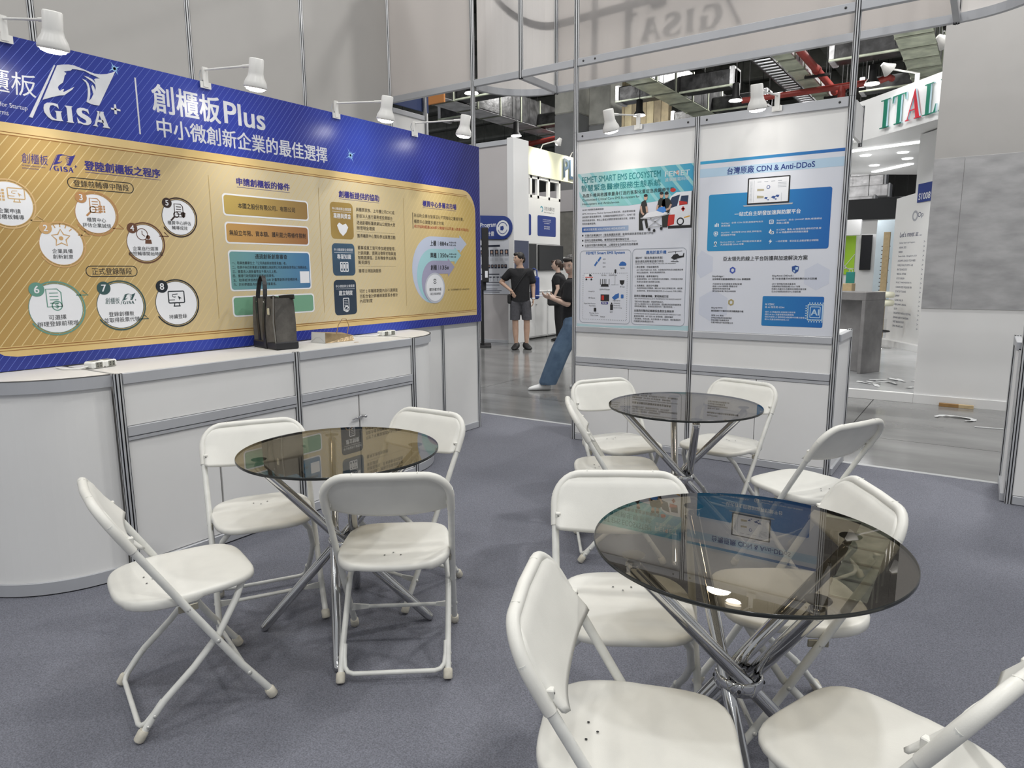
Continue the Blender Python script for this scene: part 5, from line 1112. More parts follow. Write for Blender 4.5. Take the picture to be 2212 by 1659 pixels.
# ------------------------------------------------------------------ neighbouring booth seen through the gap (left background)
bgw = struct('wall_neighbour', 'white neighbouring booth wall seen through the gap')
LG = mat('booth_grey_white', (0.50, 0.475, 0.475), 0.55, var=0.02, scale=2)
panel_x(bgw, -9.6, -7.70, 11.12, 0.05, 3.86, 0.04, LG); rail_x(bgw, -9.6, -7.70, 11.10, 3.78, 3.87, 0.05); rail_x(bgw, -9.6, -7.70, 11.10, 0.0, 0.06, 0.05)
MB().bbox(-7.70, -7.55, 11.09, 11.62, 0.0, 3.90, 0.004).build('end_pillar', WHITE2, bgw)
# hanging sign, left poster, monitor edge
NAVYB = mat('sign_navy', (0.03, 0.055, 0.24), 0.45)
sg = thing('program_sign', 'navy rounded sign with a round emblem on the neighbouring booth', 'sign', M=frame_y(11.085))
MB().prism([(-8.6, 2.06)]+[(-7.80+0.225*math.sin(a), 2.245-0.22*math.cos(a)) for a in np.linspace(0, pi, 14)]+[(-8.6, 2.52)], 0, 0.02).build('sign_plate', NAVYB, sg)
m = MB(); m.text('Program', -8.33, 2.30, 0.11, -7.95, 0.0206, bold=0.012); m.text('計畫', -8.17, 2.14, 0.09, -8.0, 0.0206, bold=0.01); m.build('sign_text', PWHITE, sg)
e_ = MB().disc(-7.795, 2.235, 0.15, 0.0206).build('emblem', PWHITE, sg)
m = MB(); m.ring(-7.795, 2.235, 0.10, 0.115, 0.021, 0.3, 2.9); m.ring(-7.795, 2.235, 0.10, 0.112, 0.021, 3.4, 6.0); m.poly([(-7.85, 2.20), (-7.85, 2.27), (-7.78, 2.28), (-7.765, 2.23), (-7.79, 2.19)], 0.021); m.build('emblem_print', NAVYB, e_)
pp = thing('portrait_poster', 'poster with rows of small portraits on the neighbouring booth', 'poster', M=frame_y(11.090))
MB().rect(-8.45, 0.97, -7.665, 2.02, 0.001).build('paper', MATS['poster_paper'], pp)
m = MB(); m.rect(-8.4, 1.885, -7.88, 1.925, 0.002)
for k in range(6): m.rect(-8.36+0.118*k, 1.70, -8.27+0.118*k, 1.83, 0.002)
for k in range(9): m.rect(-8.42+0.08*k, 1.47, -8.355+0.08*k, 1.545, 0.002)
m.rect(-8.4, 1.345, -7.9, 1.365, 0.002)
for k in range(8): m.rect(-8.42+0.09*k, 1.29, -8.36+0.09*k, 1.31, 0.002); m.line([(-8.4+0.09*k, 1.29), (-8.4+0.09*k, 1.22)], 0.006, 0.002)
for k, y in enumerate((1.19, 1.14, 1.06, 1.03, 1.0)): m.rect(-8.35, y, -7.85-0.05*(k % 3), y+0.012, 0.002)
m.build('poster_ink', mat('ink_slate', (0.03, 0.035, 0.06), 0.5), pp)
m = MB()
for k in range(6): m.disc(-8.315+0.118*k, 1.785, 0.022, 0.0024, 12, ry=0.03)
for k in range(9): m.disc(-8.388+0.08*k, 1.515, 0.014, 0.0024, 10)
m.build('portrait_print', SKIN_P, pp)
m = MB()
for k in range(6): m.poly([(-8.355+0.118*k, 1.70), (-8.275+0.118*k, 1.70), (-8.295+0.118*k, 1.745), (-8.335+0.118*k, 1.745)], 0.0026)
for r in range(3):
    for k in range(6): m.rect(-8.36+0.118*k, 1.655-0.02*r, -8.28+0.118*k, 1.66-0.02*r, 0.002)
m.build('portrait_shirt', mat('print_grey', (0.4, 0.41, 0.45), 0.5), pp)
tv = thing('monitor', 'black monitor seen edge-on beside the blue board end', 'monitor', (-7.80, 10.48, 0), math.radians(36.7))
MB().bbox(-0.055, 0.07, -0.5, 0.5, 1.22, 2.19, 0.01).build('screen_case', BLACK, tv); MB().bbox(-0.09, -0.03, -0.12, 0.12, 0.02, 1.25, 0.01).build('stand_pole', BLACK, tv); MB().bbox(-0.06, 0.02, -0.3, 0.3, 1.07, 1.24, 0.01).build('bracket', DARK, tv); MB().bbox(-0.25, 0.1, -0.3, 0.3, 0.0, 0.03, 0.006).build('stand_base', BLACK, tv)
MB().box(0.0, 0.05, -0.503, -0.5, 1.3, 1.42).build('label_sticker', PWHITE, tv)
# TV wall facing us (plane x = -7.73)
tvw = struct('wall_screens', 'white booth wall with two dark screens')
MB().box(-7.85, -7.735, 11.62, 13.16, 1.0, 1.965).build('panel', WHITE2, tvw)
for k, (y0, y1) in enumerate(((11.64, 12.6), (12.62, 13.3), (13.32, 13.8))):
    t = thing('base_cabinet', ['low white cabinet behind the man in shorts', 'low white cabinet left of the woman in black', 'low white cabinet behind the woman in black'][k], 'cabinet', (-7.73, y0, 0), group='low cabinets of the neighbouring booth')
    MB().bbox(-0.45, -0.01, 0, y1-y0, 0.03, 0.98, 0.004).build('body', WHITE2, t)
    mid = (y1-y0)/2
    for a, b in ((0.02, mid-0.005), (mid+0.005, y1-y0-0.02)): MB().bbox(-0.01, 0.008, a, b, 0.06, 0.95, 0.002).build('door', WHITE2, t)
    MB().bbox(-0.45, 0.01, -0.0, y1-y0, 0.98, 1.0, 0.003).build('worktop', WHITE2, t); MB().box(-0.4, -0.02, 0.01, y1-y0-0.01, 0.0, 0.03).build('plinth', BLACK, t)
    MB().cyl((0.008, mid+0.03, 0.72), (0.03, mid+0.03, 0.72), 0.012, 8).build('knob', CHROME, t)
SCREEN = mat('screen_black', (0.012, 0.013, 0.016), 0.12)
for k, (y0, y1, z0, z1) in enumerate(((11.50, 12.13, 1.43, 1.96), (12.22, 13.22, 1.42, 1.95))):
    t = thing('television', ['dark television behind the head of the man in shorts', 'dark television above the woman in black'][k], 'television', (-7.72, y0, 0), group='televisions of the neighbouring booth')
    MB().bbox(-0.012, 0.03, 0, y1-y0, z0, z1, 0.006).build('case', BLACK, t); MB().box(0.0302, 0.031, 0.015, y1-y0-0.015, z0+0.015, z1-0.015).build('screen', SCREEN, t)
t = thing('slate_panel', 'slate blue panel on the white pillar behind the man', 'panel', (-7.545, 11.3, 0))
MB().bbox(-0.004, 0.004, -0.2, 0.3, 1.45, 2.0, 0.002).build('panel_face', mat('slate', (0.07, 0.08, 0.13), 0.4), t)
tp = thing('company_panel', 'white panel with navy text boxes above the televisions', 'panel', M=frame_x(-7.73))
MB().prism([(11.62, 1.97), (13.14, 1.97), (13.14, 2.88), (11.62, 2.88)], -0.03, 0).build('panel_face', WHITE2, tp)
for x0, x1 in ((10.95, 11.98), (12.22, 12.96)):
    o = MB().rrect(max(x0, 11.63), 2.13, x1, 2.55, 0.04, 0.001).build('navy_box', NAVYB, tp)
    m = MB()
    for k in range(3): m.text('Sustainable AI-powered textile' if k < 2 else 'circular fashion', (max(x0, 11.63)+x1)/2, 2.47-0.035*k, 0.024, None, 0.002, 'c')
    for k in range(2): m.text('提供AI智慧紡織', (max(x0, 11.63)+x1)/2, 2.33-0.04*k, 0.03, None, 0.002, 'c')
    if x0 > 12: m.build('box_text', PWHITE, o)
m = MB(); m.text('SU', 11.70, 2.71, 0.09, 11.86, 0.001); m.text('洪恩永續科技', 12.48, 2.70, 0.08, 12.90, 0.001); m.text('Hone Technology Co., Ltd', 12.48, 2.62, 0.035, 12.88, 0.001); m.build('panel_lettering', mat('ink_grey', (0.12, 0.12, 0.13), 0.5), tp)
m = MB(); m.ring(12.38, 2.68, 0.035, 0.06, 0.001, -1.5, 2.6); m.build('panel_mark', mat('mark_teal', (0.05, 0.3, 0.4), 0.4), tp)
# white lattice frame and lit fascia
lt = thing('lattice_frame', 'white open frame between the panel and the lit fascia', 'frame', (-7.76, 11.6, 0))
for y in (0.0, 0.35, 0.62, 1.05, 1.48): MB().bbox(-0.03, 0.03, y, y+0.07, 2.88, 3.33, 0.003).build('upright', WHITE2, lt)
for z in (2.88, 3.26): MB().bbox(-0.03, 0.03, 0, 1.55, z, z+0.06, 0.003).build('cross_bar', WHITE2, lt)
for y in (0.35, 1.05): MB().bbox(-0.8, -0.74, y, y+0.06, 2.88, 3.33, 0.003).build('upright', WHITE2, lt)
MB().bbox(-0.8, -0.74, 0, 1.55, 3.26, 3.32, 0.003).build('cross_bar', WHITE2, lt)
fs = thing('lit_fascia', 'pale yellow lit fascia with dark raised letters', 'sign', M=frame_x(-7.70))
MB().prism([(11.63, 3.32), (16.0, 3.32), (16.0, 3.86), (11.63, 3.86)], -0.06, 0).build('fascia_band', mat('fascia_cream', (0.78, 0.78, 0.60), 0.5), fs)
m = MB()
m.text('PLUG', 13.18, 3.59, 0.40, 14.3, 0.04, bold=0.012); m.build('raised_letters', mat('letter_slate', (0.05, 0.08, 0.13), 0.4), fs)
m = MB(); m.text('PLUG', 13.185, 3.59, 0.40, 14.305, 0.02, bold=0.012); m.build('letter_return', mat('letter_pale', (0.5, 0.6, 0.68), 0.4), fs)
for y in (12.3, 13.5):
    t = thing('fascia_lamp', 'white arm lamp on the lit fascia, %s' % ('left one' if y < 13 else 'right one near the letters'), 'lamp', (-7.70, y, 3.86), group='arm lamps of the lit fascia')
    MB().tube([(0, 0, 0), (0.05, 0, 0.08), (0.35, 0.0, 0.12)], 0.012, 6).build('arm', LAMPW, t); MB().lathe([(0.03, 0.12), (0.05, 0.06), (0.08, 0.0), (0.07, -0.01)], (0.4, 0, 0.06), 14, (0.6, 0, 0.8)).build('shade', LAMPW, t)
    MB().sphere((0.385, 0, 0.06), 0.03, n=10, m=6).build('bulb', BULB2, t)
    L = bpy.data.lights.new('fascia_glow', 'SPOT'); L.energy = 42; L.spot_size = math.radians(110); L.spot_blend = 0.8; L.color = (1, 0.95, 0.75); L.shadow_soft_size = 0.05
    lo = bpy.data.objects.new('fascia_glow', L); COL.objects.link(lo); lo.parent = t; lo.location = (0.42, 0, 0.0); lo.rotation_euler = Vector((0, 0, -1)).rotation_difference(Vector((-0.75, 0, -0.6)).normalized()).to_euler()
far = struct('wall_far_booth', 'grey booth walls in the far background')
MB().box(-14, -8.6, 17.0, 17.1, 3.05, 3.62).build('band', mat('mauve_grey', (0.42, 0.40, 0.41), 0.6), far); MB().box(-14, -8.6, 17.02, 17.1, 0, 3.05).build('panel', mat('stone_grey', (0.17, 0.165, 0.15), 0.8, var=0.15, scale=6), far)
t = thing('display_pedestal', 'white display wall with a small lamp behind the woman', 'pedestal', (-8.35, 15.0, 0)); MB().bbox(-0.5, 0.6, 0, 0.3, 0, 1.75, 0.005).build('body', WHITE2, t); MB().cyl((0.1, -0.02, 1.85), (0.1, -0.02, 2.05), 0.05, 12).build('lamp_cap', BLACK, t); MB().sphere((0.1, -0.02, 1.8), 0.06, n=12, m=8).build('lamp_bulb', BULB2, t)

# ------------------------------------------------------------------ right background
GREYP = mat('concrete_print', (0.46, 0.46, 0.47), 0.7, scale=4.5, col2=(0.32, 0.32, 0.33), stretch=(1, 1, 2.5), bump=0.05, bscale=12)
gw = struct('wall_gangway', 'grey and white clad wall across the gangway')
MB().box(-0.53, 3.5, 8.3, 8.42, 0, 2.49).build('core', WHITE2, gw); MB().box(-0.53, 3.5, 8.3, 8.42, 2.49, 4.6).build('upper_cladding', mat('upper_grey_white', (0.42, 0.41, 0.40), 0.6, var=0.02, scale=4), gw)
for a, b in ((-0.53, -0.272), (-0.268, 1.2), (1.204, 3.5)): MB().bbox(a, b, 8.292, 8.302, 1.0, 2.49, 0.001).build('grey_panel', GREYP, gw)
MB().bbox(-0.53, 3.5, 8.285, 8.30, 0.0, 0.095, 0.001).build('skirting', WHITE2, gw)
t = thing('platform', 'low white-edged platform with glossy grey top', 'platform', (-0.53, 8.28, 0))
MB().bbox(-3.5, -0.001, 0, 8, 0.0, 0.098, 0.002).build('plinth', WHITE2, t); MB().box(-3.5, -0.001, 0.06, 8, 0.098, 0.1005).build('deck', mat('deck_vinyl', (0.42, 0.43, 0.44), 0.15, var=0.15, scale=2), t)
FILM = glass_mat('film', (0.95, 0.95, 0.96), 1.4, 0.12)
rnd = random.Random(3)
def film(name, lab, pts, z0, mt):
    m = MB(); k = len(pts); V = []; 
    for i, (x, y) in enumerate(pts):
        d = (pts[min(i+1, k-1)][0]-pts[max(i-1, 0)][0], pts[min(i+1, k-1)][1]-pts[max(i-1, 0)][1]); L_ = math.hypot(*d) or 1
        for s in (-1, 0, 1): wd = 0.028*(0.45+0.55*math.sin(pi*(i+0.5)/k)); V.append((x-d[1]/L_*wd*s, y+d[0]/L_*wd*s, z0+0.003+0.010*rnd.random()))
    m.add(V, [(3*i+j, 3*i+j+1, 3*i+j+4, 3*i+j+3) for i in range(k-1) for j in range(2)]); return tag(m.build(name, mt), lab, 'plastic')
film('plastic_strip', 'crumpled white plastic strip lying on the gangway floor', [(-0.13+0.15*math.cos(a), 7.60+0.10*math.sin(a)) for a in np.linspace(-1.0, 3.3, 16)], 0, mat('plastic_white', (0.72, 0.73, 0.74), 0.3))
m = MB(); m.obox((0.03, 7.28, 0.004), (0.30, 7.32, 0.004), 0.02, 0.006); tag(m.build('white_tape', MATS['plastic_white']), 'white tape strip on the gangway floor by the right partition', 'tape')
for i in range(10):
    x, y = -1.05+0.5*rnd.random(), 8.5+0.7*rnd.random()
    a = rnd.random()*pi; film('plastic_film', 'crumpled clear film on the glossy platform', [(x+0.05*k*math.cos(a), y+0.05*k*math.sin(a)) for k in range(5)], 0.1, MATS['plastic_white'])['group'] = 'clear film scraps on the platform'
wb = thing('wood_block', 'brown wooden batten lying against the white skirting', 'wood', (-0.29, 8.235, 0)); MB().bbox(0, 0.17, -0.02, 0.02, 0, 0.035, 0.002).build('dark_half', mat('wood_brown', (0.30, 0.17, 0.06), 0.6, var=0.2, scale=20), wb); MB().bbox(0.17, 0.30, -0.018, 0.022, 0, 0.035, 0.002).build('pale_half', mat('wood_pale', (0.55, 0.42, 0.24), 0.6, var=0.1, scale=20), wb)
# concrete-look counter
ct = thing('concrete_counter', 'grey concrete-look reception counter on the platform', 'counter', (-1.206, 9.511, 0.1008), math.radians(-26))
GC = mat('concrete_counter', (0.33, 0.32, 0.32), 0.7, scale=5, col2=(0.21, 0.205, 0.205), bump=0.05, bscale=14)
MB().bbox(-1.6, 0.0, 0, 0.40, 0.92, 1.02, 0.004).build('worktop', GC, ct); MB().bbox(-0.05, 0.0, 0, 0.40, 0.0, 0.92, 0.004).build('end_panel', GC, ct); MB().bbox(-1.6, -0.05, 0.16, 0.22, 0.0, 0.92, 0.004).build('front_panel', GC, ct)
# white totem with list
tm_d = Vector((0.497, -0.78, 0)).normalized(); tn = Vector((-0.78, -0.497, 0)).normalized()
TM = Matrix(((tm_d.x, 0, tn.x, -1.367), (tm_d.y, 0, tn.y, 13.6), (0, 1, 0, 0.0), (0, 0, 0, 1)))
tt = thing('info_totem', 'white info totem with a long list reading let us meet at', 'totem', M=TM)
MB().prism([(0, 0.2), (1.5, 0.2), (1.5, 2.66), (0, 2.58)], -0.12, 0).build('totem_body', WHITE2, tt)
MB().prism([(-0.15, 0.101), (1.7, 0.101), (1.7, 0.2), (-0.15, 0.2)], -0.35, 0.12).build('totem_plinth', WHITE2, tt)
m = MB(); m.text("Let's meet at ...", 0.20, 1.97, 0.085, 0.86, 0.001, bold=0.008); m.text('Op', 0.70, 2.25, 0.10, 0.86, 0.001)
L_ = ['Global Start Up Program', 'VIENNA 2025', 'SWEDEN', 'Swiss India - Bangalore, CH', 'AI SUMMIT LONDON TECH WEEK', 'WORLD HEALTH EXPO - UAE', 'IFIA TECHNOLOGY', 'MEDICAL FUTURE', 'GITEX BERLIN', 'PROJECT INNOVAZIONE ITA', 'CANADA 2025 MISSIONE PER', 'STARTUP ITALIANE', 'GERMANY', 'GLOBAL HEALTH', 'WEB SUMMIT LISBONA', 'SLUSH', 'SINGAPORE FINTECH FESTIVAL', 'EXPAND NORTH STAR DUBAI', 'WEST BALKAN EVENT', 'SMAU MILANO 2025']
for k, s in enumerate(L_): m.text(s, 0.20, 1.83-0.073*k, 0.032, 0.20+0.021*len(s), 0.001, bold=0.002); m.text('>', 0.94, 1.83-0.073*k, 0.03, 0.98, 0.001)
m.build('list_text', mat('ink_steel', (0.06, 0.07, 0.14), 0.5), tt); MB().ring(0.62, 2.25, 0.05, 0.085, 0.001).build('totem_mark', MATS['print_grey'], tt)
sgn = MB().rect(0.66, 2.45, 1.10, 2.74, 0.012).build('number_sign', NAVYB, tt); MB().text('S1008', 0.70, 2.54, 0.10, 1.03, 0.014, bold=0.01).build('number_text', PWHITE, sgn)
MB().bbox(0.3, 1.5, 2.55, 3.56, -0.3, -0.14, 0.004).build('white_pillar', WHITE2, tt)
# curved fascia with serif letters
def serif(ch):
    """(polygons) of a didone capital in a unit box"""
    b = lambda x0, y0, x1, y1: [(x0, y0), (x1, y0), (x1, y1), (x0, y1)]
    if ch == 'I': return [b(0.35, 0, 0.65, 1), b(0.12, 0, 0.88, 0.035), b(0.12, 0.965, 0.88, 1)], 0.62
    if ch == 'T': return [b(0.38, 0, 0.62, 1), b(0.22, 0, 0.78, 0.035), b(0.02, 0.965, 0.98, 1), [(0.02, 0.76), (0.07, 0.76), (0.14, 0.97), (0.02, 0.97)], [(0.98, 0.76), (0.98, 0.97), (0.86, 0.97), (0.93, 0.76)]], 0.72
    if ch == 'A': return [[(0.08, 0), (0.13, 0), (0.52, 0.93), (0.48, 1)], [(0.66, 0), (0.92, 0), (0.54, 1), (0.48, 1), (0.42, 0.86)], b(0.22, 0.30, 0.75, 0.34), b(-0.02, 0, 0.26, 0.035), b(0.56, 0, 1.02, 0.035)], 0.80
    return [b(0.25, 0, 0.50, 1), b(0.08, 0, 0.95, 0.035), b(0.10, 0.965, 0.68, 1), [(0.95, 0), (0.95, 0.28), (0.90, 0.28), (0.80, 0.035)]], 0.68
it = thing('curved_fascia', 'white curved fascia with red and green serif letters', 'sign', (0, 0, 0))
P0 = Vector((-1.95, 12.62)); P2 = Vector((0.9, 9.4)); P1 = Vector((-0.75, 11.45))
def fpos(u):
    p = P0*(1-u)**2 + P1*2*u*(1-u) + P2*u*u; d = ((P1-P0)*(1-u)+(P2-P1)*u).normalized(); return p, d
ZB, ZT = 3.41, 4.02; n = 30; m = MB(); V = []
for i in range(n+1):
    p, d = fpos(i/n); nn = Vector((-d.y, d.x))*0.12
    V += [(p.x, p.y, ZB), (p.x, p.y, ZT), (p.x+nn.x, p.y+nn.y, ZB), (p.x+nn.x, p.y+nn.y, ZT)]
m.add(V, sum([[(4*i, 4*i+4, 4*i+5, 4*i+1), (4*i+2, 4*i+3, 4*i+7, 4*i+6), (4*i+1, 4*i+5, 4*i+7, 4*i+3), (4*i, 4*i+2, 4*i+6, 4*i+4)] for i in range(n)], []) + [(0, 1, 3, 2)], 0, False); m.build('fascia_band', WHITE2, it)
def arclen_u(s):
    acc = 0; q = fpos(0)[0]
    for i in range(1, 401):
        r = fpos(i/400)[0]; acc += (r-q).length; q = r
        if acc >= s: return i/400
    return 1.0
ITG = mat('letter_green', (0.01, 0.17, 0.11), 0.4); ITR = mat('letter_red', (0.60, 0.03, 0.05), 0.4); RET = mat('letter_side', (0.45, 0.60, 0.68), 0.4)
s0 = 0.60; HL = 0.41
for ch, mt in (('I', ITG), ('T', ITG), ('A', ITR), ('L', ITG), ('I', ITG)):
    polys, w = serif(ch); W_ = 0.27*(w/0.62)**0.6; m = MB()
    for pg in polys:
        V = []
        for off in (0.045, 0.02):
            for x, y in pg:
                p, d = fpos(arclen_u(s0+x*W_)); nn = Vector((d.y, -d.x)); V.append((p.x+nn.x*off, p.y+nn.y*off, 3.50+y*HL))
        k = len(pg); m.add(V, [tuple(range(k)), tuple(range(k, 2*k))[::-1]]); m.add(V, [(i, k+i, k+(i+1) % k, (i+1) % k) for i in range(k)], 1)
    m.build('raised_letter', [mt, RET], it); s0 += W_*0.90 + 0.035
# canopy behind the fascia with light strips and downlights
cn = thing('canopy', 'white canopy ceiling with round downlights and light strips', 'canopy', (0, 0, 0))
pts = [(-1.75, 12.8), (-0.7, 12.2), (0.5, 12.0), (0.8, 17.0), (-1.4, 19.2), (-3.4, 17.6), (-2.8, 14.5)]
MB().prism(pts, 3.58, 3.64).build('canopy_slab', WHITE2, cn)
for lx, ly in ((-1.9, 15.0), (-2.3, 17.5)):  # unseen point lights added under the canopy to brighten its underside
    L = bpy.data.lights.new('canopy_fill', 'POINT'); L.energy = 13; L.shadow_soft_size = 0.3
    lo = bpy.data.objects.new('canopy_fill', L); COL.objects.link(lo); lo.parent = cn; lo.location = (lx, ly, 2.7)
STRIP = emis('strip_light', (1, 1, 1), 6)
for a, b in (((-2.5, 14.6), (-1.1, 14.2)), ((-2.25, 13.3), (-1.75, 13.0)), ((-2.3, 17.9), (-1.5, 17.0))): MB().obox((*a, 3.57), (*b, 3.57), 0.12, 0.02).build('light_strip', STRIP, cn)
for x, y in ((-2.13, 15.25), (-1.5, 15.3), (-2.16, 16.8), (-1.5, 16.2)): MB().lathe([(0.0, 0), (0.09, 0.0), (0.10, 0.012)], (x, y, 3.566), 20).build('downlight', STRIP, cn)
for hx, hy in ((-1.3, 11.3), (-0.6, 10.4)):
    t = thing('fascia_lamp', 'white flood lamp on an arm over the curved fascia, %s' % ('left one' if hx < -1 else 'right one beside the wall'), 'lamp', (hx+0.25, hy+0.45, 4.02), group='flood lamps of the curved fascia')
    q = Vector((-0.32, -0.52, 0.12)); MB().tube([(0, 0, 0), (0, 0, 0.12), q], 0.012, 6).build('arm', LAMPW, t); MB().bbox(-0.03, 0.03, -0.02, 0.02, -0.05, 0.12, 0.004).build('bracket', LAMPW, t)
    MB().lathe([(0.03, 0.10), (0.05, 0.05), (0.10, -0.04), (0.09, -0.05)], q, 16, (-0.7, -0.5, 0.6)).build('shade', LAMPW, t); MB().sphere(q, 0.06, n=12, m=8).build('bulb', BULB2 if hx < -1 else BULB, t)
    L = bpy.data.lights.new('fascia_flood', 'SPOT'); L.energy = 55; L.spot_size = math.radians(120); L.spot_blend = 0.7; L.shadow_soft_size = 0.06
    lo = bpy.data.objects.new('fascia_flood', L); COL.objects.link(lo); lo.parent = t; lo.location = q+Vector((0, 0, -0.06)); lo.rotation_euler = Vector((0, 0, -1)).rotation_difference(Vector((0.62, 0.62, -0.5)).normalized()).to_euler()
# far booth under a black fascia
fb = struct('wall_far_right', 'far white booth under a black fascia'); MB().box(-9, 1.5, 22, 22.3, 2.78, 3.35).build('black_fascia', mat('fascia_black', (0.018, 0.019, 0.022), 0.7), fb); MB().box(-9, 1.5, 22.1, 22.3, 0, 2.78).build('panel', WHITE2, fb)
bo = thing('back_booth', 'small white booth with a lime green panel behind the counter', 'booth', (-2.9, 18, 0))
MB().bbox(-0.6, 0.85, 0.0, 0.06, 0.0, 2.2, 0.003).build('back_panel', WHITE2, bo); MB().bbox(-0.6, 0.45, -0.35, -0.2, 2.17, 2.52, 0.003).build('fascia', WHITE2, bo)
gp_ = MB().bbox(-0.3, 0.32, -0.03, 0.0, 1.28, 2.17, 0.002).build('lime_panel', mat('lime', (0.36, 0.62, 0.03), 0.5), bo)
m = MB()
for a, b in (((0.0, 1.3), (0.32, 1.75)), ((0.32, 1.3), (0.0, 1.55)), ((0.05, 1.55), (0.3, 1.3)), ((0.16, 1.3), (0.16, 1.7)), ((0.0, 1.42), (0.32, 1.42))): m.obox((a[0], -0.034, a[1]), (b[0], -0.034, b[1]), 0.012, 0.012)
m.build('white_lines', WHITE2, gp_)
t = thing('television', 'tall black television beside the lime green panel', 'television', (-2.46, 17.95, 0)); MB().bbox(0, 0.23, -0.05, 0, 1.38, 2.18, 0.006).build('case', BLACK, t); MB().box(0.01, 0.22, -0.052, -0.05, 1.4, 2.16).build('screen', SCREEN, t)
t = thing('tall_banner', 'pale blue printed banner between the television and the wood post', 'banner', (-2.15, 17.9, 0)); MB().bbox(0, 0.42, 0, 0.03, 0.6, 2.5, 0.002).build('banner_sheet', mat('banner_pale', (0.62, 0.72, 0.78), 0.5, var=0.08, scale=2), t)
m = MB()
for k in range(12): m.box(0.12, 0.30-0.05*(k % 3), -0.002, 0, 1.9-0.09*k, 1.92-0.09*k)
m.build('banner_print', MATS['ink_grey'], t); MB().bbox(0.44, 0.56, 0, 0.03, 0.8, 2.5, 0.002).build('teal_side', mat('teal_deep', (0.02, 0.22, 0.2), 0.5), t)
t = thing('wood_post', 'pale wooden post standing behind the concrete counter', 'post', (-1.51, 14.0, 0.1)); MB().bbox(-0.05, 0.05, -0.05, 0.05, 0, 1.95, 0.004).build('post_body', MATS['wood_pale'], t)
t = thing('display_case', 'pale wooden display box on the platform behind the counter', 'box', (-2.2, 13.5, 0.1008)); MB().bbox(-0.6, 0.25, 0, 0.4, 0, 1.05, 0.004).build('case_body', MATS['wood_pale'], t); MB().bbox(-0.35, -0.05, -0.006, 0, 0.6, 0.95, 0.002).build('case_front', mat('wood_mid', (0.48, 0.36, 0.2), 0.6), t)
t = thing('teal_bag', 'small teal gift bag behind the concrete counter', 'bag', (-2.02, 13.75, 1.155)); MB().bbox(-0.07, 0.07, -0.03, 0.03, 0, 0.2, 0.004).build('bag_body', MATS['teal_deep'], t); MB().tube([(-0.03, 0, 0.2), (-0.02, 0, 0.25), (0.02, 0, 0.25), (0.03, 0, 0.2)], 0.004, 6).build('bag_handle', PWHITE, t)
t = thing('bar_stool', 'cream seated bar stool beside the totem', 'stool', (-1.42, 12.9, 0.1)); MB().lathe([(0.0, 0.70), (0.19, 0.70), (0.21, 0.73), (0.21, 0.78), (0.18, 0.80), (0, 0.80)], n=20).build('seat', mat('cream_vinyl', (0.7, 0.69, 0.55), 0.4), t)
MB().lathe([(0.0, 0.84), (0.20, 0.84), (0.215, 0.88), (0.19, 0.93), (0, 0.94)], n=20).build('seat_back', MATS['cream_vinyl'], t); MB().cyl((0, 0, 0.02), (0, 0, 0.86), 0.03, 12).build('stem', CHROME, t); MB().lathe([(0.22, 0), (0.22, 0.01), (0.05, 0.03)], n=20).build('base', CHROME, t); MB().tube([(0.17*math.cos(a), 0.17*math.sin(a), 0.28) for a in np.linspace(0, 2*pi, 17)[:-1]], 0.012, 6, closed=True).build('foot_ring', BLACK, t)
# stacked ducts far behind the black fascia
for k, (x0, x1, y, z, h) in enumerate(((-4.6, -3.3, 26, 3.35, 0.45), (-4.6, -3.0, 27, 3.85, 0.4), (-4.6, -3.25, 28, 4.3, 0.4), (-4.6, -3.6, 29, 4.75, 0.4), (-3.1, -2.3, 27.5, 3.5, 0.35))):
    t = thing('far_duct', ['lowest', 'second', 'third', 'topmost', 'separate right-hand'][k] + ' shiny duct box of the far stack above the black fascia', 'duct', (x0, y, z), group='far stacked ducts')
    MB().bbox(0, x1-x0, 0, 0.6, 0, h, 0.03).build('duct_box', FOIL, t); MB().bbox(x1-x0, x1-x0+0.06, -0.03, 0.63, -0.03, h+0.03, 0.01).build('flange', ALU_R, t)
    for s in (0.2, x1-x0-0.2): MB().cyl((s, 0.3, h), (s, 0.3, 9.0-z), 0.01, 5).build('hanger_rod', BLACK, t)
# ------------------------------------------------------------------ people
def bake(o, name, mats, parent, M=None, smooth=True):
    me = bpy.data.meshes.new_from_object(o.evaluated_get(bpy.context.evaluated_depsgraph_get()))
    me.name = name; me.materials.clear()
    for m in mats: me.materials.append(m)
    me.polygons.foreach_set('use_smooth', [smooth]*len(me.polygons))
    old = o.data; bpy.data.objects.remove(o); bpy.data.meshes.remove(old)
    return place(name, me, parent, M)
def limbs(m, J, E):
    """overlapping ellipsoids along every bone; fused to one surface by the voxel remesh"""
    for a, b in E:
        pa, pb = Vector(J[a][:3]), Vector(J[b][:3]); ra, rb = [(r, r) if not isinstance(r, tuple) else r for r in (J[a][3], J[b][3])]
        n = max(2, int((pb-pa).length/0.018))
        for k in range(n+1):
            t = k/n; p = pa.lerp(pb, t); rx = ra[0]+(rb[0]-ra[0])*t; ry = ra[1]+(rb[1]-ra[1])*t
            m.sphere(p, 1.0, (rx, ry, min(0.8*(rx+ry)/2, 0.09)), 14, 8)
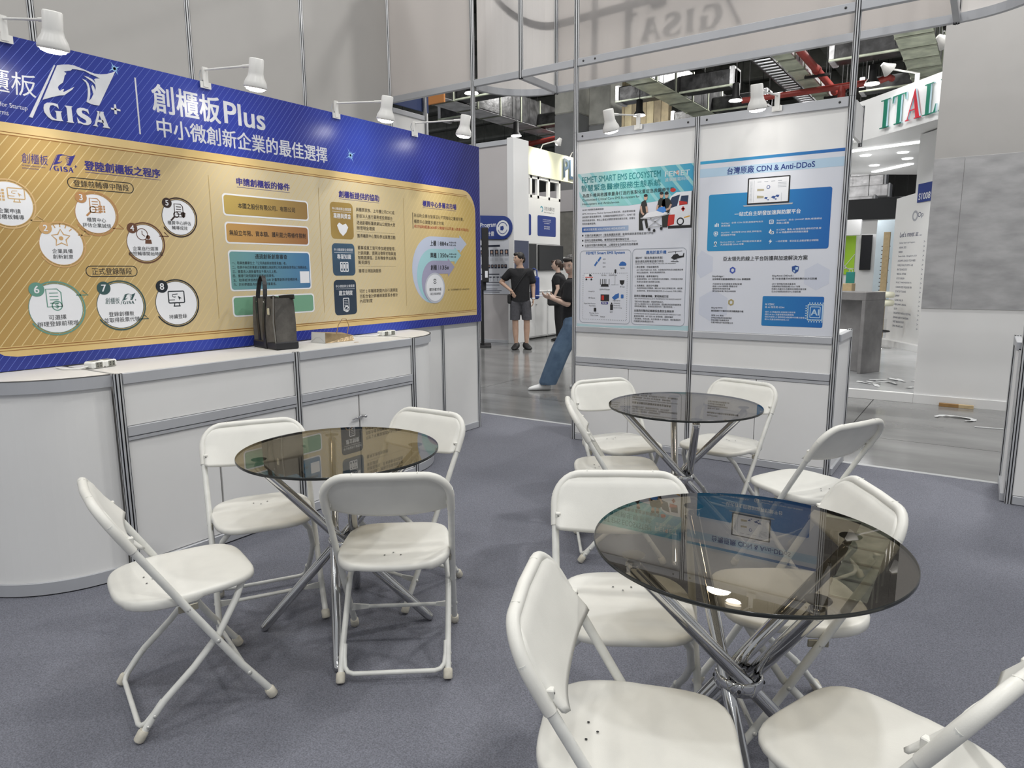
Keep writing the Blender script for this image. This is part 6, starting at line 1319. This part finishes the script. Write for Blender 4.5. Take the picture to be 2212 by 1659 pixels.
def head_mesh(m, c, yaw, h=0.235, tilt=0.0):
    """head with brow, nose, lips, chin, ears; face along local +y turned by yaw"""
    Rm = Matrix.Rotation(yaw, 3, 'Z') @ Matrix.Rotation(tilt, 3, 'X'); c = Vector(c); n, k = 28, 22; V = []
    for i in range(k+1):
        t = pi*i/k; z = -math.cos(t); r = math.sin(t)
        for j in range(n):
            a = 2*pi*j/n; x = r*math.cos(a)*0.075; y = r*math.sin(a)*0.098; zz = z*h/2
            if zz < -0.01:
                f_ = min(1, (-zz-0.01)/0.11); x *= 1-0.38*f_; y = y*(1-0.25*f_)+0.018*f_
            if y > 0.05:
                w = math.exp(-(x/0.012)**2); y += 0.020*w*math.exp(-((zz+0.022)/0.018)**2) + 0.008*w*math.exp(-((zz-0.0)/0.02)**2)
                y += 0.006*math.exp(-(x/0.022)**2)*math.exp(-((zz+0.060)/0.008)**2) + 0.008*math.exp(-(x/0.02)**2)*math.exp(-((zz+0.100)/0.012)**2)
                y -= 0.008*math.exp(-((abs(x)-0.03)/0.014)**2)*math.exp(-((zz-0.008)/0.014)**2)
            V.append(c+Rm @ Vector((x, y, zz)))
    m.add(V, [(i*n+j, i*n+(j+1) % n, (i+1)*n+(j+1) % n, (i+1)*n+j) for i in range(k) for j in range(n)], 0, True)
    for s in (-1, 1): p = c+Rm @ Vector((s*0.076, -0.008, -0.005)); m.sphere(p, 0.028, (0.35, 0.65, 1.1), 10, 8)
    return Rm
def head_details(t, c, Rm):
    c = Vector(c); e = MB(); w = MB(); l = MB()
    for s in (-1, 1):
        p = c+Rm @ Vector((s*0.030, 0.0835, 0.006)); w.sphere(p, 0.011, (1, 0.6, 0.55), 8, 6); q = c+Rm @ Vector((s*0.030, 0.089, 0.006)); e.sphere(q, 0.006, (1, 0.6, 0.8), 8, 6)
        b = c+Rm @ Vector((s*0.030, 0.090, 0.026)); e.sphere(b, 0.014, (1, 0.4, 0.22), 8, 6)
    p = c+Rm @ Vector((0, 0.094, -0.062)); l.sphere(p, 0.019, (1, 0.35, 0.25), 10, 6)
    w.build('eye', PWHITE, t); e.build('brow', BLACK, t); l.build('lips', mat('lips', (0.42, 0.18, 0.15), 0.5), t)
def hand(m, wrist, d, palm_n, size=0.18, curl=0.5, side=1):
    """palm and five bent fingers: d along the fingers, palm_n out of the palm"""
    d = Vector(d).normalized(); nrm = Vector(palm_n); nrm = (nrm-d*nrm.dot(d)).normalized(); sdv = d.cross(nrm)*side; w = Vector(wrist); s = size/0.18
    pc = w+d*0.045*s; m.sphere(pc, 0.045*s, (1, 1, 1), 10, 8)
    m.v[-99:] = m.v[-99:]
    V = m.v; n0 = len(V)-(8+1)*10
    for i in range(n0, len(V)):
        q = Vector(V[i])-pc; V[i] = tuple(pc+d*q.dot(d)*1.1+sdv*q.dot(sdv)*0.95+nrm*q.dot(nrm)*0.36)
    for k, (off, ln) in enumerate(((-0.030, 0.070), (-0.010, 0.080), (0.010, 0.075), (0.029, 0.058))):
        p = w+d*0.080*s+sdv*off*s; ps = [p-d*0.02*s]; a = 0.1
        for seg in (0.45, 0.32, 0.23):
            ps.append(ps[-1]+(d*math.cos(a)+nrm*math.sin(a))*(ln*seg+0.008)*s); a += curl
        m.tube(ps, [0.0095*s, 0.009*s, 0.0085*s, 0.0065*s], 8)
    p = w+d*0.025*s-sdv*0.030*s; q = p+(d*0.6-sdv*0.7+nrm*0.3)*0.038*s; m.tube([p, q, q+(d*0.85-sdv*0.15+nrm*0.4)*0.035*s], [0.013*s, 0.0105*s, 0.0075*s], 8)
def finish_body(m, name, mt, parent, voxel=0.007):
    o = m.build('body_raw', mt); rm = o.modifiers.new('remesh', 'REMESH'); rm.mode = 'VOXEL'; rm.voxel_size = voxel
    sm_ = o.modifiers.new('smooth', 'SMOOTH'); sm_.factor = 0.5; sm_.iterations = 2
    bpy.context.view_layer.update(); return bake(o, name, [mt], parent)
def cloth(J, E, root, name, mt, parent, cuts=()):
    m = MB(); limbs(m, J, E); o = finish_body(m, name, mt, parent, 0.009)
    bm = bmesh.new(); bm.from_mesh(o.data)
    for co, no in cuts: bmesh.ops.bisect_plane(bm, geom=list(bm.verts)+list(bm.edges)+list(bm.faces), plane_co=co, plane_no=no, clear_outer=True)
    bm.to_mesh(o.data); bm.free(); return o
def shoe(m, c, d, L=0.28, w=0.05, h=0.075):
    d = Vector((d[0], d[1], 0)).normalized(); sd = Vector((-d.y, d.x, 0)); c = Vector(c); V = []; n = 14
    sec = [(-0.10, 0.6, 1.0), (-0.07, 0.85, 1.1), (0.0, 0.85, 1.0), (0.06, 1.0, 0.75), (0.12, 1.0, 0.58), (0.16, 0.75, 0.45), (0.18, 0.35, 0.3)]
    for (y, ww, hh) in sec:
        for j in range(n):
            a = 2*pi*j/n; x = math.cos(a)*w*ww; z = h*hh*0.5+math.sin(a)*h*hh*0.5
            V.append(c+d*y*L/0.28+sd*x+Vector((0, 0, max(0.002, z))))
    m.add(V, [(i*n+j, i*n+(j+1) % n, (i+1)*n+(j+1) % n, (i+1)*n+j) for i in range(len(sec)-1) for j in range(n)] + [tuple(range(n))[::-1], tuple(range((len(sec)-1)*n, len(sec)*n))], 0, True)
SKIN = mat('skin', (0.50, 0.33, 0.245), 0.5, var=0.05, scale=20); SKIN2 = mat('skin_light', (0.58, 0.41, 0.33), 0.5, var=0.05, scale=20)
TEE = mat('black_cotton', (0.012, 0.012, 0.014), 0.85, var=0.2, scale=30); SHORTS = mat('grey_cotton', (0.075, 0.075, 0.085), 0.85, var=0.15, scale=30)
DENIM = mat('denim', (0.065, 0.11, 0.185), 0.85, scale=9, col2=(0.115, 0.18, 0.27), bump=0.2, bscale=200); HAIR = mat('hair', (0.014, 0.011, 0.010), 0.45, var=0.3, scale=40); HAIR2 = mat('hair_brown', (0.045, 0.026, 0.018), 0.45, var=0.3, scale=40)
SHOEB = mat('shoe_black', (0.012, 0.012, 0.013), 0.6); SHOEW = mat('shoe_white', (0.75, 0.75, 0.75), 0.45); SOLE = mat('sole', (0.5, 0.5, 0.5), 0.6)

# --- man: local frame, +x picture right, -y towards us
yaw_c = math.atan2(-6.95, -10.4)
mn = thing('person', 'person in black v-neck t-shirt and grey shorts, one hand on the hip', 'person', (-6.96, 10.42, 0), math.radians(33.7))
J = {'pel': (0, 0, 0.93, (0.13, 0.09)), 'bel': (0.005, -0.01, 1.10, (0.145, 0.10)), 'chest': (0.0, 0.0, 1.31, (0.165, 0.11)), 'nb': (-0.005, 0.0, 1.455, (0.075, 0.065)), 'nk': (-0.01, -0.01, 1.52, 0.056), 'hd': (-0.015, -0.02, 1.60, 0.06),
     'sL': (-0.165, 0.0, 1.405, 0.062), 'eL': (-0.345, 0.05, 1.215, 0.044), 'wL': (-0.165, -0.09, 1.065, 0.029), 'sR': (0.165, 0.0, 1.40, 0.062), 'eR': (0.235, 0.03, 1.135, 0.043), 'wR': (0.235, -0.06, 0.915, 0.028),
     'hL': (-0.085, 0, 0.88, 0.070), 'kL': (-0.095, -0.01, 0.50, 0.058), 'cL': (-0.092, 0.01, 0.36, 0.058), 'aL': (-0.082, 0.0, 0.10, 0.036), 'hR': (0.09, 0, 0.88, 0.070), 'kR': (0.115, -0.01, 0.50, 0.058), 'cR': (0.115, 0.01, 0.36, 0.058), 'aR': (0.11, 0.0, 0.10, 0.036)}
E_ = [('pel', 'bel'), ('bel', 'chest'), ('chest', 'nb'), ('nb', 'nk'), ('nk', 'hd'), ('chest', 'sL'), ('sL', 'eL'), ('eL', 'wL'), ('chest', 'sR'), ('sR', 'eR'), ('eR', 'wR'), ('pel', 'hL'), ('hL', 'kL'), ('kL', 'cL'), ('cL', 'aL'), ('pel', 'hR'), ('hR', 'kR'), ('kR', 'cR'), ('cR', 'aR')]
m = MB(); limbs(m, J, E_)
hc = (-0.02, -0.025, 1.625); Rm = head_mesh(m, hc, math.radians(118), 0.24)
hand(m, (-0.165, -0.09, 1.065), (0.45, -0.25, -0.85), (0.5, 0.8, 0), 0.17, 0.25, 1); hand(m, (0.235, -0.06, 0.915), (-0.05, -0.12, -1), (-1, 0, 0), 0.175, 0.4, -1)
for x in (-0.082, 0.11): m.sphere((x, -0.02, 0.06), 0.04, (1, 1.5, 1), 10, 8)
finish_body(m, 'body', SKIN, mn); head_details(mn, hc, Rm)
TJ = {'pel': (0, 0, 0.84, (0.178, 0.132)), 'bel': (0.005, -0.01, 1.08, (0.166, 0.122)), 'chest': (0, 0, 1.31, (0.182, 0.125)), 'nb': (-0.005, 0.0, 1.425, (0.095, 0.08)), 'sL': (-0.165, 0.0, 1.405, 0.082), 'mL': (-0.262, 0.028, 1.298, 0.080), 'sR': (0.165, 0, 1.40, 0.082), 'mR': (0.212, 0.018, 1.235, 0.078)}
cloth(TJ, [('pel', 'bel'), ('bel', 'chest'), ('chest', 'nb'), ('chest', 'sL'), ('sL', 'mL'), ('chest', 'sR'), ('sR', 'mR')], 'chest', 't_shirt', TEE, mn, [((0, 0, 0.875), (0, 0, -1)), ((-0.275, 0.03, 1.285), (-0.69, 0.18, -0.72)), ((0.215, 0.02, 1.215), (0.25, 0.1, -0.96)), ((0, 0, 1.462), (0, 0, 1))][:1])
SJ = {'pel': (0, 0, 0.93, (0.158, 0.116)), 'hL': (-0.085, 0, 0.84, 0.104), 'kL': (-0.103, 0, 0.50, 0.092), 'hR': (0.09, 0, 0.84, 0.104), 'kR': (0.122, 0, 0.50, 0.092)}
cloth(SJ, [('pel', 'hL'), ('hL', 'kL'), ('pel', 'hR'), ('hR', 'kR')], 'pel', 'shorts', SHORTS, mn, [((0, 0, 0.535), (0, 0, -1))])
for x, dd in ((-0.082, (-0.25, -1)), (0.11, (0.35, -1))):
    m = MB(); shoe(m, (x, -0.03, 0.0), dd, 0.31, 0.060, 0.115); m.build('shoe', SHOEB, mn)
m = MB(); p = Vector(hc); 
for (ox, oy, oz, rr_, sc) in ((0, -0.018, 0.045, 0.098, (0.86, 1.0, 0.86)), (0, 0.045, 0.085, 0.06, (1.0, 0.9, 0.6)), (0, -0.06, -0.005, 0.068, (0.95, 0.75, 1.05))):
    q = p+Rm @ Vector((ox, oy, oz)); m.sphere(q, rr_, sc, 16, 10)
m.build('hair', HAIR, mn)
MB().lathe([(0.031, -0.012), (0.034, -0.008), (0.034, 0.008), (0.031, 0.012)], (0.235, -0.055, 0.925), 14).build('watch', PWHITE, mn)
m = MB(); m.tube([(0.13, 0.09, 1.40), (0.0, 0.10, 1.2), (-0.16, 0.03, 1.0)], 0.012, 6); m.tube([(0.12, -0.12, 1.40), (-0.02, -0.145, 1.22), (-0.17, -0.10, 0.98)], 0.010, 6); m.bbox(-0.235, -0.155, -0.06, 0.10, 0.83, 1.0, 0.02); m.build('shoulder_bag', BLACK, mn)
bb_ = thing('blue_bag', 'blue shopping bag hanging behind the arm of the man in shorts', 'bag', (-6.82, 10.66, 0), math.radians(33.7)); m = MB(); m.bbox(-0.07, 0.10, -0.04, 0.05, 0.90, 1.32, 0.03); m.build('bag_body', mat('bag_blue', (0.02, 0.05, 0.25), 0.5, var=0.2, scale=12), bb_); MB().tube([(-0.05, 0, 1.29), (-0.04, 0, 1.44), (0.0, 0, 1.46), (0.05, 0, 1.42), (0.06, 0, 1.29)], 0.012, 8).build('bag_strap', MATS['bag_blue'], bb_)

# --- woman in black
wo = thing('person', 'person in all black with tied brown hair and a black shoulder bag', 'person', (-7.17, 12.15, 0), math.radians(33.7))
J = {'pel': (0, 0, 0.88, (0.12, 0.09)), 'bel': (0.0, 0, 1.03, (0.12, 0.10)), 'chest': (0, 0, 1.22, (0.14, 0.11)), 'nb': (-0.01, 0, 1.35, (0.06, 0.055)), 'nk': (-0.02, 0, 1.42, 0.046), 'hd': (-0.03, 0, 1.49, 0.055), 'sL': (-0.06, -0.13, 1.30, 0.05), 'eL': (-0.03, -0.16, 1.06, 0.037), 'wL': (-0.10, -0.19, 0.90, 0.026), 'sR': (0.06, 0.13, 1.30, 0.05), 'eR': (0.10, 0.16, 1.06, 0.037), 'wR': (-0.06, 0.12, 0.96, 0.026),
     'hL': (0.0, -0.07, 0.83, 0.07), 'kL': (-0.01, -0.075, 0.47, 0.055), 'aL': (0.02, -0.07, 0.09, 0.036), 'hR': (0.02, 0.07, 0.83, 0.07), 'kR': (0.03, 0.08, 0.47, 0.055), 'aR': (0.06, 0.08, 0.09, 0.036)}
m = MB(); limbs(m, J, [('pel', 'bel'), ('bel', 'chest'), ('chest', 'nb'), ('nb', 'nk'), ('nk', 'hd'), ('chest', 'sL'), ('sL', 'eL'), ('eL', 'wL'), ('chest', 'sR'), ('sR', 'eR'), ('eR', 'wR'), ('pel', 'hL'), ('hL', 'kL'), ('kL', 'aL'), ('pel', 'hR'), ('hR', 'kR'), ('kR', 'aR')])
hc = (-0.045, 0, 1.525); Rm = head_mesh(m, hc, math.radians(95), 0.22); hand(m, (-0.10, -0.19, 0.90), (-0.6, 0.2, -0.7), (0, 1, 0), 0.155, 0.4, 1); hand(m, (-0.06, 0.12, 0.96), (-0.9, -0.2, 0), (0, -1, 0), 0.155, 0.4, -1)
for x, y in ((0.0, -0.07), (0.04, 0.08)): m.sphere((x, y, 0.055), 0.036, (1.5, 1, 1), 10, 8)
finish_body(m, 'body', SKIN2, wo); head_details(wo, hc, Rm)
cloth({'pel': (0, 0, 0.84, (0.155, 0.125)), 'bel': (0, 0, 1.03, (0.14, 0.115)), 'chest': (0, 0, 1.22, (0.155, 0.125)), 'nb': (-0.01, 0, 1.34, (0.075, 0.07)), 'sL': (-0.06, -0.13, 1.30, 0.066), 'mL': (-0.045, -0.145, 1.17, 0.062), 'sR': (0.06, 0.13, 1.30, 0.066), 'mR': (0.08, 0.145, 1.17, 0.062)}, [('pel', 'bel'), ('bel', 'chest'), ('chest', 'nb'), ('chest', 'sL'), ('sL', 'mL'), ('chest', 'sR'), ('sR', 'mR')], 'chest', 't_shirt', TEE, wo, [((0, 0, 0.82), (0, 0, -1))])
cloth({'pel': (0, 0, 0.88, (0.152, 0.122)), 'hL': (0.0, -0.075, 0.78, 0.105), 'kL': (-0.01, -0.075, 0.47, 0.085), 'aL': (0.02, -0.07, 0.10, 0.075), 'hR': (0.02, 0.075, 0.78, 0.105), 'kR': (0.03, 0.08, 0.47, 0.085), 'aR': (0.06, 0.08, 0.10, 0.075)}, [('pel', 'hL'), ('hL', 'kL'), ('kL', 'aL'), ('pel', 'hR'), ('hR', 'kR'), ('kR', 'aR')], 'pel', 'trousers', TEE, wo, [((0, 0, 0.06), (0, 0, -1))])
for x, y in ((0.02, -0.07), (0.06, 0.08)): m = MB(); shoe(m, (x-0.02, y, 0), (-1, 0), 0.25, 0.045, 0.08); m.build('shoe', SHOEB, wo)
m = MB(); p = Vector(hc)
for (ox, oy, oz, rr_, sc) in ((0, -0.022, 0.030, 0.098, (0.88, 1.0, 0.92)), (0, -0.075, -0.015, 0.065, (0.9, 0.8, 1.1)), (0, 0.055, 0.07, 0.05, (1.2, 0.7, 0.7)), (0, -0.14, 0.0, 0.04, (1, 1.2, 1.2))): m.sphere(p+Rm @ Vector((ox, oy, oz)), rr_, sc, 16, 10)
m.build('hair', HAIR2, wo)
m = MB(); m.bbox(-0.24, 0.02, -0.24, -0.14, 0.72, 0.90, 0.03); m.tube([(-0.10, -0.18, 0.90), (-0.02, -0.15, 1.15), (0.0, -0.10, 1.36), (0.05, 0.02, 1.30)], 0.010, 6); m.build('shoulder_bag', BLACK, wo)

# --- person in jeans leaning, mostly behind the partition post
je = thing('person', 'person in black top, blue jeans and white sneakers leaning beside the partition post', 'person', (-4.02, 7.10, 0), math.radians(33.7))
J = {'pel': (0.06, 0.05, 0.88, (0.12, 0.09)), 'bel': (0.05, 0.03, 1.0, (0.125, 0.10)), 'chest': (0.03, 0.0, 1.18, (0.15, 0.11)), 'nb': (0.02, -0.01, 1.31, (0.065, 0.06)), 'nk': (0.01, -0.02, 1.37, 0.05), 'hd': (0.0, -0.03, 1.44, 0.055), 'sL': (-0.02, -0.15, 1.26, 0.055), 'eL': (-0.06, -0.19, 1.03, 0.040), 'wL': (-0.24, -0.17, 1.10, 0.028), 'sR': (0.10, 0.15, 1.26, 0.055), 'eR': (0.03, 0.18, 1.02, 0.040), 'wR': (-0.18, 0.02, 1.10, 0.028),
     'hL': (0.03, -0.06, 0.80, 0.075), 'kL': (-0.16, -0.06, 0.47, 0.06), 'aL': (-0.30, -0.05, 0.10, 0.040), 'hR': (0.12, 0.09, 0.80, 0.075), 'kR': (0.16, 0.10, 0.46, 0.06), 'aR': (0.20, 0.12, 0.10, 0.040)}
m = MB(); limbs(m, J, [('pel', 'bel'), ('bel', 'chest'), ('chest', 'nb'), ('nb', 'nk'), ('nk', 'hd'), ('chest', 'sL'), ('sL', 'eL'), ('eL', 'wL'), ('chest', 'sR'), ('sR', 'eR'), ('eR', 'wR'), ('pel', 'hL'), ('hL', 'kL'), ('kL', 'aL'), ('pel', 'hR'), ('hR', 'kR'), ('kR', 'aR')])
hc = (-0.015, -0.03, 1.475); Rm = head_mesh(m, hc, math.radians(150), 0.225, -0.25); hand(m, (-0.24, -0.17, 1.10), (-0.85, 0.1, 0.25), (0, 0.5, 0.8), 0.16, 0.5, 1); hand(m, (-0.18, 0.02, 1.10), (-0.85, -0.25, 0.1), (0, -0.5, 0.8), 0.16, 0.5, -1)
for x, y in ((-0.32, -0.05), (0.18, 0.12)): m.sphere((x, y, 0.06), 0.04, (1.5, 1, 1), 10, 8)
finish_body(m, 'body', SKIN2, je); head_details(je, hc, Rm)
cloth({'pel': (0.06, 0.05, 0.78, (0.17, 0.138)), 'bel': (0.05, 0.03, 1.0, (0.15, 0.12)), 'chest': (0.03, 0, 1.18, (0.168, 0.125)), 'nb': (0.02, -0.01, 1.29, (0.085, 0.075)), 'sL': (-0.02, -0.15, 1.26, 0.075), 'mL': (-0.045, -0.175, 1.10, 0.078), 'sR': (0.10, 0.15, 1.26, 0.075), 'mR': (0.06, 0.17, 1.10, 0.075)}, [('pel', 'bel'), ('bel', 'chest'), ('chest', 'nb'), ('chest', 'sL'), ('sL', 'mL'), ('chest', 'sR'), ('sR', 'mR')], 'chest', 't_shirt', TEE, je, [((0, 0, 0.80), (0, 0, -1))])
cloth({'pel': (0.06, 0.05, 0.86, (0.15, 0.12)), 'hL': (0.02, -0.06, 0.76, 0.125), 'kL': (-0.13, -0.06, 0.47, 0.118), 'aL': (-0.275, -0.05, 0.10, 0.108), 'hR': (0.11, 0.09, 0.76, 0.118), 'kR': (0.16, 0.10, 0.46, 0.105), 'aR': (0.20, 0.12, 0.08, 0.10)}, [('pel', 'hL'), ('hL', 'kL'), ('kL', 'aL'), ('pel', 'hR'), ('hR', 'kR'), ('kR', 'aR')], 'pel', 'jeans', DENIM, je, [((0, 0, 0.075), (0, 0, -1))])
for x, y in ((-0.34, -0.05), (0.17, 0.12)): m = MB(); shoe(m, (x, y, 0), (-1, -0.12), 0.27, 0.05, 0.095); m.build('sneaker', SHOEW, je)
m = MB(); p = Vector(hc)
for (ox, oy, oz, rr_, sc) in ((0, -0.02, 0.035, 0.096, (0.88, 1.0, 0.9)), (0, -0.065, -0.01, 0.066, (0.95, 0.8, 1.0)), (0, 0.05, 0.075, 0.052, (1.2, 0.8, 0.6))): m.sphere(p+Rm @ Vector((ox, oy, oz)), rr_, sc, 16, 10)
m.build('hair', HAIR, je)
ph = thing('phone', 'pale phone in the hands of the person in jeans', 'phone', (-4.29, 6.88, 1.125), math.radians(33.7)); MB().bbox(-0.075, 0.075, -0.037, 0.037, -0.004, 0.004, 0.003).build('phone_body', mat('phone_lilac', (0.55, 0.55, 0.68), 0.3), ph)
bpy.context.view_layer.update()
# fine print too small to pick apart letter by letter
for o in bpy.data.objects:
    if o.parent and o.type == 'MESH' and any(k in o.name for k in ('body_text', 'list_text', 'feature_text', 'highlight_text', 'column_text', 'diagram_', 'poster_ink', 'box_text', 'brow')):
        o['kind'] = 'stuff'
